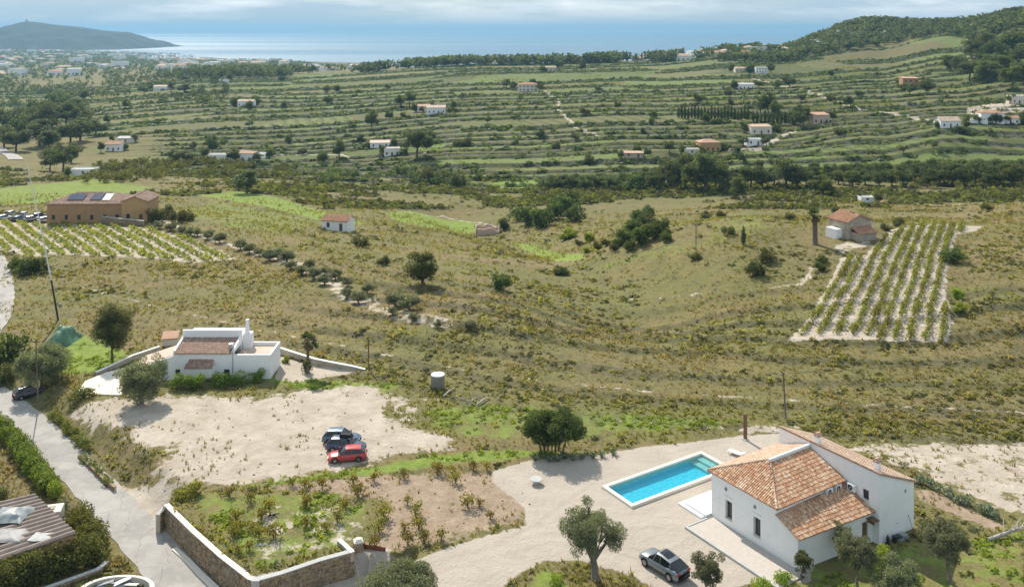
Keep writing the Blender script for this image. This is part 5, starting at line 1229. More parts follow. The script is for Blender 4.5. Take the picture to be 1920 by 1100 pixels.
olive_tree('slim young olive tree in front of the annex wall', 1607, 1098, 4.6, 1.9, 304, n=6, dens=1.2, trunk=.12, fork=.35, fill=12, flo=.35)
olive_tree('pale olive sapling against the annex wall', 1578, 1050, 3.6, 1.2, 305, n=4, dens=1.2, trunk=.09, fork=.35, fill=8, flo=.35)
olive_tree('tall dark leaning olive tree right of the villa', 1782, 1092, 5.4, 2.5, 306, (-.06,.02), 6, 1.2, .2, fork=.36, fill=12, flo=.4)
olive_tree('broad bushy olive at the bottom edge right of the annex', 1682, 1132, 3.6, 2.2, 307, n=7, dens=1.5, trunk=.15, fork=.15, fill=24, flo=.1, per=.5, leaf=.19)
olive_tree('big grey green olive crown at the bottom edge before the gate', 742, 1150, 5.4, 3.7, 308, n=8, dens=1.5, trunk=.3, fork=.3, fill=18, flo=.3, per=.42, leaf=.2, loc=at(742,1150,0)+(-1.6,))
hedge('bright yellow green shrub between the olives in front of the annex', HB([(1655,1060),(1645,1078)], 0), 1.2, 2.3, 'weed_leaf', 211, .5, .2, name='shrub', r=.5)
hedge('lime green low shrubs at the bottom edge right of the car', HB([(1415,1110),(1450,1098),(1490,1085)], 0), 1.6, .9, 'weed_leaf', 212, .5, .2, name='shrub', r=.5)
hedge('green weeds round the base of the gnarled olive tree', HB([(1030,1095),(1060,1090)], 0), 1.8, .7, 'weed_leaf', 213, .5, .2, name='shrub', r=.45)
hedge('long low grey green agave hedge beside the pale bare ground', HB([(1722,906),(1760,925),(1810,948),(1850,966),(1880,980)], 0), 1.0, 1.0, 'agave_leaf', 214, .5, .3, r=.5)
hedge('yellow green hedge in front of the white farmhouse', [hit(px,py)[:2] for px, py in [(322,728),(380,726),(440,722),(492,715)]], 1.5, 1.9, 'hedge_leaf', 215, .5, .24)
# carob clump with several stems
def carob():
    x, y, z = hit(1035, 848); t = thing('carob_tree', 'dense dark green many stemmed carob tree at the edge of the gravel yard', 'tree', (x, y, z))
    for i in range(7):
        m = MB(); a = -2.6+i*.85; x1 = a*.75; m.tube([(a*.45, (i % 3-1)*.5, -.2),(a*.55,(i % 3-1)*.5,1.0),(x1,(i % 2-.5),2.4)], [.14,.11,.07], 6); m.build('trunk', 'bark', t, True)
    rng = np.random.default_rng(321); cl = []
    for i in range(74):
        d = rng.normal(size=3); d /= np.linalg.norm(d); k = .45+.55*rng.random(); r = .6+.5*rng.random()
        if d[2] < 0: d[2] *= .55
        cl.append(((d[0]*4.0*k, d[1]*2.8*k, 2.9+d[2]*1.7*k*(1.1-.25*abs(d[0]))), (r, r, r*.8)))
    V, F, R = clumps_to_leaves(cl, .7, .2, rng, .6, .75); obj('crown', mesh_np('crown', V, F, 'carob_leaf', {'rnd': R}), t)
carob()
for i, (px, py) in enumerate([(1003,862),(1030,865),(1046,864),(1060,860),(1076,862),(1092,860),(1112,858),(1128,856),(1150,852)]):
    x, y, z = hit(px, py); t = thing('agave', '%s agave from the left in the row below the carob tree' % nth(i), 'agave', (x, y, z), i*1.3, 'agaves below the carob tree'); n = 16
    for k in range(n):
        a = 6.28*k/n+(.2 if k % 2 else 0); l = .55+.25*((k*7) % 5)/5; e = .5+.6*((k*3) % 4)/4; m = MB(); dx, dy = math.cos(a), math.sin(a)
        m.add([(dx*.05-dy*.07, dy*.05+dx*.07, 0), (dx*.05+dy*.07, dy*.05-dx*.07, 0), (dx*l*.5+dy*.08, dy*l*.5-dx*.08, l*e*.8), (dx*l*.9, dy*l*.9, l*e*1.15), (dx*l*.5-dy*.08, dy*l*.5+dx*.08, l*e*.8)], [(0,1,2,3,4)]); m.build('leaf', 'agave_leaf', t)
# fallen dead tree
x, y, z = hit(1868, 1012); t = thing('fallen_dead_tree', 'bleached fallen dead tree with bare branches at the right edge', 'dead tree', (x, y, z)); m = MB(); m.tube([(-.9,-.1,.12),(0,0,.3),(1.6,.5,.55),(3.2,.9,.8)], [.16,.2,.15,.1], 7); m.build('trunk', 'dead_wood', t, True)
rr = random.Random(5)
for i in range(9):
    s = rr.uniform(.3, 3.0); b0 = Vector((s, s*.28, .3+s*.16)); e = b0+Vector((rr.uniform(.3,1.6), rr.uniform(-1.0,1.2), rr.uniform(.1,1.0))); m = MB(); m.tube([b0, b0.lerp(e,.5)+Vector((0,0,.15)), e], [.06,.04,.015], 5); m.build('branch', 'dead_wood', t)
# ------------------------------------------------------------------ garden vines: gnarled stump, arms, leafy top
def vine_proto(seed, mat, h=1.35, r=.5, n=90, leaf=.24):
    rng = np.random.default_rng(seed); m = MB(); rr = random.Random(seed); tops = []
    m.tube([(0,0,-.1),(.04,.02,.25),(.0,.03,.5)], [.09,.075,.07], 6)
    for k in range(4):
        a = k*1.57+rr.random(); e = (math.cos(a)*r*.6, math.sin(a)*r*.6, .62+rr.random()*.3); m.tube([(0,.03,.48),(e[0]*.5,e[1]*.5,.75),e], [.05,.035,.015], 5); tops.append(e)
    P = np.array(tops)[rng.integers(0,4,n)]+rng.normal(size=(n,3))*np.array([r*.45,r*.45,.24]); V, F, R = leaves(P, leaf, rng, .85)
    return m.mesh('trunk', 'bark', True), mesh_np('leaves', V, F, mat, {'rnd': R})
def row_vine_proto(seed):
    rng = np.random.default_rng(seed); m = MB(); m.tube([(0,0,-.1),(.05,.03,.3),(0,0,.6)], [.07,.06,.05], 6); m.tube([(-1.2,0,.72),(0,0,.6),(1.2,.05,.74)], [.02,.04,.02], 5)
    n = 150; x = rng.uniform(-1.6, 1.6, n); P = np.stack([x, rng.normal(0, .26, n), .62+.28*rng.normal(size=n)-.05*x*x+.1*np.sin(x*3+seed)], 1); P[:,2] = np.clip(P[:,2], .12, 1.35)
    V, F, R = leaves(P, .3, rng, .85); return m.mesh('trunk', 'bark', True), mesh_np('leaves', V, F, 'vine_row_leaf', {'rnd': R})
GV = [vine_proto(s, 'vine_leaf', n=210, leaf=.21, r=.56) for s in (1,2,3,4,5,6)]; RV = [row_vine_proto(s) for s in (5,6,7,8)]
def put_vine(P, i, x, y, label, group, s=1.0, name='grape_vine', rz=None):
    t = thing(name, label, 'vine', (x, y, gz(x, y)), _rs.random()*6.28 if rz is None else rz, group, s); a, b = P[i % len(P)]
    for nm, me in (('trunk', a), ('leaves', b)): c = bpy.data.objects.new(nm, me); COL.objects.link(c); c.parent = t
sc = 480/1886.
gv = [(480+x*sc, 820+y*sc) for x, y in [(265,350),(360,365),(485,375),(750,430),(715,345),(870,325),(1090,300),(1335,262),(1445,258),(1600,238),(1700,240),(1470,335),(375,505),(45,600),(130,735),(370,650),(520,690),(1115,490),(1560,515),(1650,505),(1725,600),(905,690),(1095,685),(1200,675),(1240,770),(1365,755),(870,805),(1120,785),(940,590),(1175,575),(660,520),(600,620),(20,740)]]
gv += [(sc*x, 820+sc*y) for x, y in [(1740,620),(1760,850),(1835,830),(1720,720),(1860,690),(1690,430)]] + [(452,995),(470,940),(505,960)]
gv.sort()
for i, (px, py) in enumerate(gv):
    x, y, z = hit(px, py); put_vine(GV, i, x, y, '%s low gnarled vine from the left in the walled garden' % nth(i), 'vines in the walled garden', .65+.45*_rs.random())
# ------------------------------------------------------------------ right vineyard, row by row
def right_vineyard():
    F = np.array(hits(RIGHT_FIELD)); bx = [1500,1532,1564,1596,1624,1650,1678,1706,1735,1765]; tx = [1640,1654,1672,1690,1710,1728,1747,1765,1784,1802]
    for r, (b, t_) in enumerate(zip(bx, tx)):
        p = hit(b, 634); q = hit(t_, 430); L = math.hypot(q[0]-p[0], q[1]-p[1]); n = int((L+30)/3.0); j = 0
        for i in range(n):
            s = (i*3.0-15)/L; x = p[0]+(q[0]-p[0])*s+_rs.uniform(-.15,.15); y = p[1]+(q[1]-p[1])*s+_rs.uniform(-.3,.3)
            if inside_sd(np.array([x]), np.array([y]), F)[0] < .7: continue
            put_vine(RV, i+r, x, y, '%s vine up the %s row from the left of the pale vineyard' % (nth(j), nth(r)), 'vines of the pale vineyard', (.95+.2*_rs.random(), .8+.5*_rs.random(), .75+.4*_rs.random()), rz=math.atan2(q[1]-p[1], q[0]-p[0])+(math.pi if _rs.random() < .5 else 0)); j += 1
right_vineyard()
def left_vineyard():
    F = np.array(hits(LEFT_FIELD)); p = hit(94,420); q = hit(172,474); dx, dy = q[0]-p[0], q[1]-p[1]; L = math.hypot(dx, dy); dx /= L; dy /= L; P = []
    for r in range(-16, 30):
        ox, oy = p[0]-dy*r*2.9*-1, p[1]+dx*r*2.9*-1
        for i in range(-40, 60):
            x = ox+dx*i*1.5+_rs.uniform(-.2,.2); y = oy+dy*i*1.5+_rs.uniform(-.2,.2)
            P.append((x, y))
    P = np.array(P); P = P[inside_sd(P[:,0], P[:,1], F) > 1.0]; n = len(P); rng = np.random.default_rng(4); s = 2.0+.7*rng.random(n)
    merge_protos('vineyard_vines', PUFFS, np.stack([P[:,0],P[:,1],height(P[:,0],P[:,1])+.15],1), np.stack([s,s,s*.8],1), rng.random(n)*6.28, 'vine_row_leaf', label='rows of yellow green vines in the vineyard below the tan house')
left_vineyard()
# ------------------------------------------------------------------ generic houses
def gable_roof(t, w, d, z, rise, mat, oh=.3, tiles=False, axis='x'):
    m = MB(); c = d/2
    if axis == 'x':
        P = [(-w/2-oh,-oh,z-.1),(w/2+oh,-oh,z-.1),(w/2+oh,d+oh,z-.1),(-w/2-oh,d+oh,z-.1)]; R = [(-w/2-oh,c,z+rise),(w/2+oh,c,z+rise)]
        fs = [[P[0],P[1],R[1],R[0]], [P[2],P[3],R[0],R[1]]]
    else:
        P = [(-w/2-oh,-oh,z-.1),(w/2+oh,-oh,z-.1),(w/2+oh,d+oh,z-.1),(-w/2-oh,d+oh,z-.1)]; R = [(0,-oh,z+rise),(0,d+oh,z+rise)]
        fs = [[P[1],P[2],R[1],R[0]], [P[3],P[0],R[0],R[1]]]
    for f in fs: slab(m, f, .14)
    ro = m.build('roof', mat if not tiles else 'terracotta_flat', t)
    if tiles:
        for f in fs: tb = MB(); tile_plane(tb, f, (0,1), .4, .6, .1); tb.build('roof_tiles', mat, ro, kind='stuff')
    g = MB()
    if axis == 'x':
        for x in (-w/2, w/2-.25): g.hexa([(x,0,z-.02),(x+.25,0,z-.02),(x+.25,d,z-.02),(x,d,z-.02)][:4], [(x,c-.01,z+rise-.16),(x+.25,c-.01,z+rise-.16),(x+.25,c+.01,z+rise-.16),(x,c+.01,z+rise-.16)])
    else:
        for y in (0, d-.25): g.hexa([(-w/2,y,z-.02),(w/2,y,z-.02),(w/2,y+.25,z-.02),(-w/2,y+.25,z-.02)], [(-.01,y,z+rise-.16),(.01,y,z+rise-.16),(.01,y+.25,z+rise-.16),(-.01,y+.25,z+rise-.16)])
    return ro, g
def house(label, px, py, w, d, h, rz=0.0, roof='gable', rise=1.2, wm='plaster', rm='roof_tile_orange', wins=3, dr=True, name='house', group=None, tiles=False, axis='x', storeys=1, chim=False, loc=None, sub=1.2):
    x, y, z = hit(px, py) if loc is None else loc
    t = thing(name, label, 'house', (x, y, z), rz, group); ops = []; sh_ = h/storeys
    k = wins+(1 if dr else 0)
    for s in range(storeys):
        for i in range(k):
            c = w*(i+.5)/k
            if s == 0 and dr and i == k//2: ops.append((c-.5, c+.5, 0.0, 2.1))
            elif s == 0: ops.append((c-.45, c+.45, .9, min(2.2, sh_-.4)))
    m = MB(); A, B = (-w/2,0), (w/2,0); wall(m, A, B, -sub, h, h, .25, ops)
    m.box(w/2-.25, w/2, .25, d, -sub, h); m.box(-w/2, -w/2+.25, .25, d, -sub, h); m.box(-w/2+.25, w/2-.25, d-.25, d, -sub, h)
    if roof == 'gable': ro, g = gable_roof(t, w, d, h, rise, rm, tiles=tiles, axis=axis); m.v and [m.add(g.v, g.f)]
    elif roof == 'hip':
        r = MB(); oh = .3; P = [(-w/2-oh,-oh,h),(w/2+oh,-oh,h),(w/2+oh,d+oh,h),(-w/2-oh,d+oh,h)]; q = min(d*.5, w*.45); R = [(-w/2+q,d/2,h+rise),(w/2-q,d/2,h+rise)]
        for f in ([P[0],P[1],R[1],R[0]], [P[1],P[2],R[1]], [P[2],P[3],R[0],R[1]], [P[3],P[0],R[0]]): slab(r, f, .14)
        ro = r.build('roof', rm if not tiles else 'terracotta_flat', t)
        if tiles:
            for f in ([P[0],P[1],R[1],R[0]], [P[1],P[2],R[1]], [P[2],P[3],R[0],R[1]], [P[3],P[0],R[0]]): tb = MB(); tile_plane(tb, f, (0,1), .5, .8, .12); tb.build('roof_tiles', rm, ro, kind='stuff')
    elif roof == 'mono':
        r = MB(); slab(r, [(-w/2-.3,-.3,h-.05),(w/2+.3,-.3,h-.05),(w/2+.3,d+.3,h+rise),(-w/2-.3,d+.3,h+rise)], .15); ro = r.build('roof', rm, t); m.hexa([(-w/2,0,h-.03),(w/2,0,h-.03),(w/2,d,h-.03),(-w/2,d,h-.03)], [(-w/2,0,h-.02),(w/2,0,h-.02),(w/2,d,h+rise-.2),(-w/2,d,h+rise-.2)])
    else:
        r = MB(); r.box(-w/2+.26, w/2-.26, .26, d-.26, h-.45, h-.3); ro = r.build('roof', rm, t)
    m.build('wall', wm, t)
    if chim: c = MB(); c.box(w*.2, w*.2+.6, d*.5, d*.5+.6, h, h+rise+.9); c.build('chimney', wm, ro)
    for o_ in ops:
        if o_[2] > 0: window(t, A, B, o_, .12, sill=False)
        else: door(t, A, B, o_, depth=.1)
    for s in range(1, storeys):
        for i in range(k):
            c = w*(i+.5)/k; f = MB(); wbox(f, A, B, c-.5, c+.5, .003, .05, sh_*s+.8, sh_*s+2.1); f = f.build('window', 'wood_brown', t); g = MB(); wbox(g, A, B, c-.42, c+.42, .052, .06, sh_*s+.88, sh_*s+2.02); g.build('pane', 'window_glass', f)
    return t
# ------------------------------------------------------------------ white farmhouse on the left
fz_ = -.35; FX = -41.0; FY = 125.3
fh = thing('white_farmhouse', 'low white farmhouse with brown tiled roof and tall chimney behind the hedge', 'house', (FX, FY, fz_))
WA, WB = (-6.4, 0), (2.1, 0); o1 = (.3, 1.0, .9, 1.75); o2 = (7.1, 7.9, 1.0, 1.75)
m = MB(); wall(m, WA, WB, -1.5, 4.1, 4.1, .3, [o1, o2]); m.box(-6.4, -6.1, .302, 3.6, -1.5, 4.1); m.box(-6.4, 2.1, 3.6, 4.0, -1.5, 6.0)
m.hexa([(-6.398,.0,4.101),(-6.1,.0,4.101),(-6.1,3.598,4.101),(-6.398,3.598,4.101)], [(-6.398,.0,4.35),(-6.1,.0,4.35),(-6.1,3.598,5.2),(-6.398,3.598,5.2)])
m.hexa([(1.8,.0,4.101),(2.098,.0,4.101),(2.098,3.598,4.101),(1.8,3.598,4.101)], [(1.8,.0,4.35),(2.098,.0,4.35),(2.098,3.598,5.2),(1.8,3.598,5.2)])
m.box(-6.2, 1.9, 4.002, 8.0, -1.5, 4.9); m.build('wall', 'plaster', fh)
m = MB(); m.box(2.103, 7.2, .1, .4, -1.5, 3.75); m.box(6.9, 7.2, .402, 5.2, -1.5, 3.75); m.box(2.103, 7.2, 5.202, 5.5, -1.5, 3.75); m.box(2.2, 3.4, 4.0, 5.2, -1.5, 5.4); m.build('terrace_wall', 'plaster', fh)
m = MB(); m.box(2.11, 6.898, .41, 5.19, 3.0, 3.28); m.build('roof_terrace', 'plaster_pink', fh)
m = MB(); m.hexa([(-12.4,.3,-1.5),(-6.402,.02,-1.5),(-6.402,4.5,-1.5),(-12.4,4.5,-1.5)], [(-12.4,.3,1.5),(-6.402,.02,3.6),(-6.402,4.5,3.9),(-12.4,4.5,1.9)]); m.build('side_wing', 'plaster', fh)
m = MB(); m.hexa([(-12.2,.55,1.57),(-6.6,.3,3.53),(-6.6,4.3,3.83),(-12.2,4.3,1.95)], [(-12.2,.55,1.68),(-6.6,.3,3.64),(-6.6,4.3,3.94),(-12.2,4.3,2.06)]); m.build('side_roof', 'plaster_pink', fh)
R4 = [(-6.09,-.2,4.05),(1.79,-.2,4.05),(1.79,3.59,4.95),(-6.09,3.59,4.95)]
m = MB(); slab(m, R4, .1); ro = m.build('roof', 'terracotta_flat', fh); m = MB(); tile_plane(m, R4, (0,1), .26, .45); m.build('roof_tiles', 'roof_tile_brown', ro, kind='stuff')
m = MB(); m.hexa([(2.35,4.2,5.3),(2.95,4.2,5.3),(2.95,4.8,5.3),(2.35,4.8,5.3)], [(2.5,4.3,7.1),(2.85,4.3,7.1),(2.85,4.7,7.1),(2.5,4.7,7.1)]); m.box(2.44,2.9,4.26,4.74,7.102,7.3); m.build('chimney', 'plaster', ro)
m = MB(); m.box(-4.3,-.6,-1.1,-.003,1.0,2.35); m.build('window_box', 'plaster', fh)
R5 = [(-4.4,-1.25,2.37),(-.5,-1.25,2.37),(-.7,-.01,3.1),(-4.1,-.01,3.1)]; m = MB(); slab(m, R5, .08); r5 = m.build('canopy_roof', 'terracotta_flat', fh); m = MB(); tile_plane(m, R5, (0,1), .26, .4); m.build('roof_tiles', 'roof_tile_brown', r5, kind='stuff')
window(fh, WA, WB, o1, .15, 'wood_brown', mull=False); window(fh, WA, WB, o2, .15, 'wood_brown', mull=False)
m = MB(); m.tube([(1.95,-.06,1.0),(1.95,-.06,4.3),(1.95,.5,4.9)], .05, 6); m.build('downpipe', 'grey_metal', fh)
m = MB(); m.box(1.2,1.75,.4,1.1,4.5,5.1); m.build('roof_tank', 'grey_metal', ro)
t = thing('patio', 'pale paved patio beside the white farmhouse', 'patio', (0,0,0))
pp = [hit(px, py)[:2] for px, py in [(143,740),(228,742),(250,705),(262,688),(200,702),(160,718)]]
m = MB(); m.prism(pp, -1.2, .02); m.build('slab', 'pale_stone', t)
wl_ = [hit(px, py)[:2] for px, py in [(182,706),(250,676),(300,660)]]; stone_wall('low white wall along the patio of the farmhouse', wl_, .25, -1, .3, 'white_wall', 'plaster', False).children[0].data.materials[0] = M['plaster']
wl_ = [hit(px, py)[:2] for px, py in [(524,664),(552,672),(590,683),(630,690),(660,693),(684,694)]]; stone_wall('curved white garden wall right of the farmhouse', wl_, [.75,.75,.7,.65,.5,.1], -1, .35, 'white_wall', 'plaster', False).children[0].data.materials[0] = M['plaster']
t = thing('outbuilding', 'small shed with a rust red roof behind the farmhouse', 'shed', hz(318,648), .2); m = MB(); m.box(-1.1,1.1,0,1.8,-.5,1.2); m.build('wall', 'plaster_cream', t); m = MB(); slab(m, [(-1.25,-.2,1.2),(1.25,-.2,1.2),(1.25,2.0,1.7),(-1.25,2.0,1.7)], .12); m.build('roof', 'terracotta_flat', t)
# fan palms
def palm(label, px, py, h, crown, seed, name='palm_tree', skirt=0.0, tr=.22, dead=True):
    x, y, z = hit(px, py); t = thing(name, label, 'palm', (x, y, z)); m = MB(); m.tube([(0,0,-.3),(.03,0,h*.3),(0,.04,h*.7),(0,0,h)], [tr*1.3,tr,tr,tr*1.15], 9); m.build('trunk', 'bark', t, True)
    def fan(kind, n, e0, e1, mat, ln):
        rng = np.random.default_rng(seed+n); V = []; F = []
        for k in range(n):
            a = rng.random()*6.28; e = e0+(e1-e0)*rng.random(); dx, dy = math.cos(a), math.sin(a); L = ln*(.75+.4*rng.random())
            base = np.array([dx*L*.5*math.cos(e), dy*L*.5*math.cos(e), h+L*.5*math.sin(e)]); d = np.array([dx*math.cos(e), dy*math.cos(e), math.sin(e)]); sd = np.array([-dy, dx, 0]); dr = np.array([0,0,-1.])
            for q in range(-5, 6):
                f = q*.24; tip = base+(d*math.cos(f)+sd*math.sin(f))*L*.62+dr*L*.16*(1+abs(q)*.05); w = (sd*math.cos(f)-d*math.sin(f))*.075*ln; mid = (base+tip)/2+np.array([0,0,.05]); o = len(V); V += [base, mid+w, tip, mid-w]; F.append((o, o+1, o+2, o+3))
            o = len(V); s = sd*.03; V += [np.array([0,0,h])-s, np.array([0,0,h])+s, base+s, base-s]; F.append((o, o+1, o+2, o+3))
        obj(kind, mesh_np(kind, np.array(V), np.array(F), mat, {'rnd': rng.random(len(V))}), t)
    fan('fronds', 26, -.5, 1.4, 'palm_leaf', crown)
    if dead: fan('dry_fronds', 14, -1.4, -.7, 'dry_leaf', crown*.8)
    return t
palm('fan palm with a shaggy crown right of the white farmhouse', 577, 700, 4.6, 1.55, 41)
palm('tall fan palm with a thick shaggy trunk on the slope before the stone farmhouse', 1528, 458, 6.0, 1.7, 43, tr=.5, dead=True)
plant('shrub', DBUSH, 'dark green shrub under the fan palm by the farmhouse', 'shrub', 576, 698, 24, 24)
plant('shrub', YBUSH, 'reddish potted shrub against the curved white garden wall', 'shrub', 536, 680, 13, 15)
olive_tree('tall sparse dark tree left of the white farmhouse', 210, 676, 9.0, 3.4, 331, n=8, dens=1.5, trunk=.2, fork=.25, mat='scrub_leaf', name='tall_tree', bark='bark', per=.34, leaf=.26, fill=46, flo=.2, fr=.75)
olive_tree('large round olive tree at the corner of the sandy lot', 266, 755, 5.0, 3.3, 332, n=8, dens=1.6, trunk=.25, fork=.15, per=.42, leaf=.24, fill=34, flo=.06, fr=.85)
olive_tree('wide grey green olive behind the wooden pole by the lane', 78, 722, 5.2, 3.5, 333, n=8, dens=1.6, trunk=.25, fork=.15, per=.42, leaf=.24, fill=34, flo=.06, fr=.85)
plant('tree', DBUSH, 'dark green leafy tree at the left border above the lane', 'tree', 22, 690, 62, 80)
plant('tree', BUSH, 'brownish shrub at the left border beside the lane', 'shrub', 8, 722, 40, 40)
hedge('yellow green climbing shrubs along the lane left of the sandy lot', HB([(100,770),(130,800),(165,830)], -.8), 1.4, 1.1, 'oleander_leaf', 221, .5, .22, name='shrub', r=.5)
hedge('olive green shrub mound before the patio', HB([(130,752),(175,742)], -.3), 1.8, 1.3, 'oleander_leaf', 222, .5, .22, name='shrub', r=.6)
hedge('feathery green shrub at the corner of the garden and the sandy lot', HB([(325,925),(375,922)], 0), 2.6, 1.8, 'grass_green', 223, .5, .26, name='shrub', r=.7)
hedge('scrubby olive green plants over the low wall beside the lane', HB([(152,846),(180,872),(212,902)], -1.2), 1.2, .9, 'oleander_leaf', 224, .4, .22, name='shrub', r=.45)
# tent, tank, logs, debris
tarp('rounded green tarpaulin tent on the grass left of the tall tree', 118, 640, gz(*hit(118,640)[:2]), 2.2, 2.4, 2.4, 'tarp_green', 21, 'tent')
x, y, z = hit(821, 727); t = thing('water_tank', 'round grey concrete water tank in the dry grass', 'tank', (x, y, z)); m = MB(); m.lathe([(.92,-.3),(.92,1.75),(.96,1.76),(.96,1.86)], 28); m.build('drum', 'concrete', t, True); m = MB(); m.lathe([(.9,1.862),(.9,1.9),(.3,1.93)], 28); m.build('lid', 'plaster', t)
for i, (p0_, p1_, r_, lb) in enumerate([((832,745),(852,730),.11,'bleached pole lying in the grass right of the water tank'), ((893,762),(915,748),.10,'second bleached pole lying beside the debris heap')]):
    a = Vector(hz(*p0_)); b = Vector(hz(*p1_)); t = thing('felled_pole', lb, 'pole', a, 0); m = MB(); m.tube([(0,0,.2), tuple((b-a)*.5+Vector((0,0,.35))), tuple(b-a+Vector((0,0,.25)))], [r_,r_,r_*.8], 6); m.build('shaft', 'dead_wood', t); m = MB(); m.tube([tuple((b-a)*.3+Vector((0,0,.2))), tuple((b-a)*.35+Vector((.5,.3,.5)))], [.05,.02], 5); m.build('branch_stub', 'dead_wood', t)
rr = random.Random(9); m = MB(); x, y, z = hit(885, 750)
for i in range(40):
    px_, py_ = x+rr.gauss(0,1.3), y+rr.gauss(0,1.6); s = rr.uniform(.12,.4); m.tube([(px_,py_,gz(px_,py_)+.1),(px_+rr.uniform(-1,1),py_+rr.uniform(-.6,.6),gz(px_,py_)+rr.uniform(.1,.8))], [.05,.03], 5)
o = m.build('brushwood_debris', 'dead_wood'); o['kind'] = 'stuff'; o['label'] = 'heap of grey brushwood in the grass'
m = MB(); rng = np.random.default_rng(6)
xx, yy, _ = sample_ground(2600, 80, 150, 333); mk, _i = zone_masks(xx, yy); kk = (np.maximum(mk['sand'], mk['soil']) > .4) & ~near_building(xx, yy); zz = height(xx, yy)
for x, y, z in zip(xx[kk], yy[kk], zz[kk]):
    s = .06+.12*random.random()**3; m.add([(x-s,y-s*.8,z-.02),(x+s,y-s*.7,z-.02),(x+s*.8,y+s,z-.02),(x-s*.9,y+s*.8,z-.02),(x+s*.1,y,z+s*.8)], [(0,1,4),(1,2,4),(2,3,4),(3,0,4)])
o = m.build('loose_stones', 'stone'); o['kind'] = 'stuff'; o['label'] = 'small loose stones on the bare ground'
# utility poles and wires
POLE = {}
def pole(key, label, px, py, top_py, r=.11, arm=True, lean=0.0, mat='pole_wood', name='utility_pole'):
    x, y, z = hit(px, py); h = (py-top_py)*y/FPX; t = thing(name, label, 'pole', (x, y, z)); m = MB(); m.tube([(0,0,-.4),(lean*.5,0,h*.5),(lean,0,h)], [r,r*.9,r*.75], 7); m.build('shaft', mat, t, True)
    if arm:
        m = MB(); m.box(lean-.45,lean+.45,-.05,.05,h-.3,h-.2); m.build('crossarm', mat, t)
        for s in (-.38,.38): m = MB(); m.lathe([(.04,h-.2),(.06,h-.12),(.03,h-.05)], 6, (lean+s,0)); m.build('insulator', 'white_paint', t)
    POLE[key] = (x+lean, y, z+h-.1); return t
pole('a', 'wooden utility pole right of the curved white garden wall', 691, 693, 636)
pole('b', 'wooden utility pole standing in the grass behind the villa', 1473, 784, 698, lean=-.3)
pole('c', 'slim wooden pole beside the lane and the black car', 72, 768, 636, .09, lean=-.35)
pole('d', 'weathered utility pole on the dry slope left of the lone cypress', 1305, 482, 420, .1)
def mast():
    x, y, z = hit(110, 600); t = thing('leaning_mast', 'very tall thin leaning mast, dark below and pale above, over the left vineyard', 'mast', (x, y, z)); m = MB(); m.tube([(0,0,-.5),(-1.3,0,7.0)], [.17,.15], 8); m.build('lower_tube', 'dark_metal', t); m = MB(); m.tube([(-1.301,0,7.0),(-3.6,0,18.5),(-5.6,0,27.5)], [.13,.1,.05], 8); m.build('upper_tube', 'rail_white', t); m = MB(); m.box(.15,.45,-.2,.1,2.2,2.9); m.build('junction_box', 'tarp_pale', t)
mast()
def wire(label, a, b, sag, r=.022):
    a = Vector(a); b = Vector(b); t = thing('overhead_wire', label, 'wire', a); m = MB(); m.tube([tuple((b-a)*(i/14)-Vector((0,0,4*sag*(i/14)*(1-i/14)))) for i in range(15)], r, 4); m.build('cable', 'pole_wood', t)
wire('overhead wire from the farmhouse to the pole by the white garden wall', (FX+2.6, FY+4.5, 5.5), POLE['a'], .8)
wire('long overhead wire from the garden wall pole to the pole behind the villa', POLE['a'], POLE['b'], 2.2, .02)
wire('overhead wire from the pole behind the villa to the right edge', POLE['b'], (92, 124, 9), 1.5, .02)
wire('overhead wire from the pole by the lane to the farmhouse', POLE['c'], (FX-6, FY+3, 4.8), .9, .02)
# ------------------------------------------------------------------ houses of the middle distance
x, y, z = hit(160, 418)
sh_ = house('long tan rendered house with brown hip roof and dark solar panels above the left vineyard', 160, 418, 20.5, 11, 5.2, .02, 'hip', 2.0, 'plaster_tan', 'roof_tile_brown', 6, False, name='tan_house', sub=2, tiles=True)
for i, (u0, u1) in enumerate(((-5.6,-1.2),(.6,3.6),(4.0,6.0))):
    m = MB(); zf = lambda v: 5.2+2.0*(v+.3)/5.8
    m.hexa([(u0,1.2,zf(1.2)+.25),(u1,1.2,zf(1.2)+.25),(u1,4.2,zf(4.2)+.35),(u0,4.2,zf(4.2)+.35)], [(u0,1.2,zf(1.2)+.33),(u1,1.2,zf(1.2)+.33),(u1,4.2,zf(4.2)+.43),(u0,4.2,zf(4.2)+.43)]); m.build('solar_panel', 'solar_glass' if i < 2 else 'white_paint', sh_)
house('ochre annex with an arched porch at the right end of the tan house', 252, 416, 6.8, 9, 5.6, .05, 'gable', 1.3, 'plaster_ochre', 'roof_tile_brown', 1, True, axis='y', sub=2, tiles=True)
stone_wall('grey rubble wall in front of the ochre annex', [hit(px,py)[:2] for px, py in [(190,419),(230,422),(268,424)]], gz(*hit(230,422)[:2])+1.6, gz(*hit(230,422)[:2])-.6, .5)
rr = random.Random(13)
for i, (px, py, c) in enumerate([(8,412,'paint_white'),(22,404,'paint_silver'),(34,414,'paint_bluegrey'),(46,406,'paint_white'),(60,414,'paint_silver'),(74,408,'paint_navy'),(86,416,'paint_white')]):
    x, y, z = hit(px, py); car('%s of the tightly parked cars in the yard left of the tan house' % nth(i), (x, y, z+.02), rr.uniform(-.6,.6)+1.2, 4.2, 1.75, 1.5, c, group='cars in the yard by the tan house')
house('small white cottage with an orange tiled roof in the bright meadow', 627, 433, 7.6, 5, 2.9, -.25, 'gable', 1.1, 'plaster', 'roof_tile_orange', 1, True, tiles=True)
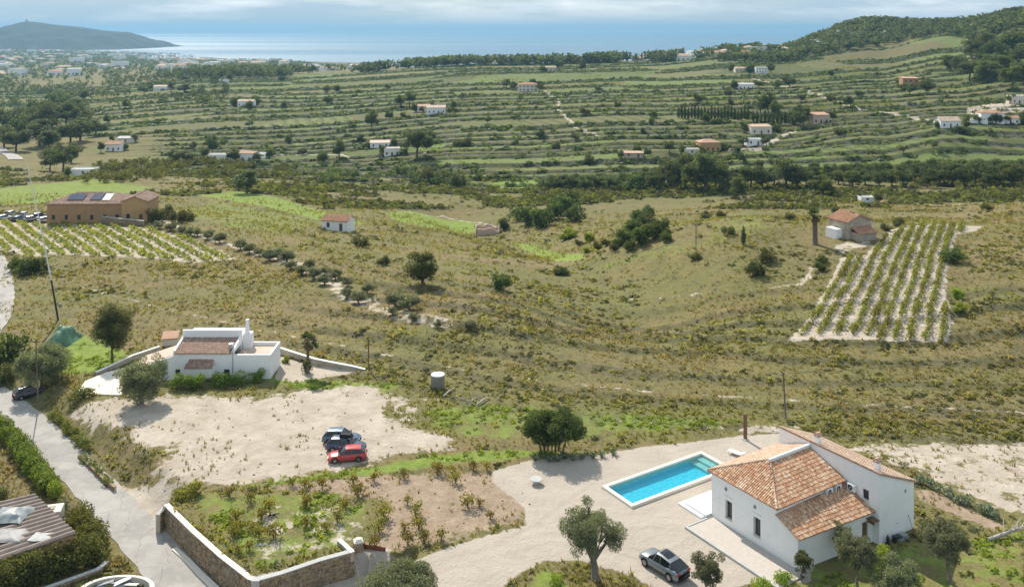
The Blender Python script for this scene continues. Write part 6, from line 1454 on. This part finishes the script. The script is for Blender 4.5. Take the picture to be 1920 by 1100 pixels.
def ruin():
    t = thing('ruined_house', 'roofless ruined house with broken reddish walls beside the valley bushes', 'ruin', hz(915, 441), .08); rr = random.Random(3); L = [(-4.2,0),(4.2,0),(4.2,5),(-4.2,5),(-4.2,0)]
    for a, b in zip(L[:-1], L[1:]):
        n = 6; m = MB(); d = Vector((b[0]-a[0], b[1]-a[1])); hs = [rr.uniform(1.2,3.2) for _ in range(n+1)]; nn = Vector((-d.y, d.x)).normalized()*.45
        for i in range(n):
            p = Vector(a)+d*(i/n); q = Vector(a)+d*((i+1)/n); m.hexa([(p.x,p.y,-.6),(q.x,q.y,-.6),(q.x+nn.x,q.y+nn.y,-.6),(p.x+nn.x,p.y+nn.y,-.6)], [(p.x,p.y,hs[i]),(q.x,q.y,hs[i+1]),(q.x+nn.x,q.y+nn.y,hs[i+1]),(p.x+nn.x,p.y+nn.y,hs[i])])
        m.build('broken_wall', 'plaster_pink', t)
ruin()
x, y, z = hit(1614, 447)
t = house('old stone and white farmhouse with orange gable roof above the pale vineyard', 1612, 446, 6.6, 5.4, 3.6, .42, 'gable', 1.3, 'old_wall', 'roof_tile_orange', 1, True, tiles=True, axis='y')
m = MB(); m.box(-2.3,2.4,-2.2,-.003,-1.0,1.5); m.build('lean_to', 'old_wall', t); m = MB(); slab(m, [(-2.5,-2.5,1.5),(2.6,-2.5,1.5),(2.6,-.01,2.5),(-2.5,-.01,2.5)], .14); m.build('lean_to_roof', 'roof_tile_orange', t); m = MB(); m.box(3.303,3.45,.0,5.4,-1.0,3.5); m.build('white_side', 'plaster', t); m = MB(); m.box(-5.0,-3.303,1.5,4.5,-1.0,1.9); m.build('side_shed', 'plaster', t)
HS = [
 ('long low white shed with a flat roof before the dark trees', 155, 330, 10, 6, 3, .1, 'flat', 1, 'plaster', 'concrete', 1, False, 1),
 ('white house with red tiled roof among the trees left of the valley', 212, 284, 9, 8, 4.2, .1, 'gable', 1.4, 'plaster', 'roof_tile_orange', 2, True, 1),
 ('flat grey roofed barn behind the red tiled house', 235, 268, 10, 6, 3, .1, 'mono', .6, 'plaster_cream', 'concrete', 1, False, 1),
 ('long white low building with flat roof near the valley road', 415, 300, 14, 6, 3, .05, 'flat', 1, 'plaster', 'concrete', 2, False, 1),
 ('white house behind a wall at the valley road', 455, 303, 11, 7, 4.4, -.1, 'hip', 1.2, 'plaster', 'terracotta_flat', 2, True, 1),
 ('low white garage at the end of the valley road', 485, 297, 8, 5, 2.8, -.2, 'flat', 1, 'plaster', 'concrete', 1, False, 1),
 ('white house with a flat brown roof beside the big dark pine', 735, 292, 8.5, 6, 4.4, .2, 'flat', 1, 'plaster', 'plaster_pink', 2, True, 1),
 ('low house with a pinkish roof left of the big dark pine', 712, 278, 11, 6, 3.2, .1, 'mono', .8, 'plaster', 'plaster_pink', 2, True, 1),
 ('white villa with several roofs among dark trees on the terraces', 818, 214, 13, 8, 4.6, .1, 'gable', 1.4, 'plaster', 'plaster_pink', 3, True, 1),
 ('cream house wing left of the terrace villa', 794, 210, 9, 7, 4.2, .0, 'gable', 1.2, 'plaster_cream', 'roof_tile_pale', 2, True, 1),
 ('square tan house with orange roof alone on the terraces', 990, 172, 17, 9, 6.2, .0, 'hip', 1.6, 'plaster_cream', 'roof_tile_orange', 4, True, 2),
 ('long white house with pale roof left of the terraces', 302, 170, 17, 8, 4.5, .0, 'gable', 1.4, 'plaster', 'roof_tile_pale', 4, True, 1),
 ('small white barn right of the pine belt', 418, 156, 10, 6, 3.6, .0, 'flat', 1, 'plaster', 'concrete', 1, False, 1),
 ('white house with reddish roof and dark palms on the left terraces', 460, 200, 13, 8, 4.4, .0, 'gable', 1.3, 'plaster', 'roof_tile_pale', 3, True, 1),
 ('bright white cube house below the forested hill', 1428, 138, 11, 8, 6.0, .0, 'flat', 1, 'plaster', 'plaster', 3, True, 2),
 ('cream low house left of the bright white cube house', 1392, 136, 14, 7, 4.2, .0, 'gable', 1.2, 'plaster_cream', 'roof_tile_pale', 3, True, 1),
 ('white house with grey roof below the bright white cube house', 1400, 168, 13, 7, 4.2, .0, 'mono', .8, 'plaster', 'concrete', 3, True, 1),
 ('tall square brown stone house on the right terraces', 1708, 165, 11, 9, 7.0, -.1, 'mono', .6, 'plaster_tan', 'terracotta_flat', 2, True, 2),
 ('tan house at the right end of the cypress row', 1540, 232, 9.5, 7, 5.2, .1, 'mono', .9, 'plaster_pink', 'terracotta_flat', 2, True, 1),
 ('pale flat roofed house below the cypress row', 1428, 252, 12, 7, 4.4, .1, 'mono', .7, 'plaster_cream', 'roof_tile_pale', 2, True, 1),
 ('small white house with a blue door where the tracks meet', 1415, 273, 8, 5, 3.4, .1, 'flat', 1, 'plaster', 'concrete', 1, True, 1),
 ('terracotta house with pale garage on the track bend', 1332, 285, 11, 8, 5.0, .1, 'hip', 1.4, 'plaster_ochre', 'terracotta_flat', 3, True, 1),
 ('low cream garage beside the terracotta house', 1298, 290, 8, 5, 3.0, .1, 'flat', 1, 'plaster_cream', 'concrete', 1, False, 1),
 ('white gabled house among dark hedges on the right', 1783, 240, 11, 7, 3.8, .1, 'gable', 1.9, 'plaster', 'roof_tile_pale', 2, True, 1),
 ('white house with red roof and terrace at the right edge', 1862, 232, 12, 8, 5.4, -.1, 'hip', 1.3, 'plaster', 'roof_tile_orange', 3, True, 1),
 ('low white annex with a red roof right of the red roofed house', 1895, 234, 10, 6, 3.6, -.1, 'gable', 1.0, 'plaster', 'roof_tile_orange', 2, True, 1),
 ('long white garden building left of the red roofed house', 1836, 234, 9, 5, 2.8, -.1, 'flat', 1, 'plaster', 'concrete', 1, False, 1),
 ('pale house at the right edge above the white villa', 1912, 195, 9, 7, 5, .0, 'flat', 1, 'plaster_cream', 'plaster_cream', 2, True, 1),
 ('low tan farm ruin above the valley bushes', 1188, 296, 10, 4, 2.6, .0, 'mono', .5, 'plaster_pink', 'roof_tile_pale', 1, True, 1),
 ('white farm shed in the scrub behind the stone farmhouse', 1627, 380, 5, 3, 2.0, .1, 'flat', 1, 'plaster', 'concrete', 1, False, 1),
 ('cream house on the ridge left of the lone round tree', 1033, 133, 12, 7, 4.0, .0, 'gable', 1.2, 'plaster_cream', 'roof_tile_pale', 2, True, 1),
]
for lb, px, py, w, d, h, rz, rf_, ri, wm, rm, nw, dr, stx in HS: house(lb, px, py, w, d, h, rz, rf_, ri, wm, rm, nw, dr, storeys=stx)
# town houses in the haze, each on its own, alike ones sharing meshes
def town(n, polyw, seed, phrase, group, smin=.9, smax=1.5):
    P = np.array(polyw); rng = np.random.default_rng(seed); pts = []
    while len(pts) < n:
        x = rng.uniform(P[:,0].min(), P[:,0].max()); y = rng.uniform(P[:,1].min(), P[:,1].max())
        if inside_sd(np.array([x]), np.array([y]), P)[0] > 0 and all(math.hypot(x-a, y-b) > 14 for a, b in pts): pts.append((x, y))
    pts.sort(key=lambda p: p[0]/p[1])
    for i, (x, y) in enumerate(pts):
        k = int(rng.integers(0, len(TOWN))); t = thing('town_house', '%s house from the left %s' % (nth(i), phrase), 'house', (x, y, gz(x, y)), float(rng.uniform(-.5,.5)), group, float(rng.uniform(smin, smax)))
        for nm, me in TOWN[k]: c = bpy.data.objects.new(nm, me); COL.objects.link(c); c.parent = t
def town_proto(w, d, h, wm, rm, flat):
    a = MB(); a.box(-w/2,w/2,0,d,-2,h); b = MB()
    if flat: b.box(-w/2-.2,w/2+.2,-.2,d+.2,h+.003,h+.3)
    else:
        o = .4; q = d*.5; Pq = [(-w/2-o,-o,h),(w/2+o,-o,h),(w/2+o,d+o,h),(-w/2-o,d+o,h)]; R = [(-w/2+q,d/2,h+1.7),(w/2-q,d/2,h+1.7)]; b.add(Pq+R, [(0,1,5,4),(1,2,5),(2,3,4,5),(3,0,4),(3,2,1,0)])
    out = [('wall', a.mesh('wall', wm)), ('roof', b.mesh('roof', rm))]
    for i in range(3): c = MB(); x = -w/2+w*(i+.5)/3; c.box(x-.6,x+.6,-.06,-.003,.9,2.4); out.append(('window', c.mesh('window', 'window_glass')))
    return out
TOWN = [town_proto(13,9,4.5,'plaster','roof_tile_orange',False), town_proto(11,9,6.2,'plaster','plaster',True), town_proto(15,9,4.2,'plaster_cream','roof_tile_pale',False), town_proto(10,8,5.5,'plaster','roof_tile_pale',False), town_proto(18,10,7.5,'plaster','concrete',True)]
town(150, [uy(-20,1600),uy(300,1600),uy(520,1900),uy(560,2900),uy(400,3600),uy(300,4700),uy(-40,5000)], 5, 'in the hazy town below the headland', 'houses of the hazy town', 1.3, 2.2)
town(34, [uy(480,1400),uy(800,1330),uy(1000,1330),uy(1000,1420),uy(700,1550),uy(520,1560)], 6, 'half hidden behind the ridge pines', 'houses behind the ridge pines', 1.0, 1.4)
town(34, [uy(1160,1190),uy(1300,1130),uy(1400,1060),uy(1480,1090),uy(1480,1200),uy(1360,1240),uy(1180,1260)], 7, 'among the trees at the foot of the wooded hill', 'houses at the foot of the wooded hill', 1.0, 1.6)
x, y = uy(50, 6000); t = thing('watchtower', 'small dark watchtower on top of the headland', 'tower', (x, y, CAMH+(HY-42)/FPX*6000)); m = MB(); m.lathe([(8,-15),(7,0),(6,14),(6.6,14.5),(6.6,16)], 14); m.build('shaft', 'old_wall', t); m = MB(); m.lathe([(5,16.01),(5,18.5),(2,20)], 12); m.build('lantern', 'old_wall', t)
# ------------------------------------------------------------------ trees and bushes of the middle distance and beyond
plants('pine_tree', PINE, '%s dark pine from the left in the grove at the left border', 'tree', [(12,248,45,52),(42,264,52,56),(60,228,42,50),(74,274,50,55),(98,252,58,60),(106,218,46,52),(124,242,52,50),(132,274,46,55),(150,264,44,46),(164,246,40,42),(180,256,34,42),(30,284,40,52),(116,202,34,44),(86,238,50,50),(50,248,46,50),(8,276,40,46),(92,284,40,46),(140,222,38,40)], 'pines of the left grove')
plants('pine_tree', PINE, '%s dark tree from the left in the clump behind the white shed', 'tree', [(94,320,40,40),(118,322,48,48),(134,306,38,38),(104,302,36,36)], 'clump behind the white shed')
plants('pine_tree', PINE, '%s big dark tree from the left in the valley bottom wood', 'tree', [(1252,346,52,50),(1268,356,50,46),(1285,354,66,56),(1304,362,60,54),(1322,360,72,60),(1342,352,58,50),(1362,362,52,48),(1408,354,44,46),(1430,356,38,42),(1452,348,36,38),(1474,354,58,58),(1494,356,48,46),(1512,352,34,38),(1236,352,40,40),(1300,344,60,50),(1336,340,56,48)], 'trees of the valley bottom wood')
plants('pine_tree', PINE+PINEL, '%s tree from the left in the tree line along the right side of the valley', 'tree', [(1572,346,26,34),(1598,350,30,38),(1622,346,28,36),(1648,352,32,40),(1672,348,30,36),(1694,352,34,40),(1716,344,40,38),(1738,352,36,42),(1762,348,40,46),(1786,350,44,48),(1808,352,40,46),(1830,346,46,50),(1852,352,42,46),(1876,348,40,44),(1896,352,46,48),(1915,344,40,44),(1745,330,34,30),(1690,334,24,28)], 'valley tree line')
plants('pine_tree', PINEL, '%s light green pine from the left standing forward of the valley wood', 'tree', [(1384,374,42,36),(1543,368,38,50)], 'light pines before the valley wood')
plants('pine_tree', PINEL+PINE, '%s pine from the left in the grove on the right terraces', 'tree', [(1782,134,30,34),(1800,140,34,38),(1818,152,38,42),(1838,128,40,44),(1852,154,40,46),(1870,118,44,46),(1884,146,42,46),(1898,168,44,46),(1910,128,46,48),(1918,158,44,46),(1822,112,38,42),(1852,100,38,46),(1890,104,40,46),(1860,136,36,40),(1835,148,34,38),(1908,100,40,44)], 'pine grove on the right terraces')
plants('cypress_tree', CYP, '%s cypress from the left in the long dark cypress row', 'tree', [(1272+i*6.2, 221+(i % 4)+i*.12, 22+(i*7) % 9, 7.5+(i*3) % 3) for i in range(22)]+[(1412+i*7.5, 229+(i*3) % 8, 22+(i*5) % 10, 8) for i in range(12)], 'long cypress row')
plants('pine_tree', PINE, '%s dark pine from the left rising behind the cypress row', 'tree', [(1426,216,38,30),(1440,212,40,36),(1452,222,34,28),(1492,236,36,30),(1506,232,34,28),(1500,238,30,28)], 'pines behind the cypress row')
plant('cypress_tree', CYP, 'lone dark cypress on the dry slope left of the tall palm', 'tree', 1394, 459, 38, 11)
plant('pine_tree', PINEC, 'lone bushy light green pine in the middle of the dry valley slope', 'tree', 792, 534, 62, 66)
SING = [
 (BUSH,'round dark bush on the slope below the white cottage',675,463,20,32),(BUSH,'small grey green bush left of the lone bushy pine',720,497,18,24),(DBUSH,'dark round bush in the middle of the dry slope',938,542,30,40),(DBUSH,'low dark bush on the slope left of the middle round bush',1052,514,15,36),
 (DBUSH,'dark round bush below the lone cypress',1416,517,30,40),(BUSH,'grey green round bush right of the lone cypress',1438,490,24,34),(DBUSH,'flat dark bush at the right edge of the pale vineyard',1786,490,24,46),(YBUSH,'yellow green shrub right of the pale vineyard',1796,560,20,24),(YBUSH,'bright yellow shrub below the other at the right of the pale vineyard',1800,585,18,24),
 (BUSH,'dark bush left of the lone cypress',1365,440,16,26),(BUSH,'small dark bush behind the lone cypress',1352,408,14,20),(BUSH,'grey bush on the slope above the lone cypress',1325,412,16,24),(BUSH,'low bush at the foot of the weathered utility pole',1304,486,12,26),(DBUSH,'bush left of the stone farmhouse',1585,424,16,26),(BUSH,'bush right of the stone farmhouse',1684,424,18,26),(BUSH,'second bush right of the stone farmhouse',1660,432,14,22),
 (BUSH,'dark bush above the stone farmhouse on the scrub',1566,400,14,18),(BUSH,'round bush in the scrub left of the tall palm',1482,412,14,20),(DBUSH,'dark bush at the bottom of the tall palm',1540,492,16,26),(DBUSH,'second dark bush below the tall palm',1538,505,15,26),(BUSH,'bush on the scrub right of the white farm shed',1850,394,14,24),(BUSH,'small bush far right on the scrub',1790,372,12,18),
 (PINE,'round dark tree left of the valley meadows',462,362,42,52),(PINE,'dark conical tree on the left terraces behind the white buildings',398,290,36,24),(PINE,'big dark pine beside the flat roofed white house',782,296,54,60),(PINE,'dark round tree left of the pinkish roofed house',636,298,36,32),(PINE,'dark tree on the terrace edge above the pinkish roofed house',697,244,34,28),(PINE,'dark tree left of the terrace villa',768,200,30,30),(PINE,'second dark tree left of the terrace villa',752,200,22,22),(PINE,'lone round dark tree on the skyline of the terraces',1090,137,26,20),
 (PINE,'dark tree left of the square tan house',950,166,18,22),(PINE,'dark tree at the right wall of the square tan house',1012,172,20,14),(PINE,'dark tree on the terrace before the white villa',730,228,20,16),(PINE,'dark tree left of the tan brown stone house',1690,170,14,22),(PINE,'dark tree right of the tall brown stone house',1738,178,28,26),(PINE,'dark tree before the tall brown stone house',1705,178,22,24),
 (PINE,'dark tree left of the long white house',270,178,18,22),(PINE,'dark tree right of the long white house',345,174,16,30),(PINE,'dark tree in the field left of the long white house',157,190,20,18),(PINE,'dark tree in the field below the town',235,205,20,18),(PINE,'tree on the left terraces near the pale meadow',203,235,22,18),
 (PINE,'dark round tree in the valley left of the long white building',327,308,28,28),(PINE,'second dark round tree left of the long white building',350,306,24,26),(PINE,'dark tree before the white house at the valley road',440,306,26,20),
 (BUSH,'round dark tree below the yellow terrace, left of three',797,340,30,40),(BUSH,'round dark tree below the yellow terrace, middle of three',830,346,26,32),(BUSH,'round dark tree below the yellow terrace, right of three',862,350,28,34),
 (PINEL,'pale round tree by the cream garage',1395,248,20,26),(PINE,'dark tree behind the white gabled house',1800,250,14,30),(PINE,'tree by the track left of the brown stone house',1590,196,16,22),(PINE,'dark tree above the track bend',1480,165,20,26),(PINE,'second dark tree above the track bend',1455,168,18,24),(BUSH,'bush on the grass above the track bend',1365,178,12,16),
]
for P, lb, px, py, hh, ww in SING: plant('tree' if P in (PINE, PINEL) else 'bush', P, lb, 'tree' if P in (PINE, PINEL) else 'bush', px, py, hh, ww)
plants('bush', DBUSH, '%s dark bush from the left in the thicket behind the ruined house', 'bush', [(970,412,26,40),(992,420,34,56),(1015,426,36,50),(1035,412,34,48),(1052,402,40,50),(1070,392,34,44),(1080,416,36,46),(945,430,22,30)], 'thicket behind the ruined house')
plants('bush', DBUSH, '%s dark bush from the left in the dense clump right of the ruined house', 'bush', [(1170,454,26,36),(1186,440,30,40),(1202,458,34,44),(1212,424,30,42),(1228,446,32,42),(1242,436,26,34),(1194,414,22,30),(1215,404,20,28),(1180,470,20,28),(1250,452,18,26),(1158,462,16,24)], 'dense clump right of the ruined house')
plants('bush', BUSH+YBUSH, '%s small orchard tree from the left in the bright hollow', 'bush', [(1065,448,20,34),(1085,462,14,18),(1105,454,18,22),(1120,468,16,20),(1135,462,16,20),(1100,474,12,16),(1150,470,14,18)], 'orchard trees in the bright hollow')
plants('bush', BUSH, '%s rounded shrub from the left around the ochre annex', 'bush', [(292,416,28,34),(312,410,26,32),(334,418,24,32),(352,414,20,28)], 'shrubs around the ochre annex')
plants('bush', DBUSH, '%s grey green bush from the left beside the lane bend', 'bush', [(30,510,30,36),(50,516,34,40),(72,512,30,36)], 'bushes beside the lane bend')
k = 640/1903.
ol = [(x*k, 350+y*k, s) for x, y, s in [(885,235,15),(950,248,16),(1015,265,15),(1062,272,15),(1100,275,15),(1160,292,17),(1225,312,18),(1340,350,19),(1390,370,18),(1445,385,15),(1500,412,20),(1550,405,20),(1600,420,22),(1620,460,16),(1680,490,18),(1725,460,18),(1750,512,22),(1810,545,20),(1820,495,17),(1870,515,18)]]
ol += [(640+x*k, 350+y*k, s) for x, y, s in [(35,555,17),(30,615,17),(95,650,24),(145,595,20),(300,668,30),(380,685,30),(285,712,14),(400,748,16),(540,785,15),(715,802,20)]]
plants('olive_tree', OLIVE, '%s olive from the left in the olive row across the slope', 'tree', [(x, y, s, s*1.45) for x, y, s in ol], 'olive row across the slope')

gt = random.Random(77)
for lb, px, py, w, *_r in HS:
    short = ' '.join(lb.split()[:9])
    for side in (-1, 1):
        plant('tree', PINE if gt.random() < .6 else DBUSH, 'dark tree just %s of the %s' % ('left' if side < 0 else 'right', short), 'tree', px+side*(w*.5*FPX/max(200, hit(px,py)[1])+gt.uniform(4,9)), py-gt.uniform(-2,4), gt.uniform(12,20), gt.uniform(13,22), 'garden trees beside the far houses')
plants('tree', DBUSH+PINE, '%s dark tree from the left along the stream left of the valley wood', 'tree', [(1030,352,24,30),(1052,356,28,34),(1076,352,26,32),(1098,358,30,36),(1120,354,28,34),(1144,358,30,38),(1166,352,32,36),(1190,358,34,40),(1212,354,38,40),(1226,360,36,40)], 'stream trees left of the valley wood')
plants('tree', PINE+PINEL, '%s tree from the left in the back row of the right valley tree line', 'tree', [(1530,336,24,28),(1556,332,24,30),(1584,334,26,30),(1610,330,26,32),(1636,334,28,32),(1660,330,26,30),(1704,328,28,32),(1728,332,28,34),(1756,328,30,34),(1790,332,32,36),(1820,330,32,36),(1846,332,30,36),(1872,330,32,36),(1900,332,34,38)], 'back row of the right valley tree line')
tr_ = random.Random(31); dots = []
while len(dots) < 60:
    a_, b_ = tr_.uniform(330, 1760), tr_.uniform(132, 318)
    if all(abs(a_-c_) > 14 or abs(b_-d_) > 8 for c_, d_, *_q in dots): dots.append((a_, b_, tr_.uniform(8, 15)*(.6+b_/330), tr_.uniform(9, 18)*(.6+b_/330)))
plants('tree', PINE+DBUSH+BUSH, '%s from the left among the small dark trees dotted over the terraces', 'tree', dots, 'small trees dotted over the terraces')
town(12, [uy(1460,1060),uy(1560,1070),uy(1660,1090),uy(1660,1200),uy(1560,1200),uy(1470,1170)], 8, 'standing in the pines of the wooded hill', 'houses in the hill pines', .8, 1.1)
